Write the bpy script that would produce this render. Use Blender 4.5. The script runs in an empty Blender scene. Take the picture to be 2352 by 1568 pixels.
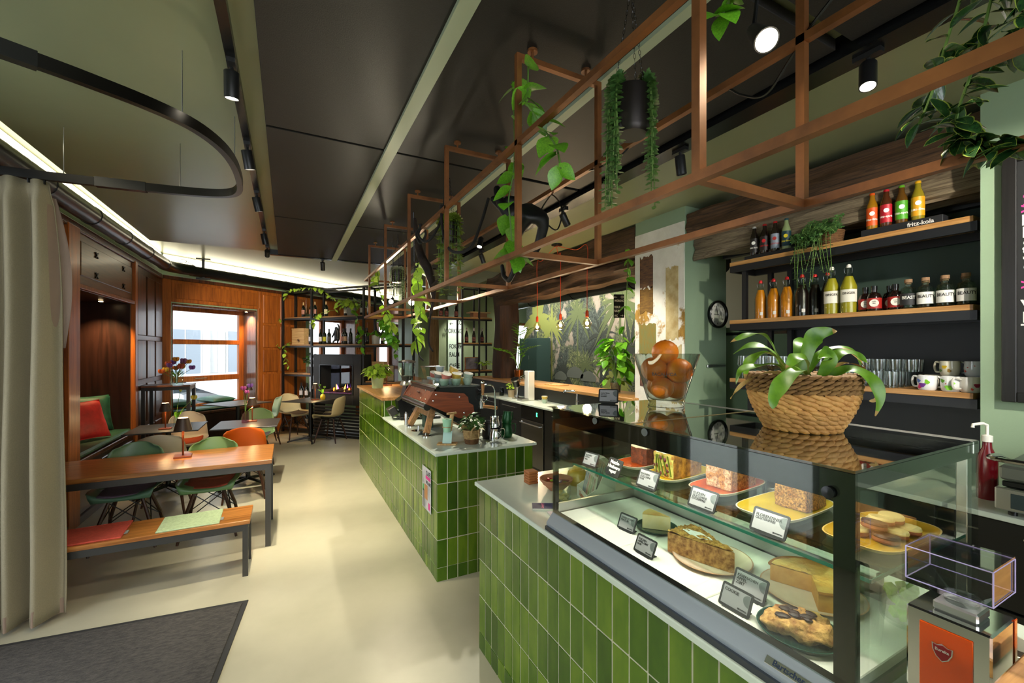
import bpy, math, random
from mathutils import Vector, Matrix, noise
random.seed(7)
PI = math.pi
SC = bpy.context.scene
COL = SC.collection
# ------------------------------------------------------------------ camera
cam = bpy.data.cameras.new('camera')
cam.sensor_width = 36.0
cam.lens = 991.0 / 2352 * 36
cam.shift_y = 20.0 / 2352
cam.clip_start = 0.02
camo = bpy.data.objects.new('camera', cam)
camo.location = (0, 0, 1.65)
camo.rotation_euler = (PI / 2, 0, -math.radians(27.5))
COL.objects.link(camo)
SC.camera = camo
# ------------------------------------------------------------------ sky, exposure
SC.view_settings.view_transform = 'Standard'
SC.view_settings.look = 'None'
SC.view_settings.gamma = 1.0
SC.view_settings.use_curve_mapping = False
SC.view_settings.exposure = 1.38
W = bpy.data.worlds.new('sky')
W.use_nodes = True
W.node_tree.nodes['Background'].inputs[0].default_value = (0.90, 0.95, 1.0, 1)
W.node_tree.nodes['Background'].inputs[1].default_value = 2.1
SC.world = W
SC.cycles.use_adaptive_sampling = True
SC.cycles.adaptive_threshold = 0.025
SC.cycles.max_bounces = 8
SC.cycles.transparent_max_bounces = 80
SC.cycles.sample_clamp_indirect = 6.0
SC.cycles.caustics_reflective = False
SC.cycles.caustics_refractive = False
WARM = (1.0, 0.89, 0.65)
NEUT = (1.0, 0.94, 0.80)

def area(name, loc, rot, sx, sy, power, col=NEUT, portal=False):
    l = bpy.data.lights.new(name, 'AREA'); l.shape = 'RECTANGLE'; l.size = sx; l.size_y = sy
    l.energy = power; l.color = col
    if portal: l.cycles.is_portal = True
    o = bpy.data.objects.new(name, l); o.location = loc; o.rotation_euler = rot
    COL.objects.link(o); return o

def spotlight(name, loc, target, power, col=NEUT, angle=70, blend=0.6, r=0.04, parent=None):
    l = bpy.data.lights.new(name, 'SPOT'); l.energy = power; l.color = col
    l.spot_size = math.radians(angle); l.spot_blend = blend; l.shadow_soft_size = r
    o = bpy.data.objects.new(name, l)
    o.location = loc
    o.rotation_euler = (Vector(target) - Vector(loc)).to_track_quat('-Z', 'Y').to_euler()
    COL.objects.link(o)
    if parent is not None: o.parent = parent
    return o

def pointlight(name, loc, power, col=WARM, r=0.03, parent=None):
    l = bpy.data.lights.new(name, 'POINT'); l.energy = power; l.color = col; l.shadow_soft_size = r
    o = bpy.data.objects.new(name, l); o.location = loc; COL.objects.link(o)
    if parent is not None: o.parent = parent
    return o

# directions of the slanted window wall (51 degrees off the counter axis)
AL = math.radians(51)
E1 = Vector((math.sin(AL), math.cos(AL), 0)); E2 = Vector((math.cos(AL), -math.sin(AL), 0))
CN = Vector((-1.79, 8.70, 0)); S0 = Vector((-0.08, 9.95, 0))
def ww(t, off, z): return CN + E1 * t + E2 * off + Vector((0, 0, z))       # off > 0 into the room
def dv(t, dep, z): return S0 + E2 * t + E1 * dep + Vector((0, 0, z))       # on the shelf divider
RZ = -AL                                                                     # local x along E2

# daylight openings guide the sky light
_c = ww(0.9, -0.75, 1.5)
area('window_daylight', _c, (PI / 2, 0, PI / 2 - AL + PI / 2), 1.6, 2.0, 1, portal=True)

# ------------------------------------------------------------------ mesh helper
def lin(h):
    h = h.lstrip('#'); c = [int(h[i:i + 2], 16) / 255 for i in (0, 2, 4)]
    return tuple((x / 12.92 if x <= .04045 else ((x + .055) / 1.055) ** 2.4) for x in c) + (1.0,)

def frm(right, up, org):
    r = Vector(right).normalized(); u = Vector(up).normalized(); n = r.cross(u)
    M = Matrix((r, u, n)).transposed().to_4x4(); M.translation = Vector(org); return M

def TR(loc, rz=0, rx=0, ry=0, s=1):
    return Matrix.Translation(loc) @ Matrix.Rotation(rz, 4, 'Z') @ Matrix.Rotation(ry, 4, 'Y') @ Matrix.Rotation(rx, 4, 'X') @ Matrix.Scale(s, 4)

class MB:
    def __init__(s): s.v = []; s.f = []; s.mi = []; s.cur = 0
    def add(s, vs, fs, M=None):
        b = len(s.v)
        s.v += [tuple(M @ Vector(p)) if M is not None else tuple(p) for p in vs]
        s.f += [tuple(b + i for i in q) for q in fs]; s.mi += [s.cur] * len(fs); return s
    def box(s, x0, x1, y0, y1, z0, z1, M=None):
        v = [(x, y, z) for z in (z0, z1) for y in (y0, y1) for x in (x0, x1)]
        return s.add(v, [(0, 2, 3, 1), (4, 5, 7, 6), (0, 1, 5, 4), (2, 6, 7, 3), (0, 4, 6, 2), (1, 3, 7, 5)], M)
    def cbox(s, x0, x1, y0, y1, z0, z1, b, M=None):          # chamfered box
        cs = [(x, y, z) for z in (0, 1) for y in (0, 1) for x in (0, 1)]
        lo = (x0, y0, z0); hi = (x1, y1, z1); v = []
        for c in cs:
            for a in range(3):
                p = []
                for k in range(3):
                    e = hi[k] if c[k] else lo[k]
                    if k != a: e += -b if c[k] else b
                    p.append(e)
                v.append(tuple(p))
        I = lambda x, y, z, a: (x + 2 * y + 4 * z) * 3 + a
        F = []
        for a in range(3):
            o = [k for k in range(3) if k != a]
            for e in (0, 1):
                q = []
                for (i, j) in ((0, 0), (1, 0), (1, 1), (0, 1)):
                    c = [0, 0, 0]; c[a] = e; c[o[0]] = i; c[o[1]] = j; q.append(I(*c, a))
                if (e == 1) == (a == 1): q.reverse()
                F.append(tuple(q))
        for a in range(3):                                    # edges along a
            o = [k for k in range(3) if k != a]
            for i in (0, 1):
                for j in (0, 1):
                    c0 = [0, 0, 0]; c0[o[0]] = i; c0[o[1]] = j; c1 = list(c0); c1[a] = 1
                    q = [I(*c0, o[0]), I(*c1, o[0]), I(*c1, o[1]), I(*c0, o[1])]
                    if (i ^ j) ^ (a == 1): q.reverse()
                    F.append(tuple(q))
        for c in cs:
            q = [I(*c, 0), I(*c, 1), I(*c, 2)]
            if (c[0] + c[1] + c[2]) % 2 == 0: q.reverse()
            F.append(tuple(q))
        return s.add(v, F, M)
    def bar(s, p0, p1, w, h=None, up=(0, 0, 1), M=None):
        p0 = Vector(p0); p1 = Vector(p1); h = w if h is None else h
        d = (p1 - p0).normalized(); u = Vector(up)
        if abs(d.dot(u)) > .98: u = Vector((0, 1, 0))
        r = d.cross(u).normalized(); u = r.cross(d).normalized()
        v = []
        for p in (p0, p1):
            for (a, b) in ((-1, -1), (1, -1), (1, 1), (-1, 1)): v.append(p + r * (a * w / 2) + u * (b * h / 2))
        return s.add(v, [(0, 1, 2, 3), (7, 6, 5, 4), (0, 4, 5, 1), (1, 5, 6, 2), (2, 6, 7, 3), (3, 7, 4, 0)], M)
    def tube(s, pts, r, n=8, cap=True, M=None, closed=False):
        pts = [Vector(p) for p in pts]; m = len(pts)
        rs = r if isinstance(r, (list, tuple)) else [r] * m
        v = []; u = None
        for i, p in enumerate(pts):
            if closed: d = pts[(i + 1) % m] - pts[i - 1]
            else: d = pts[min(i + 1, m - 1)] - pts[max(i - 1, 0)]
            d.normalize()
            if u is None:
                u = d.orthogonal().normalized()
            else:
                u = (u - d * u.dot(d)); u = u.normalized() if u.length > 1e-6 else d.orthogonal().normalized()
            w = d.cross(u)
            for k in range(n):
                a = 2 * PI * k / n; v.append(p + u * (math.cos(a) * rs[i]) + w * (math.sin(a) * rs[i]))
        F = []
        for i in range(m if closed else m - 1):
            j = (i + 1) % m
            for k in range(n): F.append((i * n + k, i * n + (k + 1) % n, j * n + (k + 1) % n, j * n + k))
        if cap and not closed: F += [tuple(reversed(range(n))), tuple(range((m - 1) * n, m * n))]
        return s.add(v, F, M)
    def lathe(s, prof, n=24, M=None, a0=0.0, a1=2 * PI, squash=1.0):
        full = abs(a1 - a0 - 2 * PI) < 1e-6; k = n if full else n + 1; v = []
        for (r, z) in prof:
            for i in range(k):
                a = a0 + (a1 - a0) * i / n; v.append((r * math.cos(a), r * math.sin(a) * squash, z))
        F = []
        for j in range(len(prof) - 1):
            for i in range(n):
                i2 = (i + 1) % k
                F.append((j * k + i, j * k + i2, (j + 1) * k + i2, (j + 1) * k + i))
        return s.add(v, F, M)
    def prism(s, poly, z0, z1, M=None):
        n = len(poly)
        if sum(poly[i][0] * poly[(i + 1) % n][1] - poly[(i + 1) % n][0] * poly[i][1] for i in range(n)) < 0: poly = poly[::-1]
        v = [(x, y, z0) for x, y in poly] + [(x, y, z1) for x, y in poly]
        F = [tuple(reversed(range(n))), tuple(range(n, 2 * n))]
        for i in range(n): F.append((i, (i + 1) % n, n + (i + 1) % n, n + i))
        return s.add(v, F, M)
    def ball(s, c, r, n=12, m=8, sc=(1, 1, 1), M=None, jit=0.0, seed=0):
        v = []; F = []
        for j in range(m + 1):
            t = PI * j / m
            for i in range(n):
                a = 2 * PI * i / n
                p = Vector((math.sin(t) * math.cos(a), math.sin(t) * math.sin(a), math.cos(t)))
                q = 1 + (jit * noise.noise(p * 2.3 + Vector((seed, seed * 1.7, 0))) if jit else 0)
                v.append((c[0] + p.x * r * sc[0] * q, c[1] + p.y * r * sc[1] * q, c[2] + p.z * r * sc[2] * q))
        for j in range(m):
            for i in range(n): F.append((j * n + i, (j + 1) * n + i, (j + 1) * n + (i + 1) % n, j * n + (i + 1) % n))
        return s.add(v, F, M)
    def grid(s, fn, nu, nv, M=None, closed_u=False):
        v = [fn(i / nu, j / nv) for j in range(nv + 1) for i in range(nu + (0 if closed_u else 1))]
        k = nu if closed_u else nu + 1
        F = [(j * k + i, j * k + (i + 1) % k, (j + 1) * k + (i + 1) % k, (j + 1) * k + i) for j in range(nv) for i in range(nu)]
        return s.add(v, F, M)
    def mesh(s, name, mats, ang=38):
        me = bpy.data.meshes.new(name)
        me.from_pydata(s.v, [], s.f)
        mats = mats if isinstance(mats, (list, tuple)) else [mats]
        for m in mats: me.materials.append(m)
        if len(mats) > 1: me.polygons.foreach_set('material_index', s.mi)
        me.update()
        if ang:
            me.shade_smooth()
            try: me.set_sharp_from_angle(angle=math.radians(ang))
            except Exception: pass
        return me
    def build(s, name, mats, parent=None, loc=None, rz=0, ang=38):
        return ob(name, s.mesh(name, mats, ang), parent, loc, rz)

def ob(name, me, parent=None, loc=None, rz=0, M=None):
    o = bpy.data.objects.new(name, me); COL.objects.link(o)
    if M is not None: o.matrix_basis = M
    else:
        if loc is not None: o.location = loc
        if rz: o.rotation_euler = (0, 0, rz)
    if parent is not None: o.parent = parent
    return o

def tag(o, label, cat, group=None):
    o['label'] = label; o['category'] = cat
    if group: o['group'] = group
    return o
def thing(name, label, cat, loc=(0, 0, 0), rz=0, group=None, M=None):
    o = bpy.data.objects.new(name, None); o.empty_display_size = .05; COL.objects.link(o)
    if M is not None: o.matrix_basis = M
    else: o.location = loc; o.rotation_euler = (0, 0, rz)
    return tag(o, label, cat, group)
def struct(o): o['kind'] = 'structure'; return o
def stuff(o): o['kind'] = 'stuff'; return o
KIDS = {}
def dup(root, loc, rz, label=None, group=None, swap=None, M=None):
    """a copy of a thing with copies of its parts and sub-parts; swap = {old material: new material}"""
    def cp(o, par):
        c = o.copy(); COL.objects.link(c)
        if par is not None: c.parent = par
        if swap and o.type == 'MESH':
            ms = [m for m in o.data.materials]
            if any(m in swap for m in ms):
                for i, m in enumerate(ms):
                    if m in swap:
                        c.material_slots[i].link = 'OBJECT'; c.material_slots[i].material = swap[m]
        for k in list(o.children): cp(k, c)
        return c
    r = cp(root, None)
    if M is not None: r.matrix_basis = M
    else: r.location = loc; r.rotation_euler = (0, 0, rz)
    if label: r['label'] = label
    if group: r['group'] = group
    return r

_txt = {}
def text(name, s, size, m, parent, M, align='CENTER', depth=0.0006, sx=1.0):
    key = (s, size, align, depth, m.name)
    if key not in _txt:
        c = bpy.data.curves.new('lettering', 'FONT'); c.body = s; c.size = size; c.align_x = align; c.align_y = 'CENTER'
        c.extrude = depth; c.resolution_u = 3; c.offset = size * .016
        t = bpy.data.objects.new('lettering', c)
        me = bpy.data.meshes.new_from_object(t); me.materials.clear(); me.materials.append(m)
        bpy.data.objects.remove(t); bpy.data.curves.remove(c); _txt[key] = me
    return ob(name, _txt[key], parent, M=M @ Matrix.Scale(sx, 4, (1, 0, 0)))

# ------------------------------------------------------------------ materials
def nodes(name):
    m = bpy.data.materials.new(name); m.use_nodes = True
    nt = m.node_tree; b = nt.nodes['Principled BSDF']; return m, nt, b
def setp(b, **k):
    for a, v in k.items(): b.inputs[a].default_value = v
_M = {}
def mat(name, hx, rough=.5, metal=0.0, var=0.0, vs=8.0, bump=0.0, bs=60.0, hx2=None, stretch=None, emit=0.0, ehx=None, spec=.5, coat=0.0, rnd=0.0, trans=0.0):
    if name in _M: return _M[name]
    m, nt, b = nodes(name); c = lin(hx)
    setp(b, **{'Base Color': c, 'Roughness': rough, 'Metallic': metal, 'Specular IOR Level': spec, 'Coat Weight': coat})
    if emit: setp(b, **{'Emission Color': lin(ehx or hx), 'Emission Strength': emit})
    if trans: setp(b, **{'Transmission Weight': trans})
    N = nt.nodes; L = nt.links
    if var or hx2 or bump:
        tc = N.new('ShaderNodeTexCoord'); mp = N.new('ShaderNodeMapping'); L.new(tc.outputs['Object'], mp.inputs[0])
        if stretch: mp.inputs['Scale'].default_value = stretch
    if var or hx2:
        nz = N.new('ShaderNodeTexNoise'); nz.inputs['Scale'].default_value = vs; nz.inputs['Detail'].default_value = 5
        nz.inputs['Roughness'].default_value = .6
        L.new(mp.outputs[0], nz.inputs['Vector'])
        rp = N.new('ShaderNodeValToRGB'); rp.color_ramp.elements[0].position = .32; rp.color_ramp.elements[1].position = .68
        d = lin(hx2) if hx2 else tuple(min(1, x * (1 + var)) for x in c[:3]) + (1,)
        e = c if hx2 else tuple(x * (1 - var) for x in c[:3]) + (1,)
        rp.color_ramp.elements[0].color = e; rp.color_ramp.elements[1].color = d
        L.new(nz.outputs[0], rp.inputs[0]); out = rp.outputs[0]
        if rnd:
            oi = N.new('ShaderNodeObjectInfo'); hs = N.new('ShaderNodeHueSaturation'); mr = N.new('ShaderNodeMapRange')
            mr.inputs['To Min'].default_value = 1 - rnd; mr.inputs['To Max'].default_value = 1 + rnd
            L.new(oi.outputs['Random'], mr.inputs['Value']); L.new(mr.outputs[0], hs.inputs['Value']); L.new(out, hs.inputs['Color']); out = hs.outputs[0]
        L.new(out, b.inputs['Base Color'])
    if bump:
        n2 = N.new('ShaderNodeTexNoise'); n2.inputs['Scale'].default_value = bs; n2.inputs['Detail'].default_value = 3
        L.new(mp.outputs[0], n2.inputs['Vector'])
        bp = N.new('ShaderNodeBump'); bp.inputs['Strength'].default_value = bump; bp.inputs['Distance'].default_value = .01
        L.new(n2.outputs[0], bp.inputs['Height']); L.new(bp.outputs[0], b.inputs['Normal'])
    _M[name] = m; return m

def wood(name, a, b2, rough=.35, axis=0, sc=1.0, coat=0.0, ring=9.0, rnd=0.12):
    if name in _M: return _M[name]
    m, nt, b = nodes(name); N = nt.nodes; L = nt.links
    tc = N.new('ShaderNodeTexCoord'); mp = N.new('ShaderNodeMapping'); L.new(tc.outputs['Object'], mp.inputs[0])
    s = [ring * sc] * 3; s[axis] = .55 * sc; mp.inputs['Scale'].default_value = s
    oi = N.new('ShaderNodeObjectInfo'); vm = N.new('ShaderNodeVectorMath'); vm.operation = 'SCALE'; vm.inputs[3].default_value = 9
    cx = N.new('ShaderNodeCombineXYZ')
    for k in range(3): L.new(oi.outputs['Random'], cx.inputs[k])
    L.new(cx.outputs[0], vm.inputs[0]); L.new(vm.outputs[0], mp.inputs['Location'])
    nz = N.new('ShaderNodeTexNoise'); nz.inputs['Scale'].default_value = 2.2; nz.inputs['Detail'].default_value = 8; nz.inputs['Distortion'].default_value = 1.2
    nz.inputs['Roughness'].default_value = .62
    L.new(mp.outputs[0], nz.inputs['Vector'])
    rp = N.new('ShaderNodeValToRGB'); e = rp.color_ramp.elements
    e[0].position = .34; e[0].color = lin(a); e[1].position = .64; e[1].color = lin(b2)
    L.new(nz.outputs[0], rp.inputs[0])
    hs = N.new('ShaderNodeHueSaturation'); mr = N.new('ShaderNodeMapRange')
    mr.inputs['To Min'].default_value = 1 - rnd; mr.inputs['To Max'].default_value = 1 + rnd
    L.new(oi.outputs['Random'], mr.inputs['Value']); L.new(mr.outputs[0], hs.inputs['Value']); L.new(rp.outputs[0], hs.inputs['Color'])
    L.new(hs.outputs[0], b.inputs['Base Color'])
    bp = N.new('ShaderNodeBump'); bp.inputs['Strength'].default_value = .12; bp.inputs['Distance'].default_value = .004
    L.new(nz.outputs[0], bp.inputs['Height']); L.new(bp.outputs[0], b.inputs['Normal'])
    setp(b, Roughness=rough, **{'Coat Weight': coat, 'Coat Roughness': .15}); _M[name] = m; return m

def clear(name, tint='#ffffff', rough=0.02, refl=1.0, dens=0.0, dcol='#203020'):
    """thin clear glass: transparent with a Fresnel reflection, optionally a tinted film"""
    if name in _M: return _M[name]
    m, nt, b = nodes(name); N = nt.nodes; L = nt.links; N.remove(b)
    out = [n for n in N if n.type == 'OUTPUT_MATERIAL'][0]
    tr = N.new('ShaderNodeBsdfTransparent'); tr.inputs[0].default_value = lin(tint)
    gl = N.new('ShaderNodeBsdfGlossy'); gl.inputs['Roughness'].default_value = rough
    fr = N.new('ShaderNodeFresnel'); ge = N.new('ShaderNodeNewGeometry'); io = N.new('ShaderNodeMapRange')
    io.inputs['To Min'].default_value = 1.5; io.inputs['To Max'].default_value = 1 / 1.5   # same reflectance from either side of a pane
    L.new(ge.outputs['Backfacing'], io.inputs['Value']); L.new(io.outputs[0], fr.inputs['IOR'])
    ml = N.new('ShaderNodeMath'); ml.operation = 'MULTIPLY'; ml.inputs[1].default_value = refl; ml.use_clamp = True
    L.new(fr.outputs[0], ml.inputs[0])
    mx = N.new('ShaderNodeMixShader'); L.new(ml.outputs[0], mx.inputs[0]); L.new(tr.outputs[0], mx.inputs[1]); L.new(gl.outputs[0], mx.inputs[2])
    last = mx
    if dens:
        df = N.new('ShaderNodeBsdfDiffuse'); df.inputs[0].default_value = lin(dcol)
        m2 = N.new('ShaderNodeMixShader'); m2.inputs[0].default_value = dens
        L.new(mx.outputs[0], m2.inputs[1]); L.new(df.outputs[0], m2.inputs[2]); last = m2
    L.new(last.outputs[0], out.inputs[0]); _M[name] = m; return m

def glow(name, hx, st):
    if name in _M: return _M[name]
    m, nt, b = nodes(name)
    setp(b, **{'Base Color': (0.02, 0.02, 0.02, 1), 'Emission Color': lin(hx), 'Emission Strength': st}); _M[name] = m; return m

ORD = ('first', 'second', 'third', 'fourth', 'fifth', 'sixth', 'seventh', 'eighth')
SAGE = mat('sage_paint', '#8fa588', .6, var=.05, vs=3, bump=.05, bs=90)
SAGED = mat('dark_green_paint', '#37493f', .6, var=.06, vs=3)
CEIL = mat('ceiling_paint', '#83896c', .30, var=.03, vs=2)
BLACKP = mat('black_acoustic_panel', '#282625', .5, var=.12, vs=160, bump=.12, bs=260, spec=.2)
BLACK = mat('black_metal', '#131416', .42, bump=.03, bs=200)
BLACKS = mat('black_satin', '#0c0d0e', .25)
DKGREY = mat('dark_grey', '#33363a', .5)
STEEL = mat('brushed_steel', '#b9bab8', .28, 1.0)
CHROME = mat('chrome', '#d8d9da', .07, 1.0)
COPPER = mat('copper_bar', '#a2673a', .38, .5, hx2='#6c4428', vs=5)
WHITE = mat('white_ceramic', '#eeebe2', .18, coat=.4)
FLOORM = mat('screed_floor', '#b8b39d', .33, hx2='#a8a38d', vs=1.3, bump=.015, bs=14)
TOPW = mat('pale_worktop', '#cdd8cc', .22, var=.02, vs=20)
OAK = wood('oak_edge', '#9a6a34', '#c8965a', .4, 1, 1.4)
OAKX = wood('oak_edge_x', '#9a6a34', '#c8965a', .4, 0, 1.4)
WALNUT = wood('table_wood', '#7d4a1e', '#b87a3c', .3, 0, 1.2, coat=.25)
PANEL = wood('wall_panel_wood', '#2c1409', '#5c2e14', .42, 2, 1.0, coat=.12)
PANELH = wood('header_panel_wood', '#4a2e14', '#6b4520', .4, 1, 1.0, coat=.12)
PANELL = wood('lit_panel_wood', '#7a3c10', '#ab5e1e', .42, 2, 1.0, coat=.12)  # panel wood with the light on it put into a brighter, warmer colour
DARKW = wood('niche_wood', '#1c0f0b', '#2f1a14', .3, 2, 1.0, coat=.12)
BEAMW = wood('old_beam_wood', '#22160d', '#5a3f27', .75, 1, 2.0, ring=14)
POSTW = wood('old_post_wood', '#22120a', '#4a2b18', .7, 2, 2.0, ring=12)
LOGW = wood('log_wood', '#5a4226', '#94744a', .8, 2, 2.5, ring=16)
BRANCH = mat('vine_branch', '#3a2c22', .8, hx2='#1e1713', vs=14, bump=.4, bs=40)
GLASS = clear('clear_glass', '#f6fbf8')
GLASSD = clear('smoky_cabinet_glass', '#f2f6f0', refl=1.2)
WINGL = clear('window_glass', '#fbfdff')
LEAFM = mat('fresh_leaf', '#4f8f1c', .35, hx2='#79b82c', vs=14, rnd=.3)
LEAFL = mat('lime_leaf', '#8fbf2a', .4, hx2='#c3dc58', vs=10, rnd=.25)
LEAFD = mat('dark_leaf', '#22401a', .3, hx2='#3c6a28', vs=12, rnd=.3)
LEAFE = mat('eucalyptus_leaf', '#3f6a34', .45, hx2='#6b9a52', vs=30, rnd=.25)
LEAFG = mat('grey_leaf', '#9c9c84', .6, hx2='#c8c6b0', vs=30)
STEMM = mat('green_stem', '#5b7a34', .6)
SOIL = mat('soil', '#2a1f17', .9, bump=.5, bs=80)
CREAMP = mat('cream_plastic', '#cdbf9a', .4)
# ================================================================== ROOM SHELL
ENDT = 6.2
pe = CN + E1 * ENDT
OUT = [(-1.79, -2.5), (6.1, -2.5), (6.1, 10.5), (7.5, 10.5), (7.5, 12.2), (pe.x, 12.2), (pe.x - .02, pe.y), (-1.79, 8.7)]
floor = struct(MB().prism(OUT, -.12, 0).build('floor', FLOORM))
cl = MB(); cl.box(-1.50, 7.55, -2.6, 6.75, 3.0, 3.36); cl.box(-1.95, -1.50, -2.6, 6.75, 3.2, 3.36); cl.box(3.42, 7.55, 6.75, 12.3, 3.0, 3.34)      # lower part
cl.prism([(-1.95, 6.75), (3.42, 6.75), (3.42, 12.9), (pe.x, pe.y + .3), (-1.95, 8.75)], 3.2, 3.36)        # the part by the windows lies higher
ceiling = struct(cl.build('ceiling', CEIL))
# --- black acoustic panels below the ceiling
JY = [-2.45, -.9, .97, 2.84, 4.72, 6.58]
for k, (x0, x1) in enumerate(((-.11, .555), (.63, 1.31), (1.365, 2.085))):
    for i in range(5):
        g = .03 if (k == 2 and i in (1, 2)) else .011
        MB().cbox(x0, x1, JY[i] + g, JY[i + 1] - g, 2.935, 2.985, .002).build('ceiling_panel', BLACKP, ceiling)
    for i in range(1, 5):
        if not (k == 2 and i == 2):
            MB().box(x0 + .004, x1 - .004, JY[i] - .02, JY[i] + .02, 2.955, 2.999).build('joint_strip', BLACK, ceiling)
CEILLIT = mat('ceiling_paint_lit', '#a3ad92', .5)  # added strips stand for recessed ceiling gaps, their light put into paler green
MB().box(.553, .622, -2.45, 6.58, 2.915, 2.999).build('ceiling_gap_strip', CEILLIT, ceiling); MB().box(1.308, 1.358, -2.45, 6.58, 2.915, 2.999).build('ceiling_gap_strip', CEILLIT, ceiling)
MB().box(2.105, 2.235, -2.4, 6.70, 2.90, 2.999).build('ceiling_beam', BLACKS, ceiling)
class Walls(MB):
    """every block added becomes a wall piece of its own"""
    def pieces(s, name, m):
        os_ = []
        for k in range(0, len(s.v), 8):
            b = MB(); b.v = s.v[k:k + 8]; b.f = [tuple(i - k for i in f) for f in s.f if k <= f[0] < k + 8]; b.mi = [0] * len(b.f)
            os_.append(struct(b.build(name, m)))
        return os_[0]
# --- left wall with window-seat niche
w = Walls()
w.box(-1.95, -1.79, -2.5, 1.9, 0, 3.2); w.box(-1.95, -1.79, 3.3, 5.49, 0, 3.2); w.box(-1.95, -1.79, 1.9, 3.3, 2.85, 3.2); w.box(-1.95, -1.79, 7.19, 8.85, 0, 3.2)
w.box(-1.95, -1.79, 5.49, 7.19, 0, .56); w.box(-1.95, -1.79, 5.49, 7.19, 2.27, 3.2)
w.box(-2.55, -2.45, 5.3, 7.4, 0, 3.0); w.box(-2.45, -1.95, 5.33, 5.45, 0, 3.0); w.box(-2.45, -1.95, 7.23, 7.35, 0, 3.0)
w.box(-2.45, -1.95, 5.45, 7.23, 0, .56); w.box(-2.45, -1.95, 5.45, 7.23, 2.31, 3.0)
wl = w.pieces('wall_left', SAGE)
def wbox(x0, x1, y0, y1, z0, z1, name='panel', m=PANEL, par=None, b=.006):
    return MB().cbox(x0, x1, y0, y1, z0, z1, b).build(name, m, par if par is not None else wl)
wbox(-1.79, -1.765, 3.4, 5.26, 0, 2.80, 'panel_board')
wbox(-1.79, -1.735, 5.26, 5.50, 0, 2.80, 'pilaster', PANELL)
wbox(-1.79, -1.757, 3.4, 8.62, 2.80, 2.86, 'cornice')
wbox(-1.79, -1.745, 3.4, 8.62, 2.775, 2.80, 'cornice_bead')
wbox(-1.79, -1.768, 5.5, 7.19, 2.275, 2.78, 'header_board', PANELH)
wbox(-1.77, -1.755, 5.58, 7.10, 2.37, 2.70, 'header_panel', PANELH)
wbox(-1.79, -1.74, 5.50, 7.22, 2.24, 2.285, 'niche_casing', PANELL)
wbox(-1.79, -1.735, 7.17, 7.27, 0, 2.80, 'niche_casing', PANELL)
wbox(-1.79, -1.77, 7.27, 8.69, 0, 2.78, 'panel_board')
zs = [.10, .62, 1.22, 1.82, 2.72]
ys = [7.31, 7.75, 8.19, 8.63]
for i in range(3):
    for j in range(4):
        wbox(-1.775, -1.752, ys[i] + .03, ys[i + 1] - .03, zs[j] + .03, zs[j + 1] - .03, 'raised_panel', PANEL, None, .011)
for y, z in ((5.95, 2.63), (5.95, 2.42), (6.78, 2.63), (6.78, 2.42)):           # small cross ornaments
    m = MB(); m.bar((-1.75, y - .03, z - .025), (-1.75, y + .03, z + .025), .012); m.bar((-1.75, y - .03, z + .025), (-1.75, y + .03, z - .025), .012)
    m.build('cross_ornament', BLACK, wl)
# glazed entrance door behind the curtain
dr = struct(bpy.data.objects.new('door_1', None)); COL.objects.link(dr)
for y0, y1, z0, z1 in ((1.9, 1.98, 0, 2.85), (3.22, 3.3, 0, 2.85), (1.98, 3.22, 2.77, 2.85), (1.98, 3.22, 2.10, 2.18), (1.98, 3.22, 0, .12), (2.56, 2.64, .12, 2.10)): MB().cbox(-1.90, -1.84, y0, y1, z0, z1, .004).build('door_frame', BLACK, dr)
for y0, y1, z0, z1 in ((1.98, 2.56, .12, 2.10), (2.64, 3.22, .12, 2.10), (1.98, 3.22, 2.18, 2.77)): MB().box(-1.873, -1.867, y0, y1, z0, z1).build('pane', WINGL, dr)
MB().tube([(-1.82, 2.60, .95), (-1.82, 2.60, 1.25)], .012, 8).build('door_handle', STEEL, dr)
area('door_daylight', (-1.93, 2.6, 1.45), (PI / 2, 0, -PI / 2), 1.3, 2.7, 1, portal=True)
# niche lining
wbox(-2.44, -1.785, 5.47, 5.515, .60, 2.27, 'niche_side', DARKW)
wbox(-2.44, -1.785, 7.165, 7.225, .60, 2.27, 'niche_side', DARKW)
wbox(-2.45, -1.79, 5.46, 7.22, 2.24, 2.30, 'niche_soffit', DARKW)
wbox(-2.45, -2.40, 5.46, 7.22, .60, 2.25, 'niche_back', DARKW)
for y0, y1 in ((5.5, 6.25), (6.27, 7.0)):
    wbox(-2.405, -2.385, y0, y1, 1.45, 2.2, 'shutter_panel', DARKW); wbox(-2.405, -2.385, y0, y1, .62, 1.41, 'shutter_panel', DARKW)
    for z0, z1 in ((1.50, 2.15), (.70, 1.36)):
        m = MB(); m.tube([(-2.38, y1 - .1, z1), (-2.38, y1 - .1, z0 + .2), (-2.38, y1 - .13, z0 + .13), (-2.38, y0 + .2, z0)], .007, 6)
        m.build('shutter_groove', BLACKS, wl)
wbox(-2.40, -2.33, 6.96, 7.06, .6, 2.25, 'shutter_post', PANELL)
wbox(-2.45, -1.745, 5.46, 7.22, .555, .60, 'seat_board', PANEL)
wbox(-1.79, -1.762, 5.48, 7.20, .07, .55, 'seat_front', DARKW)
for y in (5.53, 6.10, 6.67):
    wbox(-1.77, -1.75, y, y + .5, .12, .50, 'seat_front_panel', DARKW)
struct(MB().box(-1.79, -1.74, 3.4, 8.68, 0, .07).build('baseboard_left', DARKW))
dl = thing('downlight', 'small round downlight under the dark left niche soffit', 'downlight', (-1.98, 6.85, 2.24))
MB().lathe([(0.0, 0), (.035, 0), (.035, -.006), (.026, -.008), (0, -.008)], 16).build('bezel', CHROME, dl)
MB().lathe([(0.0, -.009), (.022, -.009), (.022, -.0095), (0, -.0095)], 16).build('lens', glow('downlight_lens', '#ffd9a0', 12), dl)
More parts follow.
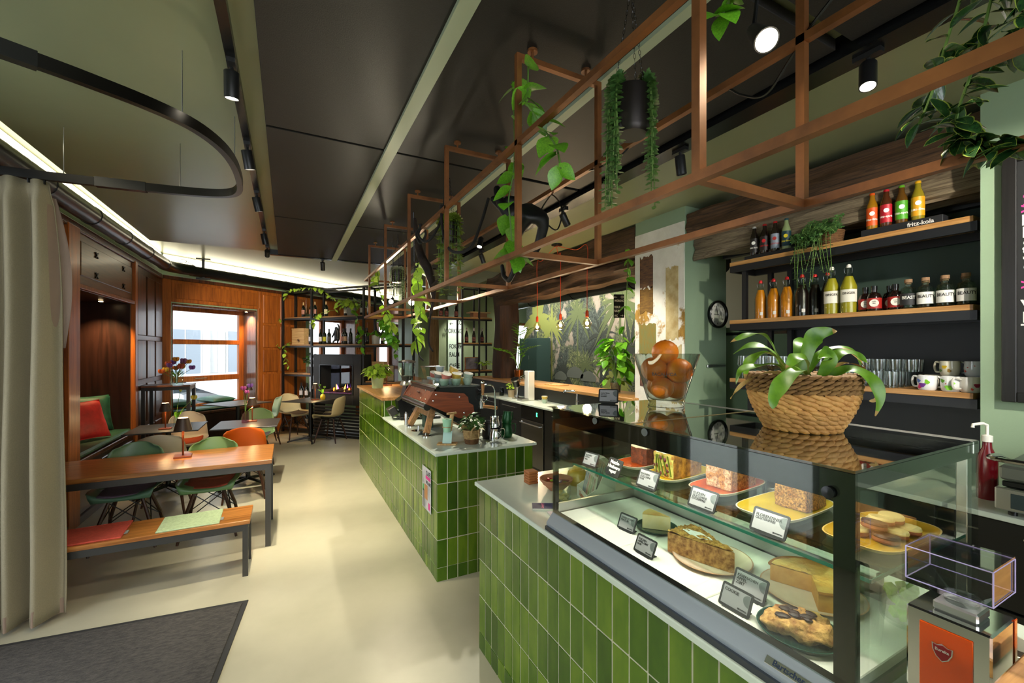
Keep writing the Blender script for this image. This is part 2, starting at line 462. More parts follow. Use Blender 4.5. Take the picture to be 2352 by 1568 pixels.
spotlight('downlight_lamp', (0, 0, -.02), (-.10, .25, -1), 45, (1, .66, .30), 95, .8, .02, dl)
# --- slanted window wall, local x along the wall, y outward
MW = frm(E1, -E2, CN)                      # third axis = E1 x -E2 = +z
WIN = ((.15, 1.63), (2.85, 4.25), (4.95, 6.05))
w = Walls(); ts = [0.0]
for a, b in WIN: ts += [a, b]
ts.append(ENDT + .3)
for i in range(0, len(ts), 2): w.box(ts[i], ts[i + 1], 0, .5, 0, 3.3, MW)
for a, b in WIN: w.box(a, b, 0, .5, 0, .56, MW); w.box(a, b, 0, .5, 2.42, 3.3, MW)
wwl = w.pieces('wall_window', SAGE)
def wwb(name, x0, x1, y0, y1, z0, z1, m=PANELL, b=.006, par=None):
    o = MB().cbox(x0, x1, y0, y1, z0, z1, b).build(name, m, par if par is not None else wwl)
    o.matrix_basis = MW; return o
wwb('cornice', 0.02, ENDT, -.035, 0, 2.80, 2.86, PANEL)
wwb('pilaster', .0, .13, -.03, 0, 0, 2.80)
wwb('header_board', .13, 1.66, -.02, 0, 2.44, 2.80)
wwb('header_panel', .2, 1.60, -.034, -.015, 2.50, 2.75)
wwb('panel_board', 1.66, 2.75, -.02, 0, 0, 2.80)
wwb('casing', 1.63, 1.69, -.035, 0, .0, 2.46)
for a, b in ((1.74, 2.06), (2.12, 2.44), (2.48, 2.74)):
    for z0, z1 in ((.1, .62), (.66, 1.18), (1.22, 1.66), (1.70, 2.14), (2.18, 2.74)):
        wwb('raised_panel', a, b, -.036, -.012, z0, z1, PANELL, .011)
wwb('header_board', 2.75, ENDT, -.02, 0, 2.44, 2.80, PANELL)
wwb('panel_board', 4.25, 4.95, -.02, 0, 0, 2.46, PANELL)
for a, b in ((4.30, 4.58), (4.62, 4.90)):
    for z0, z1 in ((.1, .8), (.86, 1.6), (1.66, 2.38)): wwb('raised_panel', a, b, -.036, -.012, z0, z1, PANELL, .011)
JAMB = wood('jamb_wood', '#4a2a1c', '#6e4a38', .22, 2, 1.0, coat=.6)
for n, (a, b) in enumerate(WIN, 1):
    wwb('jamb', a, a + .025, .0, .36, .60, 2.42, JAMB); wwb('jamb', b - .025, b, .0, .36, .60, 2.42, JAMB)
    wwb('soffit', a, b, 0, .36, 2.39, 2.42, JAMB)
    wn = struct(MB().build('window_%d' % n, PANELL) if False else bpy.data.objects.new('window_%d' % n, None)); COL.objects.link(wn)
    wn.matrix_basis = MW
    def wp(name, x0, x1, z0, z1, y0=.36, y1=.43, m=PANELL):
        return MB().cbox(x0, x1, y0, y1, z0, z1, .006).build(name, m, wn)
    wp('window_frame', a, a + .08, .60, 2.42); wp('window_frame', b - .11, b, .60, 2.42)
    wp('window_frame', a + .08, b - .11, 2.33, 2.42); wp('window_frame', a + .08, b - .11, .60, .69)
    wp('window_rail', a + .08, b - .11, 1.755, 1.84); wp('window_rail', a + .08, b - .11, 1.09, 1.19)
    if n > 1: wp('window_mullion', (a + b) / 2 - .05, (a + b) / 2 + .05, .69, 2.33)
    for z0, z1 in ((.69, 1.09), (1.19, 1.755), (1.84, 2.33)):
        wp('pane', a + .08, b - .11, z0, z1, .392, .398, WINGL)
    m = MB(); m.box(a + .55, a + .75, .33, .345, 1.14, 1.155); m.box(a + .56, a + .575, .345, .36, 1.14, 1.155); m.box(a + .725, a + .74, .345, .36, 1.14, 1.155)
    m.build('window_handle', STEEL, wn)
    wwb('sill_board', a, b, -.10, .36, .555, .60, PANEL)
wwb('seat_front', .15, 1.63, -.07, .0, .07, .55, DARKW)
dl = thing('downlight', 'small downlight above the right jamb of the corner window', 'downlight', ww(1.50, -.12, 2.39))
MB().lathe([(0.0, 0), (.035, 0), (.035, -.006), (.026, -.008), (0, -.008)], 16).build('bezel', CHROME, dl)
MB().lathe([(0.0, -.009), (.022, -.009), (.022, -.0095), (0, -.0095)], 16).build('lens', glow('downlight_lens', '#ffd9a0', 12), dl)
spotlight('downlight_lamp', (0, 0, -.02), (.20, .14, -1), 40, (1, .6, .25), 95, .8, .02, dl)
# --- wall behind the photographer with a shop window
w = MB(); w.box(-1.95, -1.6, -2.7, -2.5, 0, 3.3); w.box(2.4, 6.2, -2.7, -2.5, 0, 3.1); w.box(-1.6, 2.4, -2.7, -2.5, 0, .4); w.box(-1.6, 2.4, -2.7, -2.5, 2.9, 3.1)
struct(w.build('wall_back', SAGE))
area('shop_window_daylight', (.4, -2.6, 1.65), (PI / 2, 0, PI), 4.0, 2.5, 1, portal=True)
# --- right wall: chalkboard column, niche, painted pier, half wall, old beams
w = MB(); w.box(3.25, 3.95, -2.5, .88, 0, 3.0)
wr = struct(w.build('wall_right', SAGE))
w = MB(); w.box(3.66, 3.76, .88, 2.08, 0, 3.0); nb = struct(w.build('wall_niche', SAGED))
MB().box(3.645, 3.66, .885, 2.06, .9, 1.93).build('black_panel', mat('niche_black', '#17181b', .5), nb)
MB().box(3.60, 3.66, .885, 2.66, 2.50, 2.60).build('steel_beam', BLACK, nb)
w = MB(); w.box(3.3, 3.88, 2.83, 3.48, 0, 3.0)
def plaster():
    m, nt, b = nodes('painted_old_plaster'); N = nt.nodes; L = nt.links
    tc = N.new('ShaderNodeTexCoord')
    def nz(sc, st=(1, 1, 1), det=6):
        mp = N.new('ShaderNodeMapping'); mp.inputs['Scale'].default_value = st; L.new(tc.outputs['Object'], mp.inputs[0])
        n = N.new('ShaderNodeTexNoise'); n.inputs['Scale'].default_value = sc; n.inputs['Detail'].default_value = det; n.inputs['Roughness'].default_value = .65
        L.new(mp.outputs[0], n.inputs['Vector']); return n.outputs[0]
    def ramp(src, p0, p1, c0, c1):
        r = N.new('ShaderNodeValToRGB'); r.color_ramp.elements[0].position = p0; r.color_ramp.elements[1].position = p1
        r.color_ramp.elements[0].color = c0; r.color_ramp.elements[1].color = c1; L.new(src, r.inputs[0]); return r.outputs[0]
    base = ramp(nz(5), .35, .7, lin('#d9d4c8'), lin('#ece8df'))
    ochre = ramp(nz(9, (1, 3, 1)), .3, .7, lin('#7a5a22'), lin('#b58a3a'))
    mask = ramp(nz(2.6), .55, .60, (0, 0, 0, 1), (1, 1, 1, 1))
    mx = N.new('ShaderNodeMix'); mx.data_type = 'RGBA'; L.new(mask, mx.inputs[0]); L.new(base, mx.inputs[6]); L.new(ochre, mx.inputs[7])
    L.new(mx.outputs[2], b.inputs['Base Color']); setp(b, Roughness=.85)
    bp = N.new('ShaderNodeBump'); bp.inputs['Strength'].default_value = .5; bp.inputs['Distance'].default_value = .02
    L.new(nz(7), bp.inputs['Height']); L.new(bp.outputs[0], b.inputs['Normal'])
    return m
PLAST = plaster()
pier = struct(w.build('wall_pier', SAGE))
MB().box(3.288, 3.3, 2.835, 3.475, 0, 2.86).build('plaster_face', PLAST, pier)
def swatch(y0, y1, z0, z1, m, seed):
    r = random.Random(seed); pts = []
    n = 10
    for i in range(n + 1): pts.append((y0 + (y1 - y0) * i / n, z1 + r.uniform(-.025, .012)))
    for i in range(n + 1): pts.append((y1 - (y1 - y0) * i / n, z0 + r.uniform(-.012, .025)))
    MB().prism(pts, 0, .004, frm((0, 1, 0), (0, 0, 1), (3.288, 0, 0)) @ Matrix.Scale(-1, 4, (0, 0, 1))).build('colour_swatch', m, pier)
swatch(3.22, 3.40, 2.29, 2.62, mat('swatch_purple', '#4a3330', .9, hx2='#7d5a3a', vs=14, stretch=(1, 1, 4)), 1)
swatch(3.22, 3.40, 2.03, 2.29, mat('swatch_brown', '#5a3d1c', .9, hx2='#806026', vs=14, stretch=(1, 1, 4)), 2)
swatch(3.18, 3.41, 1.60, 1.93, mat('swatch_ochre', '#8a6a24', .9, hx2='#6f7a4a', vs=12, stretch=(1, 5, 1)), 3)
swatch(3.22, 3.40, 1.28, 1.50, mat('swatch_plum', '#4d302c', .9, hx2='#7a5648', vs=12), 4)
swatch(2.90, 3.05, 1.75, 2.45, mat('swatch_patina', '#a58c58', .9, hx2='#c8b88c', vs=10), 5)
swatch(2.86, 2.98, 1.2, 1.7, mat('swatch_patina', '#a58c58'), 6)
w = MB(); w.box(3.3, 3.55, 3.48, 8.4, 0, 1.105)
hw = struct(w.build('wall_half', mat('half_wall_black', '#1d211e', .5)))
bar_top = struct(MB().cbox(3.20, 3.72, 3.42, 7.8, 1.105, 1.145, .004).build('trim_1', OAK))
def beam(name, y0, y1, x0, x1, z0, z1, seed, m=BEAMW, dz=0.0):
    b = MB()
    def fn(u, v):
        a = 2 * PI * u; y = y0 + (y1 - y0) * v
        sx = max(-1, min(1, 1.35 * math.cos(a))); sz = max(-1, min(1, 1.35 * math.sin(a)))
        q = noise.noise(Vector((math.cos(a) * 1.5 + seed, y * 2.3, math.sin(a) * 1.5))) * .035
        q += noise.noise(Vector((math.cos(a) * 5 + seed, y * 1.2, math.sin(a) * 5))) * .02
        return ((x0 + x1) / 2 + sx * (x1 - x0) / 2 + q * sx, y, (z0 + z1) / 2 + dz * v + sz * (z1 - z0) / 2 + q * sz)
    b.grid(fn, 32, 60, closed_u=True)
    k = len(b.v) // 61
    b.f.append(tuple(range(k))); b.f.append(tuple(reversed(range(60 * k, 61 * k)))); b.mi += [0, 0]
    return struct(b.build(name, m))
beam('trim_2', 3.49, 7.35, 3.30, 3.60, 2.66, 2.985, 3)
beam('trim_3', 3.49, 7.1, 3.36, 3.62, 2.46, 2.67, 9)
beam('trim_4', .885, 2.82, 3.30, 3.52, 2.70, 2.93, 15)
beam('trim_5', .885, 2.82, 3.40, 3.58, 2.52, 2.71, 21, wood('pale_beam_wood', '#4a3b2c', '#8f7f66', .8, 1, 2.0, ring=14))
w = MB(); w.box(3.46, 3.62, 3.48, 7.3, 2.955, 3.0); struct(w.build('trim_6', SAGE))
b = MB()
def postfn(u, v):
    a = 2 * PI * u; z = 2.7 * v
    sx = max(-1, min(1, 1.3 * math.cos(a))); sy = max(-1, min(1, 1.3 * math.sin(a)))
    q = noise.noise(Vector((math.cos(a) * 1.4, z * 1.2, math.sin(a) * 1.4 + 4))) * .05
    return (3.56 + sx * (.175 + q), 7.10 + sy * (.175 + q), .0 + z)
b.grid(postfn, 28, 40, closed_u=True); struct(b.build('trim_7', POSTW))
# --- room beyond the half wall
def mural():
    m, nt, b = nodes('jungle_mural'); N = nt.nodes; L = nt.links
    tc = N.new('ShaderNodeTexCoord')
    def tex(kind, sc, st=(1, 1, 1), **kw):
        mp = N.new('ShaderNodeMapping'); mp.inputs['Scale'].default_value = st; L.new(tc.outputs['Object'], mp.inputs[0])
        n = N.new(kind); n.inputs['Scale'].default_value = sc
        for k, v in kw.items(): n.inputs[k].default_value = v
        L.new(mp.outputs[0], n.inputs['Vector']); return n.outputs[0]
    def ramp(src, stops):
        r = N.new('ShaderNodeValToRGB'); e = r.color_ramp.elements
        e[0].position, e[0].color = stops[0][0], lin(stops[0][1]); e[1].position, e[1].color = stops[-1][0], lin(stops[-1][1])
        for p, c in stops[1:-1]: q = e.new(p); q.color = lin(c)
        L.new(src, r.inputs[0]); return r.outputs[0]
    def mix(f, a, c):
        x = N.new('ShaderNodeMix'); x.data_type = 'RGBA'; L.new(f, x.inputs[0]); L.new(a, x.inputs[6]); L.new(c, x.inputs[7]); return x.outputs[2]
    fine = tex('ShaderNodeTexNoise', 16, Detail=9, Roughness=.75, Distortion=1.5)
    leaf = ramp(fine, [(.36, '#343a3a'), (.47, '#5c6654'), (.55, '#8f9a68'), (.64, '#c6c48c')])
    dark = ramp(fine, [(.40, '#333a3c'), (.52, '#56615c'), (.66, '#76827a')])
    blob = ramp(tex('ShaderNodeTexNoise', 1.6, Detail=2), [(.44, '#000000'), (.56, '#ffffff')])
    fol = mix(blob, leaf, dark)
    gap = ramp(tex('ShaderNodeTexNoise', 2.1, (1, 1, .7), Detail=4, Roughness=.6), [(.56, '#000000'), (.60, '#ffffff')])
    sky = ramp(tex('ShaderNodeTexNoise', 3, Detail=3), [(.3, '#a79a8c'), (.7, '#c3b8ac')])
    L.new(mix(gap, fol, sky), b.inputs['Base Color']); setp(b, Roughness=.9); return m
MURAL = mural()
w = MB(); w.box(6.0, 6.2, -2.5, 10.63, 0, 3.0); w.box(6.2, 7.5, 10.45, 10.6, 0, 3.0)
wm = struct(w.build('wall_mural', mat('grey_wall', '#7d8279', .8)))
mural_paper = MB().box(5.99, 6.0, 5.4, 10.62, 0, 2.95).build('wallpaper', MURAL, wm)
INK = mat('mural_ink_dark', '#454c48', .9); INKG = mat('mural_ink_green', '#6b7852', .9); INKL = mat('mural_ink_lime', '#9aa35a', .9); INKR = mat('mural_ink_rock', '#767d78', .9)
def palm(y, z, n, ln, m, seed, spread=(0.1, PI - .1), wdt=.03, trunk=None):
    r = random.Random(seed); b = MB(); M = frm((0, -1, 0), (0, 0, 1), (5.989, y, z))
    if trunk: b.prism([(-.03, 0), (.03, 0), (.02, -trunk), (-.04, -trunk)], -.001, 0, M)
    for i in range(n):
        a = spread[0] + (spread[1] - spread[0]) * (i + r.uniform(-.2, .2)) / max(1, n - 1); q = ln * r.uniform(.75, 1.1)
        L1 = []; R1 = []
        for k in range(7):
            s = k / 6; x = math.cos(a) * q * s; yy = math.sin(a) * q * s - .55 * q * s * s * abs(math.cos(a)) 
            wd = wdt * math.sin(PI * min(1, s * .9 + .08))
            nx, ny = -math.sin(a), math.cos(a)
            L1.append((x + nx * wd, yy + ny * wd)); R1.append((x - nx * wd, yy - ny * wd))
        b.prism(L1 + R1[::-1], -.0009, .0003 * (i + 1), M)
    b.build('printed_plant', m, wm)
palm(7.35, 1.95, 13, .62, INK, 1, (-.6, PI + .6), .03, 1.0); palm(7.9, 1.25, 14, .55, INKG, 2, (-.7, PI + .7), .026)
palm(8.2, 2.45, 11, .62, INKG, 3, (-.6, PI + .6), .05, 1.4); palm(10.0, 2.35, 9, .85, INKL, 4, (0, PI), .13, 1.2)
palm(6.75, 2.6, 15, .9, INKG, 5, (-.9, PI + .9), .05, 1.2); palm(6.45, 1.6, 14, .8, INK, 6, (-.5, PI + .5), .04)
palm(9.3, 2.2, 13, .6, INKL, 7, (-.5, PI + .5), .05, 1.3); palm(8.8, 1.0, 15, .5, INK, 8, (-.4, PI + .4), .05); palm(6.9, 1.0, 12, .5, INKL, 9, (-.4, PI + .4), .06)
for y, z, s in ((8.3, 1.0, .30), (7.8, .95, .26), (8.9, .92, .24)):
    MB().prism([(math.cos(a) * s * (1 + .2 * math.sin(3 * a)), abs(math.sin(a)) * s * .9) for a in [PI * k / 10 for k in range(11)]], -.0009, .007, frm((0, -1, 0), (0, 0, 1), (5.989, y, z))).build('printed_rock', INKR, wm)
wg = struct(MB().box(2.78, 4.80, 10.2, 10.45, 0, 3.17).build('wall_green', mat('olive_green_paint', '#7d8a68', .6, var=.04, vs=3)))
MB().box(2.78, 2.9, 10.45, 12.3, 0, 3.17).build('return_wall', SAGE, wg)
MB().box(3.50, 3.90, 10.12, 10.2, 0, 2.99).build('sign_pier', mat('pale_mint_paint', '#c3d6c4', .6), wg)
spotlight('sign_pier_lamp', (3.65, 9.55, 2.9), (3.72, 10.15, 1.6), 60, (1, .97, .86), 60, .9, .05)
MBK = mat('sign_lettering', '#16201a', .6)
MS = frm((1, 0, 0), (0, 0, 1), (0, 10.118, 0))
for s, x, z, al in (('←', 3.52, 2.30, 'LEFT'), ('CO', 3.86, 2.33, 'RIGHT'), ('WORKING', 3.87, 2.12, 'RIGHT'), ('FOKUS', 3.53, 1.74, 'LEFT'), ('→', 3.87, 1.75, 'RIGHT'), ('RAUM', 3.53, 1.54, 'LEFT'), ('CAFFE', 3.53, 1.26, 'LEFT'), ('BAR', 3.53, 1.05, 'LEFT')):
    if s in '←→':
        b = MB(); d = 1 if s == '→' else -1; x0 = x - .07 if d > 0 else x + .07; M2 = MS @ Matrix.Translation((x0, z, 0))
        b.box(-.045, .045, -.007, .007, -.001, .002, M2)
        for q in (1, -1): b.bar((d * .045, 0, 0), (d * .012, q * .033, 0), .012, .004, (0, 0, 1), M2)
        b.build('arrow', MBK, wg)
    else: text('lettering', s, .155, MBK, wg, MS @ Matrix.Translation((x, z, 0)), al, .001, .62)
we = MB(); we.box(4.6, 6.25, 11.9, 12.05, 0, 3); we.box(7.1, 7.5, 11.9, 12.05, 0, 3); we.box(6.25, 7.1, 11.9, 12.05, 0, 1.0); we.box(6.25, 7.1, 11.9, 12.05, 2.5, 3); we.box(4.6, 4.8, 10.45, 12.0, 0, 3); we.box(7.4, 7.55, 10.5, 12.05, 0, 3)
struct(we.build('wall_end', SAGE))
wn = struct(bpy.data.objects.new('window_4', None)); COL.objects.link(wn)
for x0, x1, z0, z1 in ((6.25, 6.33, 1.0, 2.5), (7.02, 7.1, 1.0, 2.5), (6.33, 7.02, 1.0, 1.08), (6.33, 7.02, 2.42, 2.5), (6.33, 7.02, 1.76, 1.86)):
    MB().cbox(x0, x1, 11.93, 12.01, z0, z1, .005).build('window_frame', PANELL, wn)
for z0, z1 in ((1.08, 1.76), (1.86, 2.42)): MB().box(6.33, 7.02, 11.965, 11.97, z0, z1).build('pane', WINGL, wn)
# --- the street outside
STW = mat('white_render_facade', '#e9e9e6', .8, var=.03, vs=2); ASPH = mat('street_asphalt', '#8e8f90', .9, var=.1, vs=20)
struct(MB().box(-14, 14, 10, 26, -.35, -.30, Matrix.Identity(4)).build('ground', ASPH)) if False else None
PAVE = mat('pale_pavement', '#b9b8b4', .9, var=.06, vs=8)
b = MB(); b.box(-4, 12, .6, 16, -.30, -.25, MW); struct(b.build('ground', ASPH))
b = MB(); b.box(-9, -2.0, -9, 6.5, -.16, -.12); b.box(-2.0, 7, -9, -2.75, -.16, -.12); struct(b.build('pavement', PAVE))
fac = thing('house_facade', 'bright white house front across the street, seen through the corner window', 'building', (0, 0, 0), M=MW @ Matrix.Translation((0, 0, -.25)))
MB().box(-5, 12, 7.0, 7.4, 0, 9).build('wall', STW, fac)
for t0 in (-3.2, -1.4, .3, 2.0, 3.8, 5.6, 7.4):
    for z0 in (1.15, 4.1):
        f = MB().box(t0 - .05, t0 + .95, 6.93, 7.0, z0 - .05, z0 + 1.45).build('window_frame', mat('facade_frame', '#d9d9d6', .7), fac)
        MB().box(t0, t0 + .43, 6.915, 6.93, z0, z0 + 1.4).build('pane', mat('facade_pane', '#7d868e', .3), f)
        MB().box(t0 + .47, t0 + .9, 6.915, 6.93, z0, z0 + 1.4).build('pane', mat('facade_pane', '#7d868e', .3), f)
        MB().box(t0 - .1, t0 + 1.0, 6.86, 7.0, z0 - .13, z0 - .05).build('window_sill', STW, fac)
        for sx in (t0 - .58, t0 + .98): MB().box(sx, sx + .5, 6.95, 7.0, z0, z0 + 1.4).build('shutter', mat('facade_shutter', '#cfcfcc', .7), fac)
# a parked car
car = thing('car', 'silver parked car seen through the corner window', 'car', M=MW @ TR((-1.6, 3.2, -.25)))
SILV = mat('silver_paint', '#c4c7ca', .3, .4)
side = [(0, .35), (.1, .75), (.9, .92), (1.75, 1.38), (3.1, 1.42), (3.9, 1.0), (4.2, .85), (4.25, .35)]
b = MB()
def carfn(u, v):
    y = (v - .5) * 1.75; sh = 1 - .16 * abs(2 * v - 1) ** 4
    i = u * (len(side) - 1); k = min(int(i), len(side) - 2); f = i - k
    x = side[k][0] * (1 - f) + side[k + 1][0] * f; z = side[k][1] * (1 - f) + side[k + 1][1] * f
    if z > .95: y *= 1 - .35 * (z - .95)
    return (x, y, .35 + (z - .35) * sh)
b.grid(carfn, 42, 12); b.box(.0, 4.25, -.86, .86, .22, .62)
b.build('body', SILV, car)
for s in (-1, 1):
    MB().prism([(1.1, .95), (1.8, 1.32), (2.3, 1.35), (2.3, .95)], -.006, .006, frm((1, 0, 0), (0, 0, 1), (0, s * .845, 0))).build('side_window', mat('car_glass', '#39414a', .1), car)
    MB().prism([(2.36, .95), (2.36, 1.35), (3.05, 1.36), (3.6, 1.0)], -.006, .006, frm((1, 0, 0), (0, 0, 1), (0, s * .845, 0))).build('side_window', mat('car_glass', '#39414a', .1), car)
    MB().ball((1.15, s * .98, .98), .11, 10, 6, (.7, 1, .7)).build('wing_mirror', SILV, car)
    for x in (.85, 3.4): MB().lathe([(0, -.1), (.2, -.1), (.32, -.09), (.32, .09), (.2, .1), (0, .1)], 20, frm((1, 0, 0), (0, 0, 1), (x, s * .78, .30))).build('wheel', mat('tyre', '#22242a', .8), car)
# ================================================================== COUNTERS
def tile_mat():
    m, nt, b = nodes('glazed_green_tile'); N = nt.nodes; L = nt.links
    oi = N.new('ShaderNodeObjectInfo'); tc = N.new('ShaderNodeTexCoord'); mp = N.new('ShaderNodeMapping'); L.new(tc.outputs['Object'], mp.inputs[0])
    L.new(oi.outputs['Location'], mp.inputs['Location'])
    mp.inputs['Scale'].default_value = (1, 1, .35)
    nz = N.new('ShaderNodeTexNoise'); nz.inputs['Scale'].default_value = 16; nz.inputs['Detail'].default_value = 4; L.new(mp.outputs[0], nz.inputs['Vector'])
    ad = N.new('ShaderNodeMath'); ad.operation = 'MULTIPLY_ADD'; ad.inputs[1].default_value = .55; L.new(nz.outputs[0], ad.inputs[0])
    ml = N.new('ShaderNodeMath'); ml.operation = 'MULTIPLY'; ml.inputs[1].default_value = .55; L.new(oi.outputs['Random'], ml.inputs[0]); L.new(ml.outputs[0], ad.inputs[2])
    rp = N.new('ShaderNodeValToRGB'); e = rp.color_ramp.elements
    e[0].position = .12; e[0].color = lin('#28430a'); e[1].position = .88; e[1].color = lin('#688420')
    q = e.new(.4); q.color = lin('#3a5c10'); q = e.new(.65); q.color = lin('#507016')
    L.new(ad.outputs[0], rp.inputs[0]); L.new(rp.outputs[0], b.inputs['Base Color'])
    setp(b, Roughness=.16, **{'Specular IOR Level': .38})
    n2 = N.new('ShaderNodeTexNoise'); n2.inputs['Scale'].default_value = 9; L.new(mp.outputs[0], n2.inputs['Vector'])
    bp = N.new('ShaderNodeBump'); bp.inputs['Strength'].default_value = .12; bp.inputs['Distance'].default_value = .01
    L.new(n2.outputs[0], bp.inputs['Height']); L.new(bp.outputs[0], b.inputs['Normal'])
    return m
TILE = tile_mat(); GROUT = mat('grout', '#c2bfa8', .9, var=.05, vs=30)
TP = .0788; TW = .0722; RH = .2; TH_ = .1935
def tmesh(h):
    return MB().cbox(-TW / 2, TW / 2, -.0035, .0, 0, h, .0012).mesh('tile', TILE, 38)
T_FULL = tmesh(TH_); T_CUT = tmesh(.0945)
def tiles(par, along, fixed, a0, n, ztop, rows, side):
    """rows of upright tiles; along='y' on a face of constant x (normal -x), 'x' on a face of constant y (normal -y)"""
    for r in range(rows):
        zb = ztop - RH * (r + 1) + (RH - TH_) / 2; me = T_FULL
        if zb < 0: zb = .003; me = T_CUT
        for i in range(n):
            c = a0 + TP * (i + .5); j = random.uniform(-.0008, .0008)
            if along == 'y': ob('tile', me, par, M=Matrix.Translation((fixed + j, c, zb)) @ Matrix.Rotation(-PI / 2, 4, 'Z'))
            else: ob('tile', me, par, M=Matrix.Translation((c, fixed + j, zb)))
# low espresso counter
X0 = .945
c1 = thing('tiled_counter', 'low green-tiled counter carrying the espresso machine', 'counter')
MB().box(X0, 1.72, 2.965, 4.855, 0, .897).build('body', GROUT, c1)
tiles(c1, 'y', X0 + .001, 2.965, 24, .897, 5, -1)
tiles(c1, 'x', 2.966, X0 - .004, 10, .897, 5, -1)
MB().cbox(X0 - .022, 1.755, 2.945, 4.85, .898, .92, .003).build('worktop', TOPW, c1)
# raised bar behind it
c2 = thing('tiled_counter', 'raised green-tiled bar section with an oak top behind the espresso machine', 'counter')
MB().box(X0, 1.72, 4.86, 6.70, 0, 1.095).build('body', GROUT, c2)
tiles(c2, 'y', X0 + .001, 4.861, 23, 1.097, 6, -1)
for i in range(10):
    ob('tile', T_FULL, c2, M=Matrix.Translation((X0 + TP * (i + .5), 4.861, .899)))
MB().cbox(X0 - .03, 1.755, 4.83, 6.73, 1.097, 1.13, .003).build('oak_top', OAK, c2)
# pastry counter
c3 = thing('tiled_counter', 'green-tiled pastry counter under the glass display case', 'counter')
MB().box(X0, 1.70, .245, 2.205, 0, .897).build('body', GROUT, c3)
tiles(c3, 'y', X0 + .001, .2355, 25, .897, 5, -1)
MB().cbox(X0 - .022, 1.735, .245, 2.225, .898, .92, .003).build('worktop', TOPW, c3)
c4 = thing('tiled_counter', 'raised oak-topped bar section at the near end of the pastry counter', 'counter')
MB().box(X0, 1.70, -1.6, .238, 0, 1.095).build('body', GROUT, c4)
tiles(c4, 'y', X0 + .001, -.71, 12, 1.097, 6, -1)
MB().cbox(X0 - .03, 1.735, -1.6, .252, 1.097, 1.13, .003).build('oak_top', OAKX, c4)
# poster on the counter corner
pst = thing('poster', 'small magazine-page poster stuck on the corner of the espresso counter', 'poster', (X0 - .009, 3.20, .60))
MB().box(-.0012, 0, -.115, .115, -.16, .16).build('sheet', mat('poster_paper', '#cfcfd2', .5, hx2='#8d8f94', vs=9), pst)
for y0, y1, z0, z1, hx in ((-.10, .02, .075, .10, '#d8268a'), (-.03, .05, -.08, .03, '#b07a48'), (-.09, -.05, -.14, -.09, '#d8268a'), (.05, .10, -.15, -.02, '#6a6d72'), (.06, .10, -.03, .02, '#4aa05a')):
    MB().box(-.0022, -.0012, y0, y1, z0, z1).build('print', mat('print' + hx, hx, .5), pst)
text('lettering', 'CAFE', .05, mat('poster_ink', '#3b3d42', .6), pst, frm((0, -1, 0), (0, 0, 1), (-.002, -.05, .12)), 'CENTER', .0004)
text('lettering', 'WE ARE', .035, mat('poster_ink', '#3b3d42'), pst, frm((0, -1, 0), (0, 0, 1), (-.002, -.05, .05)), 'CENTER', .0004)
# back worktop run
CABM = mat('black_cabinet', '#101113', .35)
bw = thing('back_worktop', 'long pale worktop running behind the bar', 'worktop')
MB().cbox(2.885, 3.298, 3.50, 6.75, .895, .92, .003).build('slab', TOPW, bw)
MB().cbox(2.885, 3.64, 2.1, 3.48, .895, .92, .003).build('slab', TOPW, bw) if False else None
MB().cbox(2.80, 3.245, -1.2, .87, .895, .92, .003).build('slab', TOPW, bw)
MB().cbox(2.80, 3.64, .89, 2.81, .895, .92, .003).build('slab', TOPW, bw)
MB().cbox(2.885, 3.286, 2.82, 3.49, .895, .92, .003).build('slab', TOPW, bw)
m = MB(); m.box(2.98, 3.26, 4.15, 4.75, .9203, .9212); m.build('sink', mat('sink_steel', '#4c4f50', .35, .8), bw)
HND = mat('bar_handle', '#c8c6bf', .25, 1.0)
def cabinet(y0, y1, x0, x1, label, doors, drawer=True):
    t = thing('base_cabinet', label, 'cabinet', ((x0 + x1) / 2, (y0 + y1) / 2, 0))
    hx = (x1 - x0) / 2; hy = (y1 - y0) / 2
    MB().box(-hx + .02, hx, -hy + .001, hy - .001, .0, .893).build('body', CABM, t)
    for (z0, z1) in doors:
        d = MB().cbox(-hx, -hx + .02, -hy + .004, hy - .004, z0, z1, .002).build('drawer_front' if z1 - z0 < .4 else 'door', CABM, t)
        b = MB(); z = z1 - .05; b.tube([(-hx, -hy * .6, z), (-hx - .03, -hy * .6, z), (-hx - .03, hy * .6, z), (-hx, hy * .6, z)], .005, 6); b.build('handle', HND, d)
    return t
cabinet(6.0, 6.74, 2.91, 3.29, 'black cabinet with two drawers at the far end of the back worktop', ((.50, .885), (.08, .49)))
cabinet(5.31, 5.99, 2.91, 3.29, 'black drawer cabinet beside the dishwasher, under the tap tower', ((.66, .885), (.37, .65), (.08, .36)))
cabinet(3.56, 4.70, 2.91, 3.29, 'black door cabinet under the bar sink', ((.08, .885),))
cabinet(2.84, 3.54, 2.91, 3.28, 'black drawer cabinet below the old plaster pier', ((.50, .885), (.08, .49)))
cabinet(.92, 2.78, 2.83, 3.6, 'long black cabinet below the bottle shelves', ((.50, .885), (.08, .49)))
cabinet(-.3, .86, 2.83, 3.24, 'black drawer cabinet below the contact grill', ((.50, .885), (.08, .49)))
dw = thing('dishwasher', 'steel undercounter dishwasher with a green digital display', 'dishwasher', (3.1, 5.005, 0))
MB().box(-.18, .18, -.295, .295, .0, .893).build('body', CABM, dw)
MB().cbox(-.20, -.18, -.29, .29, .10, .70, .004).build('door', mat('dishwasher_steel', '#6c6a64', .3, .9), dw)
pn = MB().cbox(-.20, -.18, -.29, .29, .71, .885, .003).build('control_panel', BLACKS, dw)
text('display', 'E', .07, glow('green_display', '#39ff8a', 3.0), pn, frm((0, -1, 0), (0, 0, 1), (-.202, -.14, .80)), 'CENTER', .0005)
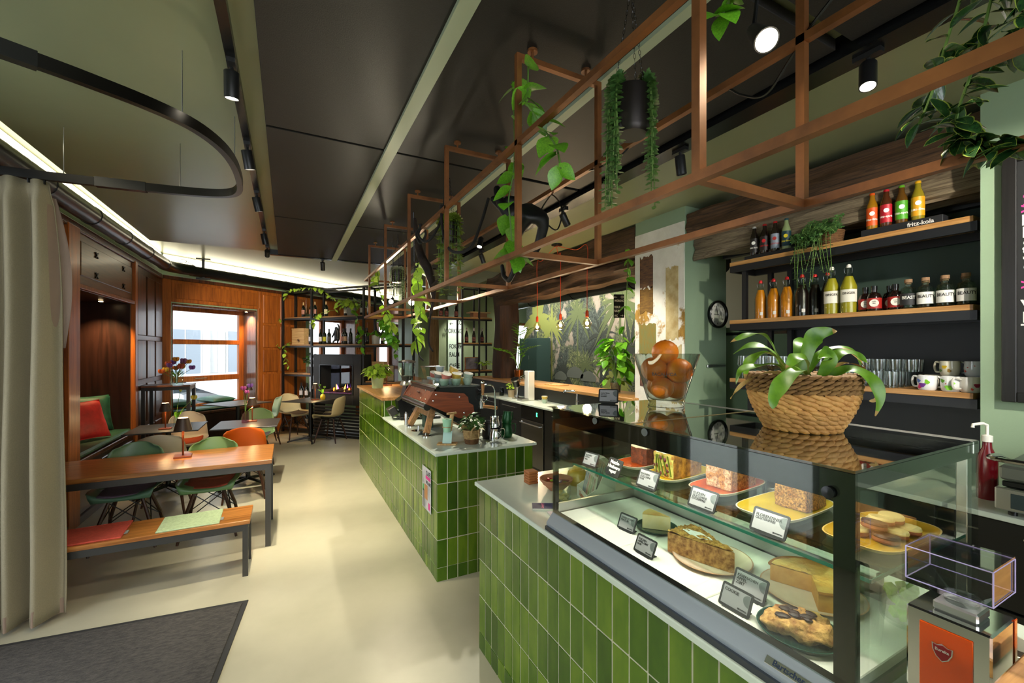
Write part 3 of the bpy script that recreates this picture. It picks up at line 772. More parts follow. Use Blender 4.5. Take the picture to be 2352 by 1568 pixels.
b = MB(); b.tube([(-.2, -.26, .66), (-.235, -.26, .66), (-.235, .26, .66), (-.2, .26, .66)], .011, 8); b.build('handle', STEEL, dw)

# ================================================================== COPPER FRAME
cf = thing('copper_frame', 'long suspended square-bar copper frame above the counters', 'frame')
XA, XB, ZL, ZM, ZT = .862, 1.285, 2.058, 2.522, 2.885
FY = [-.22, .70, 1.60, 2.52, 3.44, 4.38, 5.32]; B = .023
def cbar(name, p0, p1): MB().bar(p0, p1, B).build(name, COPPER, cf, ang=0)
for x in (XA, XB):
    for z in (ZL, ZM): cbar('rail', (x, -1.3, z), (x, 5.64, z))
    for y in FY: cbar('upright', (x, y, ZL + B / 2), (x, y, ZT - B / 2))
for y in FY:
    cbar('crossbar', (XA - B / 2, y, ZT), (XB + B / 2, y, ZT)); cbar('crossbar', (XA + B / 2, y, ZL), (XB - B / 2, y, ZL))
    for x in (XA + .07, XB - .07):
        b = MB(); b.tube([(x, y, ZT + B / 2), (x, y, 2.935)], .006, 8); b.lathe([(0, 2.925), (.022, 2.925), (.022, 2.935), (0, 2.935)], 16, TR((x, y, 0))); b.build('ceiling_mount', COPPER, cf)
for z in (ZL, ZM): cbar('crossbar', (XA + B / 2, 5.63, z), (XB - B / 2, 5.63, z))

# ================================================================== TRACK LIGHTS
tr = thing('light_track', 'black ceiling track running along the left edge of the black panels', 'track')
MB().box(-.245, -.205, -2.3, 6.66, 2.955, 2.999).build('rail', BLACKS, tr)
MB().box(-.205, 2.105, 6.60, 6.66, 2.93, 2.999).build('cross_rail', BLACKS, tr)
LENS = glow('spot_lens', '#fff4dc', 26)
HEADM = mat('spot_housing', '#1a1a1b', .4)
def track_spot(x, y, ztr, tgt, power, label, col=NEUT, ang=62, on=True, drop=.07):
    t = thing('track_spotlight', label, 'spotlight', (x, y, ztr), group='track spotlights')
    b = MB(); b.box(-.017, .017, -.05, .05, -.02, 0); b.tube([(0, 0, -.02), (0, 0, -drop)], .008, 8); b.build('bracket', HEADM, t)
    d = (Vector(tgt) - Vector((x, y, ztr - drop))).normalized()
    q = d.to_track_quat('-Z', 'Y').to_matrix().to_4x4(); M = Matrix.Translation((0, 0, -drop)) @ q
    MB().lathe([(0, .03), (.028, .03), (.031, .026), (.031, -.085), (.027, -.085), (.026, -.075), (0, -.075)], 20, M).build('head', HEADM, t)
    MB().lathe([(0, -.077), (.0255, -.077), (.0255, -.078), (0, -.078)], 20, M).build('lens', LENS if on else HEADM, t)
    if on:
        p = M @ Vector((0, 0, -.09)); spotlight('spot_lamp', p, p + d, power, col, ang, .7, .03, t)
    return t
PW = 95
for y, tg, lb in ((2.33, (-.25, 2.95, 0), 'above the bench end'), (3.20, (.25, 3.95, 0), 'above the long wooden table'), (4.14, (.40, 4.9, 0), 'between the long table and the orange chair'), (5.40, (.30, 6.1, 0), 'above the dark bistro tables'), (6.25, (-.35, 9.6, 1.7), 'at the far corner of the left track')):
    track_spot(-.225, y, 2.955, tg, PW * (.35 if y < 2.5 else (.85 if y < 4 else 1.45)), 'black cylinder spotlight on the left ceiling track ' + lb, WARM)
track_spot(-.225, .7, 2.955, (-.3, 2.4, 0), PW * .35, 'black cylinder spotlight on the left track over the doormat', WARM)
track_spot(-.225, -.6, 2.955, (.1, .6, 0), PW * .4, 'black cylinder spotlight on the left track by the shop window', WARM)
track_spot(.44, 6.63, 2.93, (.6, 7.6, .8), 40, 'black cylinder spotlight on the far cross track by the wine shelf', WARM)
for y, tg, lb, on in ((.92, (1.75, .75, 1.3), 'above the mug shelf', True), (1.90, (2.6, 2.0, .9), 'above the old plaster pier', False), (3.18, (3.22, 3.45, 1.5), 'facing the old plaster pier', True), (5.0, (3.0, 5.2, .92), 'above the tap tower', True), (-.3, (3.4, 1.3, 1.75), 'over the near end of the bar', True)):
    track_spot(2.17, y, 2.90, tg, 45 if 3 < y < 4 else 85, 'black cylinder spotlight on the right ceiling beam ' + lb, NEUT, on=on)
track_spot(1.9, 4.4, 2.935, (1.3, 3.9, 1.0), 70, 'black cylinder spotlight above the espresso machine', NEUT)

def frame_lamp(x, y, z, tgt, label, power):
    t = thing('frame_lamp', label, 'lamp', (x, y, z), group='bright bulbs in the copper frame')
    d = (Vector(tgt) - Vector((x, y, z))).normalized(); q = d.to_track_quat('-Z', 'Y').to_matrix().to_4x4()
    MB().lathe([(0, .14), (.018, .14), (.022, .10), (.026, .05), (.030, .012), (.030, .004), (0, .004)], 20, q).build('socket', HEADM, t)
    MB().lathe([(.0, -.002), (.020, .0), (.026, .004), (.0, .0045)], 24, q).build('bulb', glow('bulb_face', '#fff0cf', 60), t)
    b = MB(); p = q @ Vector((0, 0, .14)); b.tube([p, p + Vector((.01, 0, .06)), (0.02, 0, 2.932 - z)], .006, 6); b.build('cable', BLACKS, t)
    p = q @ Vector((0, 0, -.03)); spotlight('bulb_lamp', p, p + d, power, WARM, 120, .9, .045, t)
frame_lamp(1.10, .685, 2.45, (.75, .25, 1.9), 'large bright reflector bulb hanging over the glass case', 20)
frame_lamp(1.02, 3.98, 2.09, (.6, 3.0, 1.75), 'bright reflector bulb glowing beside the hanging branch', 34)
frame_lamp(1.12, 5.35, 2.24, (.75, 4.4, 1.8), 'bright reflector bulb at the far end of the copper frame', 30)
# LED cove along the two window walls
COVE = glow('cove_led', '#fff3d0', 2.3)
cv = thing('cove_light', 'bright LED cove strip along the top of the left panelled wall', 'light strip')
MB().box(-1.782, -1.770, .4, 8.62, 3.045, 3.185).build('diffuser', COVE, cv)
MB().box(-1.789, -1.782, .4, 8.62, 3.03, 3.198).build('channel', WHITE, cv)
cv = thing('cove_light', 'bright LED cove strip along the top of the slanted window wall', 'light strip', M=MW)
MB().box(.03, ENDT - .1, -.020, -.008, 3.045, 3.185).build('diffuser', COVE, cv)
MB().box(.02, ENDT - .1, -.008, -.001, 3.03, 3.198).build('channel', WHITE, cv)
# black ventilation ducts
DUCT = mat('black_duct', '#16181a', .28, .2)
def duct(name, label, p0, p1, r, grille=None, sp=.30, M=None):
    t = thing(name, label, 'duct'); p0 = Vector(p0); p1 = Vector(p1); d = p1 - p0; Lg = d.length; d.normalize()
    n = int(Lg / .06); pts = []; rs = []
    for i in range(n + 1):
        pts.append(p0 + d * (Lg * i / n)); rs.append(r * (1 + (.018 if i % 2 else 0)))
    MB().tube(pts, rs, 20).build('pipe', DUCT, t)
    k = 1
    while k * sp * 3 < Lg:
        p = p0 + d * (k * sp * 3); MB().tube([p - d * .03, p + d * .03], r * 1.07, 20).build('collar', DUCT, t); k += 1
    if grille is not None:
        q = d.to_track_quat('Z', 'Y').to_matrix().to_4x4()
        for i in range(9):
            a = 2 * PI * i / 30 + grille; o = q @ Vector((math.cos(a) * r * 1.05, math.sin(a) * r * 1.05, 0))
            MB().tube([p1 - d * .45 + o, p1 - d * .06 + o], .006, 5).build('grille_slat', BLACKS, t)
    return t
t = duct('air_duct', 'black spiral air duct along the left panelled wall', (-1.66, 1.0, 2.895), (-1.655, 8.30, 2.955), .086, 0.2)
b = MB(); b.tube([(-1.655, 8.25, 2.955), (-1.63, 8.45, 2.96), (-1.53, 8.63, 2.965), (-1.39, 8.77, 2.97)], .088, 16); b.build('elbow', DUCT, t)
a0 = ww(.36, .135, 2.97); a1 = ww(ENDT - .5, .135, 2.97)
t = duct('air_duct', 'black spiral air duct along the slanted window wall', a0, a1, .085)
p = ww(.55, .15, 0); b = MB(); b.bar((p.x, p.y, 2.88), (p.x, p.y, 3.199), .04); b.bar((p.x - .1, p.y, 2.865), (p.x + .1, p.y, 2.865), .03); b.bar((p.x - .1, p.y, 3.193), (p.x + .1, p.y, 3.193), .05, .012); b.build('hanger', BLACK, t)
b = MB(); b.tube([(p.x - .30 + .09 * math.cos(k * .5), p.y - .1, 3.12 + .03 * math.sin(k * .5)) for k in range(26)] + [(p.x - .1, p.y, 3.06)], .005, 5); b.build('cable', BLACKS, t)
duct('air_duct', 'black corrugated air duct in the room behind the opening', (4.6, 3.4, 2.72), (4.6, 9.4, 2.72), .15, sp=.5)

# ================================================================== CURTAIN AND MAT
RP = [(-1.79, 1.70), (-.88, 2.13), (-.66, 2.24), (-.50, 2.34), (-.38, 2.46), (-.30, 2.64), (-.265, 2.85), (-.26, 3.10), (-.275, 3.27), (-.33, 3.39), (-.45, 3.46), (-.62, 3.50), (-.80, 3.525), (-1.28, 3.575), (-1.79, 3.61)]
def smooth(pts, n=4):
    out = []
    for i in range(len(pts) - 1):
        p0 = pts[max(i - 1, 0)]; p1 = pts[i]; p2 = pts[i + 1]; p3 = pts[min(i + 2, len(pts) - 1)]
        for k in range(n):
            t = k / n
            out.append(tuple(.5 * ((2 * b) + (-a + c) * t + (2 * a - 5 * b + 4 * c - d) * t * t + (-a + 3 * b - 3 * c + d) * t ** 3) for a, b, c, d in zip(p0, p1, p2, p3)))
    out.append(tuple(pts[-1])); return out
cr = thing('curtain_rail', 'curved black curtain rail around the entrance', 'rail')
pp = smooth(RP, 5)
b = MB()
for off, z0, z1, hw in ((0, 2.665, 2.715, .016),):
    n = len(pp); V = []
    for i, (x, y) in enumerate(pp):
        d = Vector((pp[min(i + 1, n - 1)][0] - pp[max(i - 1, 0)][0], pp[min(i + 1, n - 1)][1] - pp[max(i - 1, 0)][1], 0)).normalized(); s = Vector((-d.y, d.x, 0)) * hw
        V += [(x + s.x, y + s.y, z0), (x - s.x, y - s.y, z0), (x - s.x, y - s.y, z1), (x + s.x, y + s.y, z1)]
    F = [(4 * i + k, 4 * i + (k + 1) % 4, 4 * i + 4 + (k + 1) % 4, 4 * i + 4 + k) for i in range(n - 1) for k in range(4)] + [(0, 1, 2, 3), (4 * n - 1, 4 * n - 2, 4 * n - 3, 4 * n - 4)]
    b.add(V, F)
b.build('rail', mat('bronze_black_rail', '#15130f', .3, .5), cr)
for (xa, ya), (xb, yb) in (((-.80, 3.527), (-1.05, 3.553)), ((-.80, 2.168), (-1.0, 2.073))):
    MB().bar((xa, ya, 2.69), (xb, yb, 2.69), .04, .058).build('joint_sleeve', BLACKS, cr)
for x, y in ((-.62, 3.50), (-.42, 2.41), (-1.2, 3.566), (-1.2, 1.98), (-.27, 2.95)):
    MB().tube([(x, y, 2.715), (x, y, 2.999)], .0025, 5).build('hanger_wire', STEEL, cr)
CURT = mat('taupe_felt_curtain', '#92886f', .95, var=.08, vs=160, bump=.25, bs=400)
LIN = mat('curtain_lining', '#8a7565', .8, var=.05, vs=10)
cu = thing('curtain', 'heavy taupe felt curtain hanging in deep folds at the entrance', 'curtain')
def curt(u, v, back=0.0):
    z = .035 + (2.66 - .035) * v
    x = -1.245 - .53 * u
    wv = math.sin(u * 2 * PI * 4.6 + .6 + .5 * math.sin(v * 2)) 
    am = .070 * (1 - .25 * v) * (.55 + .45 * math.sin(3 * u + 1))
    y = 3.585 + am * wv + .012 * math.sin(v * 9 + u * 5)
    if u < .12: x += .04 * math.sin(min(1, (1 - v) * 3.2) * PI * .5) * (1 - u / .12) - .03 * v * (1 - u / .12)
    if v > .97: y = 3.577 + (y - 3.577) * .5
    return (x, y - .0 + back, z)
o = MB().grid(curt, 110, 40).build('cloth', CURT, cu, ang=0)
for p_ in o.data.polygons: p_.use_smooth = True
md = o.modifiers.new('thickness', 'SOLIDIFY'); md.thickness = .006
o = MB().grid(lambda u, v: tuple(Vector(curt(u * .09, .62 + v * .35)) + Vector((.008 + .035 * math.sin(PI * v) * (1 - u), .012, 0))), 14, 40).build('lining', LIN, cu, ang=0)
o = MB().grid(lambda u, v: tuple(Vector(curt(u, v * .035)) + Vector((0, -.008, -.004))), 110, 3).build('hem', LIN, cu, ang=0)
for k in range(6):
    p = curt(.04 + k * .17, 1); MB().tube([(p[0], 3.577, 2.64), (p[0], 3.577, 2.668)], .006, 6).build('glider', BLACKS, cu)
mt = thing('doormat', 'large dark grey ribbed doormat inside the entrance', 'doormat', (-.227, 3.324, 0), -.107)
MB().cbox(-1.45, -.03, -1.25, -.03, .001, .012, .003).build('carpet', mat('mat_carpet', '#2e2c2b', .95, hx2='#4c4844', vs=70, bump=.6, bs=180, stretch=(.35, 1, 1)), mt)
b = MB(); b.cbox(-1.48, 0, -.03, 0, .0, .008, .002); b.cbox(-.03, 0, -1.28, -.03, 0, .008, .002); b.cbox(-1.48, -1.45, -1.28, -.03, 0, .008, .002); b.cbox(-1.45, -.03, -1.28, -1.25, 0, .008, .002)
b.build('rubber_border', mat('mat_rubber', '#2b2b2c', .7), mt)
# ================================================================== SEATING AREA
LEGW = wood('dowel_leg_wood', '#2a150c', '#4a2a18', .4, 2, 3)
WIRE = mat('black_wire', '#121212', .4)
PROF = [(.225, .432, .185), (.235, .447, .205), (.215, .456, .222), (.15, .457, .232), (.06, .450, .236), (-.03, .446, .236), (-.10, .450, .232), (-.150, .468, .228), (-.185, .505, .224), (-.205, .56, .220), (-.220, .63, .214), (-.235, .70, .204), (-.246, .76, .188), (-.253, .80, .160), (-.257, .822, .120)]
def shell_fn(u, v):
    i = v * (len(PROF) - 1); k = min(int(i), len(PROF) - 2); f = i - k; f2 = f
    y, z, w = [PROF[k][q] * (1 - f2) + PROF[k + 1][q] * f2 for q in range(3)]
    s = 2 * u - 1; back = max(0, min(1, (v - .42) / .25))
    e = abs(s) ** 2.6
    z += e * (.052 * (1 - back) * (1 if v > .1 else v / .1)); y += e * back * .075
    if v > .8: z -= e * .03 * (v - .8) / .2
    return (s * w, y, z)
SHELL_ME = MB().grid(shell_fn, 16, 42).mesh('shell', mat('sage_shell', '#5f7d58', .42), 0)
for p_ in SHELL_ME.polygons: p_.use_smooth = True
def chair_parts(t, m):
    o = ob('shell', SHELL_ME, t); o.material_slots[0].link = 'OBJECT'; o.material_slots[0].material = m
    md = o.modifiers.new('thickness', 'SOLIDIFY'); md.thickness = .007; md.offset = -1
    for sx in (-1, 1):
        for sy in (-1, 1):
            b = MB(); b.tube([(sx * .235 * (.9 if sy > 0 else .85), sy * .20 + .0, 0), (sx * .17, sy * .155, .20), (sx * .105, sy * .11, .41)], [.010, .0145, .013], 8); b.build('leg', LEGW, t)
    b = MB()
    for sy in (-1, 1):
        b.bar((-.105, sy * .11, .425), (.105, sy * .11, .425), .012)
        b.tube([(-.18, sy * .165, .17), (.11, sy * .11, .39)], .0045, 5); b.tube([(.18, sy * .165, .17), (-.11, sy * .11, .39)], .0045, 5)
    for sx in (-1, 1):
        b.tube([(sx * .18, -.165, .17), (sx * .11, .11, .39)], .0045, 5); b.tube([(sx * .18, .165, .17), (sx * .11, -.11, .39)], .0045, 5)
    b.box(-.115, .115, -.12, .12, .425, .437)
    b.build('wire_brace', WIRE, t)
CH = {}
def chair(x, y, face, hx, label, key):
    """face: heading (radians) that the sitter looks towards, 0 = +y"""
    t = thing('shell_chair', label, 'chair', (x, y, 0), face, 'moulded shell chairs')
    m = mat('shell_' + key, hx, .42)
    if not CH: chair_parts(t, m); CH['p'] = t
    else:
        for c in CH['p'].children:
            n = c.copy(); COL.objects.link(n); n.parent = t
            if c.name.startswith('shell'): n.material_slots[0].link = 'OBJECT'; n.material_slots[0].material = m
    return t
def pad(x, y, face, hx, label, tilt=0.0, rough=.95, twist=0.0):
    t = thing('seat_pad', label, 'cushion', M=TR((x, y, .452), face))
    def fn(u, v):
        X = (u - .5) * .34; Y = (v - .5) * .34 + .05; e = abs(2 * u - 1) ** 2.4
        cc = math.cos(twist) * X - math.sin(twist) * Y; ss = math.sin(twist) * X + math.cos(twist) * Y
        return (cc, ss, .014 + e * .022 + max(0, -(ss) - .08) * .35)
    o = MB().grid(fn, 8, 8).build('felt', mat('felt_' + hx, hx, rough, var=.15, vs=60, bump=.3, bs=200), t)
    md = o.modifiers.new('thickness', 'SOLIDIFY'); md.thickness = .012; md.offset = -1
    b = MB(); b.box(.165, .185, .0, .04, .03, .036); b.build('tag', mat('felt_tag', '#8c8c86', .8), t)
    return t
F = PI
chair(-1.195, 4.79, F, '#4f7058', 'deep green shell chair with a mauve pad at the long wooden table', 'deepgreen')
pad(-1.195, 4.79, F, '#5a4a58', 'mauve felt pad on the deep green shell chair', twist=.1)
chair(-.615, 4.73, F, '#5f8252', 'sage green shell chair with a rust pad at the long wooden table', 'sagegreen')
pad(-.615, 4.73, F, '#8a3a22', 'rust felt pad on the sage green shell chair', twist=-.1)
chair(-.43, 5.70, .06, '#c8540c', 'orange shell chair with its back to the long wooden table', 'orange')
chair(-1.13, 5.58, .04, '#a8a393', 'grey shell chair with its back to the long wooden table', 'warmgrey')
chair(-1.17, 6.98, F + .1, '#cfcabd', 'white shell chair with an orange pad behind the dark bistro table', 'white')
pad(-1.17, 6.98, F + .1, '#c0512a', 'orange felt pad on the white shell chair')
chair(-.40, 6.95, F - .15, '#86a878', 'mint green shell chair with a grey pad behind the dark bistro table', 'mint')
pad(-.40, 6.95, F - .15, '#5d5560', 'grey felt pad on the mint green shell chair')
chair(-.34, 8.74, 1.75, '#9fb8a4', 'pale mint shell chair beside the window-seat table', 'palemint')
chair(.11, 9.14, -2.6, '#cbbd98', 'cream shell chair left of the fireplace table', 'cream1')
pad(.11, 9.14, -2.6, '#4b4038', 'dark brown felt pad on the cream chair left of the fireplace table')
chair(.70, 8.47, .98, '#c8b88e', 'cream shell chair right of the fireplace table', 'cream2')
pad(.70, 8.47, .98, '#4b4038', 'dark brown felt pad on the cream chair right of the fireplace table')

# long wooden table and bench
def trestle(name, label, cat, x0, x1, y0, y1, h, th, lw):
    t = thing(name, label, cat, (x1, y0, 0)); lx = x0 - x1; ly = y1 - y0
    MB().cbox(lx, 0, 0, ly, h - th, h, .003).build('top', WALNUT, t)
    FM = mat('raw_steel_leg', '#4a4844', .4, .7)
    for x in (-.03, lx + .03):
        for y in (.03, ly - .03): MB().box(x - lw / 2, x + lw / 2, y - lw / 2, y + lw / 2, 0, h - th - .002).build('leg', FM, t)
        MB().box(x - lw / 2, x + lw / 2, .03 + lw / 2, ly - .03 - lw / 2, h - th - .04, h - th - .002).build('apron', FM, t)
    for y in (.03, ly - .03): MB().box(lx + .03 + lw / 2, -.03 - lw / 2, y - lw / 2, y + lw / 2, h - th - .05, h - th - .002).build('apron', FM, t)
    return t
trestle('dining_table', 'long wooden table with raw steel legs behind the bench', 'table', -1.70, -.115, 4.16, 4.86, .73, .035, .04)
trestle('bench', 'low wooden bench with steel legs and two felt pads', 'bench', -1.66, -.243, 3.68, 4.03, .412, .03, .035)
def flatpad(x, y, rz, sx, sy, z, hx, label):
    t = thing('seat_pad', label, 'cushion', (x, y, z), rz)
    fm = mat('felt_' + hx, hx, .95, var=.15, vs=60, bump=.3, bs=200)
    MB().cbox(-sx / 2, sx / 2, -sy / 2, sy / 2, .0, .011, .004).build('felt', fm, t)
    b = MB(); b.tube([(-sx / 2 + .004, -sy / 2 + .004, .006), (sx / 2 - .004, -sy / 2 + .004, .006), (sx / 2 - .004, sy / 2 - .004, .006), (-sx / 2 + .004, sy / 2 - .004, .006)], .0065, 6, closed=True); b.build('piping', fm, t)
    MB().box(sx / 2, sx / 2 + .018, -sy * .3, -sy * .12, .003, .007).build('tag', mat('felt_tag', '#8c8c86'), t)
flatpad(-.615, 3.845, .03, .36, .30, .412, '#aabd93', 'pale green felt pad on the wooden bench')
flatpad(-1.16, 3.865, .05, .36, .32, .412, '#c04a38', 'coral red felt pad on the wooden bench')

# dark bistro tables
TTOP = mat('dark_laminate', '#34363a', .42, var=.12, vs=50)
def bistro(x, y, rz, s, label, foot=True):
    t = thing('bistro_table', label, 'table', (x, y, 0), rz, 'dark bistro tables')
    MB().cbox(-s / 2, s / 2, -s / 2, s / 2, .726, .74, .003).build('top', TTOP, t)
    MB().tube([(0, 0, .05), (0, 0, .726)], .027, 12).build('column', BLACK, t)
    MB().box(-.12, .12, -.12, .12, .716, .726).build('mount_plate', BLACK, t)
    for k in range(4):
        a = PI / 4 + k * PI / 2; MB().tube([(0, 0, .065), (math.cos(a) * .36, math.sin(a) * .36, .018)], [.02, .014], 8).build('foot', BLACK, t)
        MB().lathe([(0, 0), (.02, 0), (.02, .02), (0, .022)], 10, TR((math.cos(a) * .36, math.sin(a) * .36, 0))).build('glide', BLACK, t)
    return t
bistro(-1.245, 6.38, 0, .68, 'dark square bistro table by the left wall niche')
bistro(-.435, 6.28, -.05, .68, 'dark square bistro table between the orange and mint chairs')
bistro(-.76, 8.80, RZ, .74, 'dark square bistro table in front of the window seat')
bistro(.37, 8.70, RZ + .15, .66, 'dark square bistro table in front of the fireplace')
# high side table with flowers
ht = thing('console_table', 'tall black-framed table with a wooden top in the corner', 'table', (-1.42, 7.62, 0))
MB().cbox(-.32, .22, -.22, .22, 1.145, 1.17, .003).build('top', wood('console_top', '#4a2c1c', '#6e4630', .3, 0, 1.2), ht)
for x in (-.295, .195):
    for y in (-.195, .195): MB().box(x - .02, x + .02, y - .02, y + .02, 0, 1.143).build('leg', BLACK, ht)
for y in (-.195, .195): MB().box(-.275, .175, y - .015, y + .015, 1.10, 1.143).build('apron', BLACK, ht)
for x in (-.295, .195): MB().box(x - .015, x + .015, -.175, .175, 1.10, 1.143).build('apron', BLACK, ht)

# table lamps
SHADE = mat('bronze_shade', '#4a3a30', .4, .3); CST = mat('copper_stem', '#8a4526', .3, .7)
LG = glow('lamp_ring', '#ffcf8c', 9)
LAMP = []
def table_lamp(x, y, z, rz, label, s=1.0):
    if not LAMP:
        t = thing('table_lamp', label, 'lamp', M=TR((x, y, z), rz, s=s), group='cordless table lamps')
        MB().cbox(-.055, .055, -.055, .055, 0, .013, .002).build('base', CST, t)
        MB().tube([(0, 0, .013), (0, 0, .225)], [.0065, .009], 10).build('stem', CST, t)
        MB().lathe([(.055, .205), (.060, .205), (.036, .300), (.032, .300)], 28).build('shade', SHADE, t)
        MB().lathe([(0, .298), (.031, .298), (.031, .3015), (0, .3015)], 24).build('top_light', LG, t)
        MB().lathe([(0, .222), (.045, .222), (.045, .226), (0, .226)], 24).build('diffuser', LG, t)
        pointlight('lamp_glow', (0, 0, .19), 2.2, (1, .68, .32), .03, t)
        LAMP.append(t); return t
    return dup(LAMP[0], None, None, label, M=TR((x, y, z), rz, s=s))
table_lamp(-.80, 4.62, .73, .1, 'bronze cordless lamp on the long wooden table', 1.12)
table_lamp(-1.25, 6.27, .74, 0, 'bronze cordless lamp on the bistro table by the niche')
table_lamp(-.40, 6.44, .74, 0, 'bronze cordless lamp on the bistro table by the orange chair')
table_lamp(-.60, 8.86, .74, .3, 'bronze cordless lamp on the window-seat bistro table')
table_lamp(.45, 8.66, .74, .3, 'bronze cordless lamp on the fireplace bistro table')
table_lamp(1.30, 6.50, 1.13, .3, 'bronze cordless lamp on the oak bar top')

# cushions in the left niche and on the window seat
VELV = mat('green_velvet', '#0e3a2c', .55, hx2='#1f5a45', vs=12, bump=.15, bs=30); REDV = mat('red_velvet', '#8e0f16', .6, hx2='#b81f24', vs=10, bump=.15, bs=30)
def pillow(loc, rz, tilt, sx, sz, m, label, puff=.075, roll=0):
    t = thing('pillow', label, 'pillow', M=Matrix.Translation(loc) @ Matrix.Rotation(rz, 4, 'Z') @ Matrix.Rotation(tilt, 4, 'X') @ Matrix.Rotation(roll, 4, 'Y'))
    b = MB()
    for sg in (1, -1):
        def fn(u, v):
            a, c = 2 * u - 1, 2 * v - 1; e = (1 - a ** 4) * (1 - c ** 4)
            pin = 1 - .09 * (1 - abs(a)) * abs(c) ** 3 - .09 * (1 - abs(c)) * abs(a) ** 3 if True else 1
            return (a * sx / 2 * (1 - .07 * (1 - c * c)), sg * puff * e ** .55 * (1 + .12 * noise.noise(Vector((a * 2, c * 2, sg)))), sz / 2 + c * sz / 2 * (1 - .07 * (1 - a * a)))
        b.grid(fn if sg > 0 else (lambda u, v: fn(1 - u, v)), 16, 16)
    b.build('cover', m, t)
    b = MB(); pts = [(-1, -1), (1, -1), (1, 1), (-1, 1)]; P = []
    for i in range(4):
        for k in range(8):
            f = k / 8; a = pts[i][0] * (1 - f) + pts[(i + 1) % 4][0] * f; c = pts[i][1] * (1 - f) + pts[(i + 1) % 4][1] * f
            P.append((a * sx / 2 * (1 - .07 * (1 - c * c)), 0, sz / 2 + c * sz / 2 * (1 - .07 * (1 - a * a))))
    b.tube(P, .004, 5, closed=True); b.build('seam', m, t)
    return t
cs = thing('seat_cushion', 'dark green velvet cushion lying on the left niche seat', 'cushion', (-2.06, 6.33, .60))
MB().cbox(-.30, .30, -.80, .80, .0, .055, .02).build('cover', VELV, cs)
pillow((-2.12, 6.95, .67), .55, -.28, .46, .44, VELV, 'green velvet pillow leaning in the left niche corner')
pillow((-2.22, 6.52, .67), 1.45, -.25, .46, .43, mat('green_velvet', '#0e3a2c'), 'green velvet pillow behind the red pillow')
pillow((-1.93, 6.33, .67), 1.0, -.35, .48, .44, REDV, 'bright red velvet pillow in the left niche')
cs = thing('seat_cushion', 'dark green cushion lying on the corner window seat', 'cushion', M=MW @ Matrix.Translation((.9, .14, .60)))
MB().cbox(-.70, .66, -.20, .18, .0, .05, .02).build('cover', VELV, cs)
for k, (t_, o_, lb) in enumerate(((.40, .02, 'green velvet pillow lying flat at the left of the corner window seat'), (1.15, .0, 'green velvet pillow lying flat at the right of the corner window seat'))):
    p = ww(t_, o_, .66); pillow((p.x - .20 * E2.x, p.y - .20 * E2.y, .72), -AL + PI / 2 + .2 * k - PI / 2 + PI / 2, -1.5, .5, .42, VELV, lb, .06)
# ================================================================== ESPRESSO COUNTER
LEATH = wood('machine_panel_wood', '#6b2d12', '#94481f', .4, 0, 2.0)
ASH = wood('machine_leg_wood', '#8a6540', '#b98a58', .45, 2, 2.0)
em = thing('espresso_machine', 'large black espresso machine with reddish-brown panels on wooden legs', 'espresso machine', (1.22, 3.83, .92))
def wpt(x, y, z): return (x - 1.22, y - 3.83, z - .92)
def xz(poly, y0, y1, name, m, par=em):
    b = MB(); b.prism([(x - 1.22, z - .92) for x, z in poly], 0, y1 - y0, frm((1, 0, 0), (0, 0, 1), (0, y1 - 3.83, 0)))
    return b.build(name, m, par)
body = xz([(1.02, 1.20), (1.085, 1.335), (1.45, 1.340), (1.50, 1.28), (1.47, 1.14), (1.37, 1.03), (1.30, 1.02), (1.06, 1.165)], 3.46, 4.20, 'body', BLACKS)
EP = [(1.060, 1.312), (1.33, 1.284), (1.365, 1.25), (1.372, 1.205), (1.412, 1.18), (1.425, 1.11), (1.36, 1.078), (1.29, 1.075), (1.0, 1.212)]
for y0, y1 in ((3.432, 3.459), (4.201, 4.228)):
    pn = xz(EP, y0, y1, 'end_panel', LEATH)
    for x, z in ((1.085, 1.285), (1.06, 1.235), (1.29, 1.255), (1.33, 1.12)): MB().ball(wpt(x, y0 - .001, z), .008, 8, 6, (1, .5, 1)).build('screw', CHROME, pn)
b = MB(); b.bar(wpt(1.085, 3.83, 1.318), wpt(1.012, 3.83, 1.222), .74, .014, (0, 1, 0)) if False else None
bp_ = MB(); bp_.add([wpt(1.083, 3.46, 1.322), wpt(1.083, 4.20, 1.322), wpt(1.008, 4.20, 1.218), wpt(1.008, 3.46, 1.218), wpt(1.093, 3.46, 1.316), wpt(1.093, 4.20, 1.316), wpt(1.018, 4.20, 1.212), wpt(1.018, 3.46, 1.212)], [(0, 1, 2, 3), (4, 7, 6, 5), (0, 4, 5, 1), (2, 6, 7, 3), (0, 3, 7, 4), (1, 5, 6, 2)])
back = bp_.build('back_panel', LEATH, em)
for y in (3.52, 3.66, 4.02, 4.14):
    for f in (.2, .8): MB().ball(wpt(1.083 - .075 * f - .004, y, 1.322 - .104 * f), .006, 8, 6).build('screw', CHROME, back)
MB().box(-.006, .002, -.03, .03, -.02, .02, TR(wpt(1.044, 3.80, 1.272), 0, 0, -.62)).build('emblem', mat('emblem_brown', '#4a2212', .4), back)
MB().tube([wpt(1.095, 3.42, 1.336), wpt(1.095, 4.24, 1.336)], .017, 12).build('top_roller', mat('dark_chrome', '#4a463f', .15, 1.0), em)
MB().tube([wpt(1.015, 3.45, 1.185), wpt(1.015, 4.21, 1.185)], .031, 14).build('lower_roller', BLACKS, em)
MB().cbox(*[v for v in (1.10 - 1.22, 1.47 - 1.22, 3.42 - 3.83, 4.24 - 3.83, 1.341 - .92, 1.353 - .92)], .002).build('cup_tray', mat('tray_steel', '#777a78', .25, .9), em)
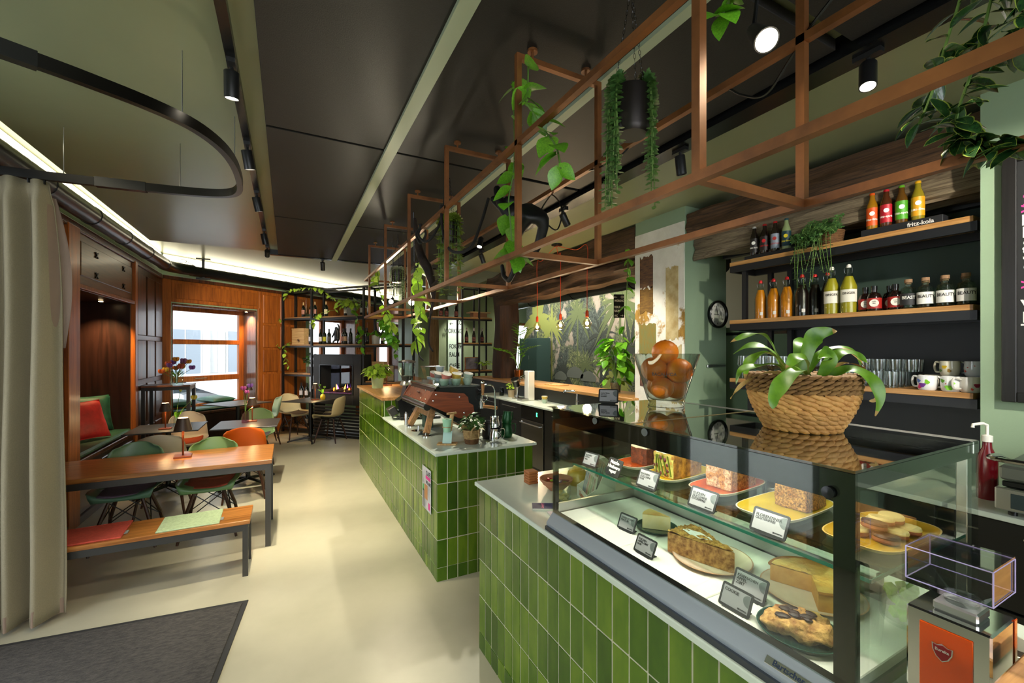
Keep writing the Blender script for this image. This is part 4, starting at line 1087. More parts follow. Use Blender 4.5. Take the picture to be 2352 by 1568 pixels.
for a, c in (((1.105, 3.425), (1.105, 4.235)), ((1.105, 3.425), (1.30, 3.425))):
    b = MB(); b.bar(wpt(*a, 1.374), wpt(*c, 1.374), .003, .042); b.build('cup_guard', GLASS, em)
for y in (3.57, 3.85, 4.10):
    b = MB(); b.tube([wpt(1.47, y, 1.24), wpt(1.535, y, 1.22), wpt(1.535, y, 1.13)], .032, 12); b.build('group_head', CHROME, em)
    h = MB().tube([wpt(1.535, y, 1.145), wpt(1.60, y, 1.14), wpt(1.70, y, 1.12)], [.012, .014, .017], 10).build('portafilter', wood('handle_wood', '#8a5a2e', '#b9854c', .4, 0, 3), em)
b = MB(); b.tube([wpt(1.485, 3.445, 1.30), wpt(1.485, 3.40, 1.31), wpt(1.485, 3.40, 1.36)], .012, 8); b.ball(wpt(1.485, 3.40, 1.372), .017, 10, 8); b.build('steam_valve', CHROME, em)
MB().tube([wpt(1.485, 3.395, 1.265), wpt(1.485, 3.395, 1.36)], [.010, .016], 10).build('valve_lever', wood('handle_wood', '#8a5a2e', '#b9854c'), em)
b = MB(); b.tube(smooth([wpt(1.49, 3.43, 1.34), wpt(1.56, 3.42, 1.35), wpt(1.60, 3.41, 1.31), wpt(1.605, 3.40, 1.15), wpt(1.60, 3.395, 1.0)], 4), .007, 8); b.build('steam_wand', CHROME, em)
b = MB(); b.tube([wpt(1.50 + .03 * math.cos(k * PI / 6), 3.40, 1.235 + .03 * math.sin(k * PI / 6)) for k in range(12)], .005, 6, closed=True); b.build('gauge_ring', CHROME, em)
for X in (1.10, 1.38):                                  # wooden trestle legs
    top0, top1 = (X + .02, 3.665, 1.10), (X + .02, 4.03, 1.10)
    if X > 1.2: top0, top1 = (X, 3.665, 1.01), (X, 4.03, 1.01)
    zt = top0[2]
    MB().bar(wpt(*top0), wpt(*top1), .05, .065).build('leg_beam', ASH, em)
    for yt, yf in ((3.665, 3.58), (4.03, 4.12)):
        fx = X - .055 if X < 1.2 else X + .03
        MB().bar(wpt(X + .02 if X < 1.2 else X, yt, zt + .03), wpt(fx, yf, .945), .05, .05, (1, 0, 0)).build('leg', ASH, em)
        MB().lathe([(0, 0), (.042, 0), (.042, .007), (.02, .012), (.012, .03), (0, .03)], 18, TR(wpt(fx, yf, .92))).build('foot', CHROME, em)
    if X < 1.2:
        for y in (3.70, 3.98): MB().bar(wpt(X + .02, y, zt + .03), wpt(X + .04, y, 1.20), .04).build('leg_block', ASH, em)
# cups on the machine
CUPC = {'sage': '#9fb3a2', 'blue': '#8fa0a3', 'pink': '#b06a60', 'yellow': '#bfa24a', 'grey': '#6f7370'}
CUPP = [(.0, 0), (.024, 0), (.032, .012), (.040, .035), (.043, .056), (.0405, .056), (.037, .034), (.029, .014), (0, .006)]
CUP_ME = None
def cup(x, y, z, c, label, tilt=0, tz=0, s=1.0):
    t = thing('cup', label, 'cup', M=TR((x, y, z), tz) @ Matrix.Rotation(tilt, 4, 'X') @ Matrix.Scale(s, 4), group='stacked ceramic cups')
    m = mat('cup_' + c, CUPC[c], .3, var=.12, vs=90)
    MB().lathe(CUPP[:5], 20).build('body', m, t); MB().lathe(CUPP[4:], 20).build('inner_glaze', WHITE, t)
cols = ['sage', 'sage', 'sage', 'blue', 'blue', 'yellow', 'sage', 'blue', 'grey', 'blue', 'sage', 'blue']
i = 0
for ri, yy in enumerate((3.485, 3.60, 3.72, 3.84)):
    for ci, xx in enumerate((1.17, 1.275, 1.38)):
        cup(xx, yy, 1.353, cols[i % 12], '%s cup on the machine tray, %s row from the end panel, %s' % (cols[i % 12], ORD[ri], ('by the glass guard', 'mid row', 'by the steam valve')[ci])); i += 1
for xx, yy, c, tl in ((1.185, 3.50, 'pink', .35), (1.28, 3.505, 'yellow', .3), (1.385, 3.50, 'sage', .3), (1.16, 3.62, 'grey', .35), (1.26, 3.63, 'pink', .3), (1.35, 3.66, 'blue', .3), (1.17, 3.78, 'pink', .4), (1.27, 3.79, 'grey', .35), (1.37, 3.82, 'yellow', .3)):
    cup(xx, yy, 1.398, c, '%s cup tilted on other cups, %s row from the end panel, %s' % (c, ORD[int((yy - 3.45) / .13)], 'by the glass guard' if xx < 1.2 else ('mid row' if xx < 1.32 else 'by the steam valve')), tl, .3)
cup(1.22, 3.74, 1.45, 'blue', 'blue-grey cup standing topmost of the cup stack')
cup(1.30, 3.66, 1.445, 'yellow', 'yellow-orange cup lying near the top of the cup stack', .5, 1.0)
# coffee grinders
BEAN = mat('coffee_beans', '#1c0f08', .5, bump=.6, bs=90)
def grinder(x, y, label, kind):
    t = thing('coffee_grinder', label, 'grinder', (x, y, .92), .0)
    MB().cbox(-.09, .09, -.10, .10, 0, .035, .008).build('base', BLACKS, t)
    b = MB(); b.prism([(-.085, .03), (.03, .03), (.085, .20), (.085, .36), (-.02, .36), (-.05, .24), (-.11, .20)], -.075, .075, frm((1, 0, 0), (0, 0, 1), (0, 0, 0))); b.build('body', BLACKS, t)
    MB().cbox(-.13, -.05, -.06, .06, .11, .20, .006, TR((0, 0, 0), 0, 0, -.5)).build('spout_cover', mat('grinder_grey', '#3c3b39', .3, .6), t)
    MB().lathe([(.07, .36), (.075, .36), (.06, .40), (.05, .41), (0, .41)], 20).build('collar', STEEL, t)
    if kind:
        MB().lathe([(.045, .405), (.05, .42), (.088, .50), (.092, .60), (.090, .60), (.086, .50), (.048, .425), (.043, .41)], 28).build('hopper', GLASS, t)
        MB().lathe([(0, .412), (.044, .412), (.062, .455), (0, .465)], 20).build('beans', BEAN, t)
        MB().lathe([(.094, .598), (.094, .612), (.05, .625), (0, .628)], 28).build('lid', mat('smoke_lid', '#3b3430', .2), t)
    else:
        b = MB(); b.add([(-.04, -.04, .405), (.04, -.04, .405), (.04, .04, .405), (-.04, .04, .405), (-.08, -.08, .55), (.08, -.08, .55), (.08, .08, .55), (-.08, .08, .55)], [(0, 1, 5, 4), (1, 2, 6, 5), (2, 3, 7, 6), (3, 0, 4, 7)]); b.build('hopper', GLASS, t)
        MB().cbox(-.084, .084, -.084, .084, .55, .562, .004).build('lid', mat('smoke_lid', '#3b3430'), t)
    MB().bar((-.10, 0, .10), (-.045, 0, .14), .05, .012).build('fork', STEEL, t)
    b = MB(); b.tube(smooth([(-.05, .10, .02), (-.09, .16, .006), (-.13, .13, .006), (-.12, .04, .006), (-.10, .02, .01)], 4), .004, 6); b.build('power_cable', BLACKS, t)
grinder(1.13, 4.60, 'black coffee grinder with a round glass bean hopper', True)
grinder(1.37, 4.55, 'black coffee grinder with a square clear hopper beside the espresso machine', False)
# small things around the machine
d = thing('tamping_dish', 'fluted steel dish with a tamper beneath the espresso machine', 'dish', (1.00, 3.70, .92))
MB().lathe([(0, .004), (.03, .002), (.036, .0), (.052, .03), (.056, .034), (.05, .034), (.03, .01), (0, .01)], 20).build('bowl', CHROME, d)
MB().tube([(.01, 0, .01), (.01, 0, .075)], [.012, .008], 10).build('tamper', STEEL, d)
d = thing('cocoa_shaker', 'tall narrow steel shaker by the grinder', 'shaker', (1.03, 4.22, .92)); MB().lathe([(0, 0), (.018, 0), (.018, .10), (.015, .115), (0, .118)], 14).build('cylinder', STEEL, d)
MB().lathe([(0, .118), (.012, .118), (.012, .13), (0, .132)], 14).build('cap', CHROME, d)
d = thing('storage_box', 'dark green box standing behind the machine legs', 'box', (1.18, 4.00, .92)); MB().cbox(-.04, .04, -.05, .05, 0, .12, .004).build('box', mat('deep_green_box', '#12402f', .5), d); MB().cbox(-.042, .042, -.052, .052, .12, .135, .003).build('lid', BLACKS, d)
# cup display stand
d = thing('cup_stand', 'wooden stand holding a mint takeaway cup and a leaflet', 'display stand', (1.10, 3.20, .92), -.5)
PINE = wood('pine_strip', '#a8804c', '#d2ab74', .5, 2, 2)
MB().cbox(-.075, .075, -.04, .04, 0, .012, .002).build('base', PINE, d)
MB().bar((.0, .02, .012), (.03, .06, .235), .035, .01).build('upright', PINE, d)
MB().bar((.0, .005, .235), (.055, .075, .235), .02, .014).build('arm', PINE, d)
MB().lathe([(0, .10), (.027, .10), (.036, .195), (.038, .20), (.0, .20)], 22, TR((.0, -.015, 0))).build('mint_cup', mat('mint_plastic', '#9fd0ae', .5), d)
MB().lathe([(.028, .135), (.0355, .135), (.036, .14), (.028, .14)], 22, TR((.0, -.015, 0))).build('ring', PINE, d)
o = MB().box(-.035, .035, -.002, .0, 0, .10, TR((0, -.02, .012), 0, -.5)).build('leaflet', mat('mint_paper', '#b9d8cf', .7), d)
text('lettering', 'RECUP', .016, mat('leaflet_ink', '#30504a', .6), d, TR((0, -.02, .012), 0, -.5) @ frm((1, 0, 0), (0, 0, 1), (0, -.0026, .07)), depth=.0002) if False else None
# basket plant
def wicker(name, hx, hx2):
    return mat(name, hx, .8, hx2=hx2, vs=40, bump=.6, bs=120)
RAFF = wicker('raffia', '#b99a68', '#8a6c40'); RAFD = wicker('raffia_dark', '#7d5630', '#54381c')
def coil_pot(t, prof, m, m2=None, zsplit=0, r=.006):
    z0, z1 = prof[0][1], prof[-1][1]; n = int((z1 - z0) / (r * 1.7)); lo = MB(); hi = MB()
    for k in range(n + 1):
        z = z0 + (z1 - z0) * k / n
        for j in range(len(prof) - 1):
            if prof[j][1] <= z <= prof[j + 1][1] + 1e-6:
                f = (z - prof[j][1]) / max(1e-6, prof[j + 1][1] - prof[j][1]); rr = prof[j][0] * (1 - f) + prof[j + 1][0] * f; break
        (lo if (m2 and z < zsplit) else hi).tube([(math.cos(2 * PI * i / 28) * (rr + .0012 * math.sin(i * 7 + k * 3)), math.sin(2 * PI * i / 28) * rr, z + r) for i in range(28)], r, 6, closed=True)
    hi.build('basket', m, t)
    if m2: lo.build('basket_base', m2, t)
    MB().lathe([(0, z0), (prof[0][0], z0), (prof[0][0], z0 + .004), (0, z0 + .004)], 20).build('bottom', m2 or m, t)
    MB().lathe([(0, z1 - .012), (prof[-1][0] - .003, z1 - .012), (prof[-1][0] - .003, z1 - .014), (0, z1 - .014)], 20).build('soil', SOIL, t)
# leaf meshes -------------------------------------------------------------
def leafmesh(name, m, L=1.0, Wd=.7, fold=.18, curl=.25, heart=True, n=6):
    b = MB(); V = []; Fc = []
    for i in range(n + 1):
        t = i / n
        if heart: w = Wd * .5 * (math.sin(PI * min(1, t * .93 + .07)) ** .75) * (1 - .45 * t) * 1.35
        else: w = Wd * .5 * math.sin(PI * (t * .96 + .02)) ** .9
        x = L * t; z = -curl * L * t * t
        if i == n: w = 0.004
        if i == 0 and heart: w = Wd * .18
        V += [(x - (.08 * L if (heart and i == 0) else 0), -w, z + fold * w), (x, 0, z), (x - (.08 * L if (heart and i == 0) else 0), w, z + fold * w)]
    for i in range(n):
        a = 3 * i; Fc += [(a, a + 3, a + 4, a + 1), (a + 1, a + 4, a + 5, a + 2)]
    b.add(V, Fc); me = b.mesh(name, m, 0)
    for p_ in me.polygons: p_.use_smooth = True
    return me
LF_HEART = leafmesh('leaf', LEAFM); LF_LIME = leafmesh('leaf', LEAFL); LF_DARK = leafmesh('leaf', LEAFD, Wd=.55)
LF_LONG = leafmesh('leaf', LEAFM, Wd=.28, heart=False); LF_OVAL = leafmesh('leaf', LEAFD, Wd=.5, heart=False, curl=.15)
LF_STRAP = leafmesh('leaf', LEAFL, Wd=.13, heart=False, curl=.45, n=8)
def lmat(p, d, roll=0.0, s=.05):
    d = Vector(d).normalized(); up = Vector((0, 0, 1)) if abs(d.z) < .95 else Vector((0, 1, 0))
    y = up.cross(d).normalized(); z = d.cross(y); M = Matrix((d, y, z)).transposed().to_4x4(); M.translation = Vector(p)
    return M @ Matrix.Rotation(roll, 4, 'X') @ Matrix.Scale(s, 4)
def leaves(par, pts, me, s0, s1, rnd, name='leaf'):
    for p, d in pts: ob(name, me, par, M=lmat(p, d, rnd.uniform(-.6, .6), rnd.uniform(s0, s1)))
def bush(par, c, R, H, n, me, s0, s1, seed, stemr=.003, droop=.0):
    r = random.Random(seed); b = MB(); pts = []
    for i in range(n):
        a = r.uniform(0, 2 * PI); e = r.random() ** .6; h = H * r.uniform(.25, 1.0)
        p = Vector((c[0] + math.cos(a) * R * e, c[1] + math.sin(a) * R * e, c[2] + h * (1 - .35 * e)))
        mid = Vector((c[0] + math.cos(a) * R * e * .35, c[1] + math.sin(a) * R * e * .35, c[2] + h * .6))
        if i % 3 == 0: b.tube([Vector(c), mid, p], stemr, 5)
        pts.append((p, (math.cos(a) * .9, math.sin(a) * .9, r.uniform(-.5, .5) - droop)))
    b.build('stem', STEMM, par); leaves(par, pts, me, s0, s1, r)
t = thing('potted_plant', 'small dark-leaved plant in a handled raffia basket on the espresso counter', 'plant', (1.28, 3.145, .92))
coil_pot(t, [(.048, 0), (.058, .05), (.066, .10)], RAFF, RAFD, .035, .0055)
for s in (-1, 1):
    b = MB(); b.tube(smooth([(s * .03, -.055, .06), (s * .03, -.062, .10), (0 + s * .02, -.064, .125), (-s * .0, -.064, .13)], 4), .006, 6)
b = MB(); b.tube(smooth([(-.03, -.066, .05), (-.03, -.07, .10), (-.015, -.07, .128), (.015, -.07, .128), (.03, -.07, .10), (.03, -.066, .05)], 4), .006, 6); b.build('handle', RAFF, t)
bush(t, (0, 0, .09), .085, .15, 85, LF_DARK, .03, .055, 4)
t = thing('potted_plant', 'bright lime fern-like plant in a pale green pot on the oak bar top', 'plant', (1.10, 6.12, 1.13))
MB().lathe([(0, 0), (.07, 0), (.085, .15), (.079, .15), (.066, .01), (0, .01)], 24).build('pot', mat('pale_green_pot', '#b9cf9a', .3), t)
MB().lathe([(0, .14), (.078, .14), (.078, .138), (0, .138)], 20).build('soil', SOIL, t)
bush(t, (0, 0, .13), .15, .22, 110, LF_LIME, .06, .10, 5, droop=.3)
# milk jugs
def jug(x, y, z, m, label, s=1.0, inv=0.0, rz=0):
    t = thing('milk_jug', label, 'jug', M=TR((x, y, z), rz, 0, inv, s), group='milk jugs')
    MB().lathe([(0, 0), (.04, 0), (.045, .02), (.043, .06), (.036, .085), (.039, .105), (.0365, .105), (.033, .085), (.040, .06), (.041, .02), (0, .006)], 24).build('body', m, t)
    b = MB(); b.tube(smooth([(.037, 0, .098), (.07, 0, .098), (.078, 0, .07), (.07, 0, .03), (.044, 0, .025)], 4), .004, 6); b.build('handle', m, t)
BJ = mat('black_jug', '#15161a', .35); GJ = mat('green_jug', '#0f4a22', .3, .3)
jug(1.485, 3.26, .92, BJ, 'tall matt black milk jug on the espresso counter', 1.35)
jug(1.465, 3.10, .92, CHROME, 'shiny steel milk jug standing upright on the espresso counter', 1.05)
jug(1.46, 3.10, 1.03, CHROME, 'shiny steel milk jug tilted inside another steel jug', .9, .28, 1.2)
jug(1.635, 3.24, .92, GJ, 'dark green milk jug standing upright on the espresso counter', 1.1)
jug(1.635, 3.24, 1.035, GJ, 'dark green milk jug stacked on another green jug', .95, .12, .4)

# ================================================================== BACK WORKTOP AND OAK BAR
t = thing('tap_tower', 'brushed steel and white drinks tap tower on the back worktop', 'tap', (3.13, 5.46, .92))
MB().cbox(-.055, .055, -.06, .06, .0, .43, .01).build('column', mat('white_steel_tap', '#e2e1d8', .3, .3), t)
for z in (.33, .36): 
    b = MB(); b.tube([(-.055, .03, z), (-.10, .04, z), (-.13, .05, z - .02), (-.13, .05, z - .07)], .009, 8); b.build('spout', CHROME, t)
MB().cbox(-.17, -.055, -.07, .07, .0, .035, .004).build('drip_tray', STEEL, t)
t = thing('citrus_juicer', 'chrome bar juicer with a tilted black cup on the back worktop', 'juicer', (3.06, 5.72, .92))
MB().lathe([(0, 0), (.075, 0), (.075, .012), (.03, .02), (.02, .05), (.035, .14), (.045, .18), (0, .18)], 22).build('stand', CHROME, t)
MB().lathe([(0, 0), (.045, 0), (.06, .10), (.064, .12), (.058, .12), (.0, .10)], 24, TR((0, 0, .19), .5, .0, -.45)).build('cup', BLACKS, t)
MB().lathe([(.060, .105), (.067, .105), (.067, .125), (.060, .125)], 24, TR((0, 0, .19), .5, .0, -.45)).build('rim', STEEL, t)
t = thing('potted_plant', 'small light green herb in a beige pot on the back worktop', 'plant', (3.10, 5.98, .92))
MB().lathe([(0, 0), (.045, 0), (.06, .11), (.055, .11), (.04, .01), (0, .01)], 20).build('pot', mat('beige_pot', '#9b8a6d', .6), t)
bush(t, (0, 0, .10), .06, .15, 50, LF_LIME, .025, .045, 8)
t = thing('glass_jar', 'small patterned glass jar beside the herb pot', 'jar', (3.05, 6.22, .92))
MB().lathe([(0, 0), (.035, 0), (.038, .01), (.038, .09), (.03, .11), (.03, .125), (.026, .125), (.026, .11), (.034, .09), (.034, .012), (0, .01)], 20).build('glass', clear('grey_glass', '#aab4ac'), t); MB().lathe([(0, .125), (.032, .125), (.032, .14), (0, .14)], 18).build('lid', DKGREY, t)
t = thing('faucet', 'chrome bar faucet at the sink', 'faucet', (3.24, 4.45, .92))
b = MB(); b.tube(smooth([(0, 0, 0), (0, 0, .12), (0, 0, .20), (-.03, .0, .215), (-.14, .06, .215), (-.15, .06, .20)], 4), .014, 10); b.build('spout', CHROME, t)
MB().tube([(0, 0, .08), (.0, -.06, .09)], .008, 8).build('lever', CHROME, t)
MB().lathe([(0, 0), (.028, 0), (.028, .01), (0, .01)], 16).build('base_ring', CHROME, t)
cup(3.14, 5.06, .92, 'sage', 'sage cup on the back worktop near the sink', 0); cup(3.14, 5.06, .962, 'yellow', 'yellow cup stacked on the sage cup near the sink', 0)
t = thing('chopping_board', 'pale wooden board lying on the oak bar shelf', 'board', (3.46, 5.25, 1.145), .2); MB().cbox(-.10, .10, -.16, .16, 0, .015, .004).build('board', PINE, t); MB().box(-.02, .02, .10, .13, .015, .0155).build('handle_hole', DKGREY, t)
# plants on the oak bar
t = thing('potted_plant', 'feathery zamioculcas in a copper pot beside the old post', 'plant', (3.60, 6.66, 1.145))
MB().lathe([(0, 0), (.075, 0), (.085, .16), (.079, .16), (.07, .01), (0, .01)], 24).build('pot', mat('copper_pot', '#9a5a2a', .15, .9), t)
MB().lathe([(0, .15), (.078, .15), (.078, .148), (0, .148)], 18).build('soil', SOIL, t)
r = random.Random(3); b = MB(); pts = []
for a, h, o in ((.3, .75, .25), (2.4, .55, .45), (3.6, .5, .5), (5.2, .6, .35), (1.3, .85, .12), (4.4, .72, .15)):
    P = smooth([(0, 0, .15), (math.cos(a) * o * .35, math.sin(a) * o * .35, .15 + h * .55), (math.cos(a) * o, math.sin(a) * o, .15 + h * (.95 if o < .3 else .7))], 6); b.tube(P, .006, 5)
    for k in range(4, len(P)):
        d = Vector(P[k]) - Vector(P[k - 1]); sd = Vector((-math.sin(a), math.cos(a), .25))
        for s in (-1, 1): pts.append((P[k], Vector((sd.x * s, sd.y * s, .3)) + d.normalized() * .5))
b.build('stem', STEMM, t); leaves(t, pts, LF_LONG, .09, .14, r)
t = thing('potted_plant', 'leafy pothos in a clear vase on the oak bar beside the plaster pier', 'plant', (3.46, 3.98, 1.145))
MB().lathe([(0, 0), (.06, 0), (.07, .17), (.066, .17), (.056, .01), (0, .01)], 22).build('vase', GLASS, t); MB().lathe([(0, .012), (.055, .012), (.06, .12), (0, .12)], 20).build('pebbles', mat('brown_pebbles', '#6b563c', .8, bump=.8, bs=60), t)
bush(t, (0, 0, .15), .20, .62, 62, LF_HEART, .10, .16, 12, .005, .5)
bush(t, (0, 0, .10), .15, .12, 10, LF_HEART, .08, .11, 13, .004, .8)
r = random.Random(5); b = MB(); P = smooth([(0, -.02, .4), (-.02, -.3, .62), (-.04, -.52, .80), (-.05, -.66, .86), (-.05, -.72, .70), (-.05, -.76, .45)], 5); b.tube(P, .005, 5); b.build('trailing_stem', STEMM, t)
leaves(t, [(P[k], (r.uniform(-.6, .2), r.uniform(-.7, .7), -.6)) for k in range(2, len(P), 2)], LF_HEART, .08, .12, r)
# three pendant bulbs
ORG = mat('orange_socket', '#d8420f', .45); 
BULBG = clear('bulb_glass', '#fff2dd', refl=.8)
rose = thing('ceiling_rose', 'round black ceiling rose with three orange cables', 'ceiling rose', (3.05, 4.62, 3.0)); MB().lathe([(0, 0), (.07, 0), (.07, -.012), (.02, -.02), (0, -.02)], 20).build('disc', BLACKS, rose)
for k, (y, z) in enumerate(((5.36, 1.99), (4.76, 1.985), (4.19, 1.98))):
    t = thing('pendant_bulb', 'bare glowing globe bulb on an orange cable, ' + ('beside the old post', 'in the middle of the three', 'beside the plaster pier')[k], 'pendant lamp', (3.2, y, z), group='orange cable pendant bulbs')
    MB().lathe([(0, .15), (.008, .15), (.018, .135), (.02, .07), (.0, .07)], 16).build('socket', ORG, t)
    MB().lathe([(.017, .07), (.02, .06), (.048, .02), (.055, -.012), (.045, -.045), (.022, -.062), (0, -.066)], 20).build('globe', BULBG, t)
    MB().ball((0, 0, -.005), .021, 10, 8).build('filament', glow('filament_glow', '#ffd9a0', 30), t)
    b = MB(); b.tube(smooth([(0, 0, .15), (0, 0, .55), (0, 0, .93), (-.06, (4.62 - y) * .3, .90), (-.13, (4.62 - y) * .8, .97), (-.15, 4.62 - y, 2.985 - z)], 5), .0035, 5); b.build('cable', ORG, t)
    pointlight('bulb_glow', (0, 0, -.09), 7, (1, .80, .52), .05, t)
# light of the room behind the opening
t = thing('light_bar', 'long white light bar washing the jungle mural from the ceiling', 'light bar', (5.25, 7.9, 2.999))
MB().box(-.03, .03, -2.5, 2.5, -.03, 0).build('housing', WHITE, t); MB().box(-.025, .025, -2.48, 2.48, -.034, -.0305).build('diffuser', glow('bar_diffuser', '#fff2d6', 3), t)
l_ = area('light_bar_glow', (0, 0, -.05), (0, -.55, 0), .05, 4.9, 24, NEUT); l_.parent = t
# ================================================================== GLASS DISPLAY CASE
def ctext(par, s, size, m, r, z, a, depth=.0004, sx=1.0, name='lettering'):
    c = bpy.data.curves.new('lettering', 'FONT'); c.body = s; c.size = size; c.align_x = 'CENTER'; c.align_y = 'CENTER'; c.extrude = depth; c.resolution_u = 2; c.offset = size * .016
    t = bpy.data.objects.new('lettering', c); me = bpy.data.meshes.new_from_object(t); me.materials.clear(); me.materials.append(m)
    bpy.data.objects.remove(t); bpy.data.curves.remove(c)
    for v in me.vertices:
        q = a + v.co.x * sx / r; rr = r + .0008 + v.co.z; v.co = (rr * math.cos(q), rr * math.sin(q), z + v.co.y)
    return ob(name, me, par)
CX0, CX1, CY0, CY1, CZ0, CZ1 = .966, 1.575, .43, 1.50, .92, 1.418
gc = thing('display_case', 'glass pastry display case with black-bordered panes on the tiled counter', 'display case')
ALU = mat('anodised_profile', '#aab3be', .38, .5); BORD = mat('black_glass_border', '#08090a', .12)
def cs_(name, x0, x1, y0, y1, z0, z1, m, b=0.0, par=gc):
    q = MB(); (q.cbox(x0, x1, y0, y1, z0, z1, b) if b else q.box(x0, x1, y0, y1, z0, z1)); return q.build(name, m, par)
b = MB(); b.prism([(.940, .9205), (.940, .948), (.972, .985), (.99, .985), (.99, .9205)], 0, CY1 - CY0, frm((1, 0, 0), (0, 0, 1), (0, CY1, 0))); b.build('front_profile', ALU, gc)
cs_('front_lip', .932, .941, CY0, CY1, .9205, .936, mat('dark_profile', '#4c5157', .3, .8))
cs_('base_plate', .99, CX1, CY0, CY1, .9205, .96, STEEL)
for y0, y1 in ((.45, .785), (.788, 1.125), (1.128, 1.48)): cs_('deck_board', .992, 1.395, y0, y1, .96, .985, mat('white_deck', '#e6e8e0', .3), .002)
cs_('steel_upstand', 1.40, 1.412, CY0 + .01, CY1 - .01, .96, 1.035, STEEL)
cs_('steel_upstand', .99, 1.41, 1.485, 1.497, .96, 1.02, STEEL)
GEDGE = mat('glass_green_edge', '#1d5a48', .15, emit=0)
fg = cs_('front_pane', CX0, CX0 + .005, CY0, CY1, .985, 1.412, GLASSD)
cs_('printed_border', CX0 + .0052, CX0 + .0062, CY0 + .001, CY1 - .001, 1.352, 1.412, BORD, 0, fg); cs_('printed_border', CX0 + .0052, CX0 + .0062, CY1 - .018, CY1 - .001, .985, 1.352, BORD, 0, fg)
cs_('printed_border', CX0 + .0052, CX0 + .0062, CY0 + .001, CY0 + .040, .985, 1.352, BORD, 0, fg); cs_('printed_border', CX0 + .0052, CX0 + .0062, CY0 + .001, CY1 - .001, .985, 1.0, BORD, 0, fg)
sp = cs_('side_pane', CX0 + .008, CX1, CY1 - .005, CY1, .985, 1.412, GLASSD); cs_('printed_border', CX0 + .008, CX0 + .03, CY1 - .0062, CY1 - .0052, .985, 1.41, BORD, 0, sp); cs_('printed_border', CX0 + .03, CX1, CY1 - .0062, CY1 - .0052, 1.375, 1.41, BORD, 0, sp)
sp = cs_('side_pane', CX0 + .008, CX1, CY0, CY0 + .005, .985, 1.412, GLASSD); cs_('printed_border', CX0 + .008, CX0 + .03, CY0 + .0052, CY0 + .0062, .985, 1.41, BORD, 0, sp); cs_('printed_border', CX0 + .03, CX1, CY0 + .0052, CY0 + .0062, 1.375, 1.41, BORD, 0, sp)
tp = cs_('top_pane', CX0, CX1, CY0, CY1, 1.4125, 1.418, clear('top_glass', '#dbe0d8', refl=2.0))
cs_('printed_border', CX0, CX0 + .018, CY0, CY1, 1.411, 1.4123, BORD, 0, tp); cs_('printed_border', CX0 + .018, CX1, CY0, CY0 + .05, 1.411, 1.4123, BORD, 0, tp); cs_('printed_border', CX0 + .018, CX1, CY1 - .02, CY1, 1.411, 1.4123, BORD, 0, tp)
cs_('top_seam', CX0, CX1, 1.03, 1.042, 1.4181, 1.4186, mat('steel_seam', '#9a8a60', .3, .9))
for y in (CY0 + .012, .98, CY1 - .03): cs_('rear_post', CX1 - .03, CX1, y, y + .022, .96, 1.412, STEEL, .002)
cs_('rear_rail', CX1 - .03, CX1 + .006, CY0, CY1, 1.386, 1.4185, STEEL, .002)
cs_('rear_door', CX1 - .012, CX1 - .008, CY0 + .04, 1.0, 1.0, 1.38, GLASSD); cs_('rear_door', CX1 - .02, CX1 - .016, .98, CY1 - .03, 1.0, 1.38, GLASSD)
sh = cs_('glass_shelf', 1.06, 1.54, CY0 + .015, CY1 - .015, 1.172, 1.18, clear('shelf_glass', '#e2efe8'))
cs_('shelf_edge', 1.0585, 1.0600, CY0 + .015, CY1 - .015, 1.172, 1.18, GEDGE, 0, sh); cs_('shelf_edge', 1.06, 1.54, CY0 + .0135, CY0 + .015, 1.172, 1.18, GEDGE, 0, sh)
for y in (CY0 + .02, 1.0, CY1 - .03): cs_('shelf_bracket', 1.12, 1.13, y, y + .01, 1.15, 1.172, STEEL)
led = cs_('light_tube', .985, .998, CY0 + .03, CY1 - .03, 1.395, 1.408, glow('case_led', '#fff4e0', 5))
l_ = area('case_light', (.995, .965, 1.392), (0, -.35, 0), .02, 1.0, 2.6, (1, .95, .85)); l_.rotation_euler = (0, -.5, 0); l_.parent = gc
MB().lathe([(0, 0), (.012, 0), (.012, .006), (0, .007)], 18, frm((0, -1, 0), (0, 0, 1), (.9655, .475, 1.365))).build('lock', BLACKS, gc)
for y in (1.22, .98): MB().lathe([(0, 0), (.012, 0), (.012, .002), (0, .002)], 18, frm((0, -1, 0), (0, 0, 1), (.9658, y, 1.40))).build('suction_disc', mat('clear_disc', '#6a6e6a', .2), gc)
bd = MB().cbox(-.05, .05, -.009, .009, 0, .003, .001, frm((0, -1, 0), (.66, 0, .75), (.951, .545, .960))).build('badge', CHROME, gc)
text('lettering', 'Bartscher', .017, mat('badge_ink', '#20304a', .4), bd, frm((0, -1, 0), (.66, 0, .75), (.9485, .545, .9625)), 'CENTER', .0003)

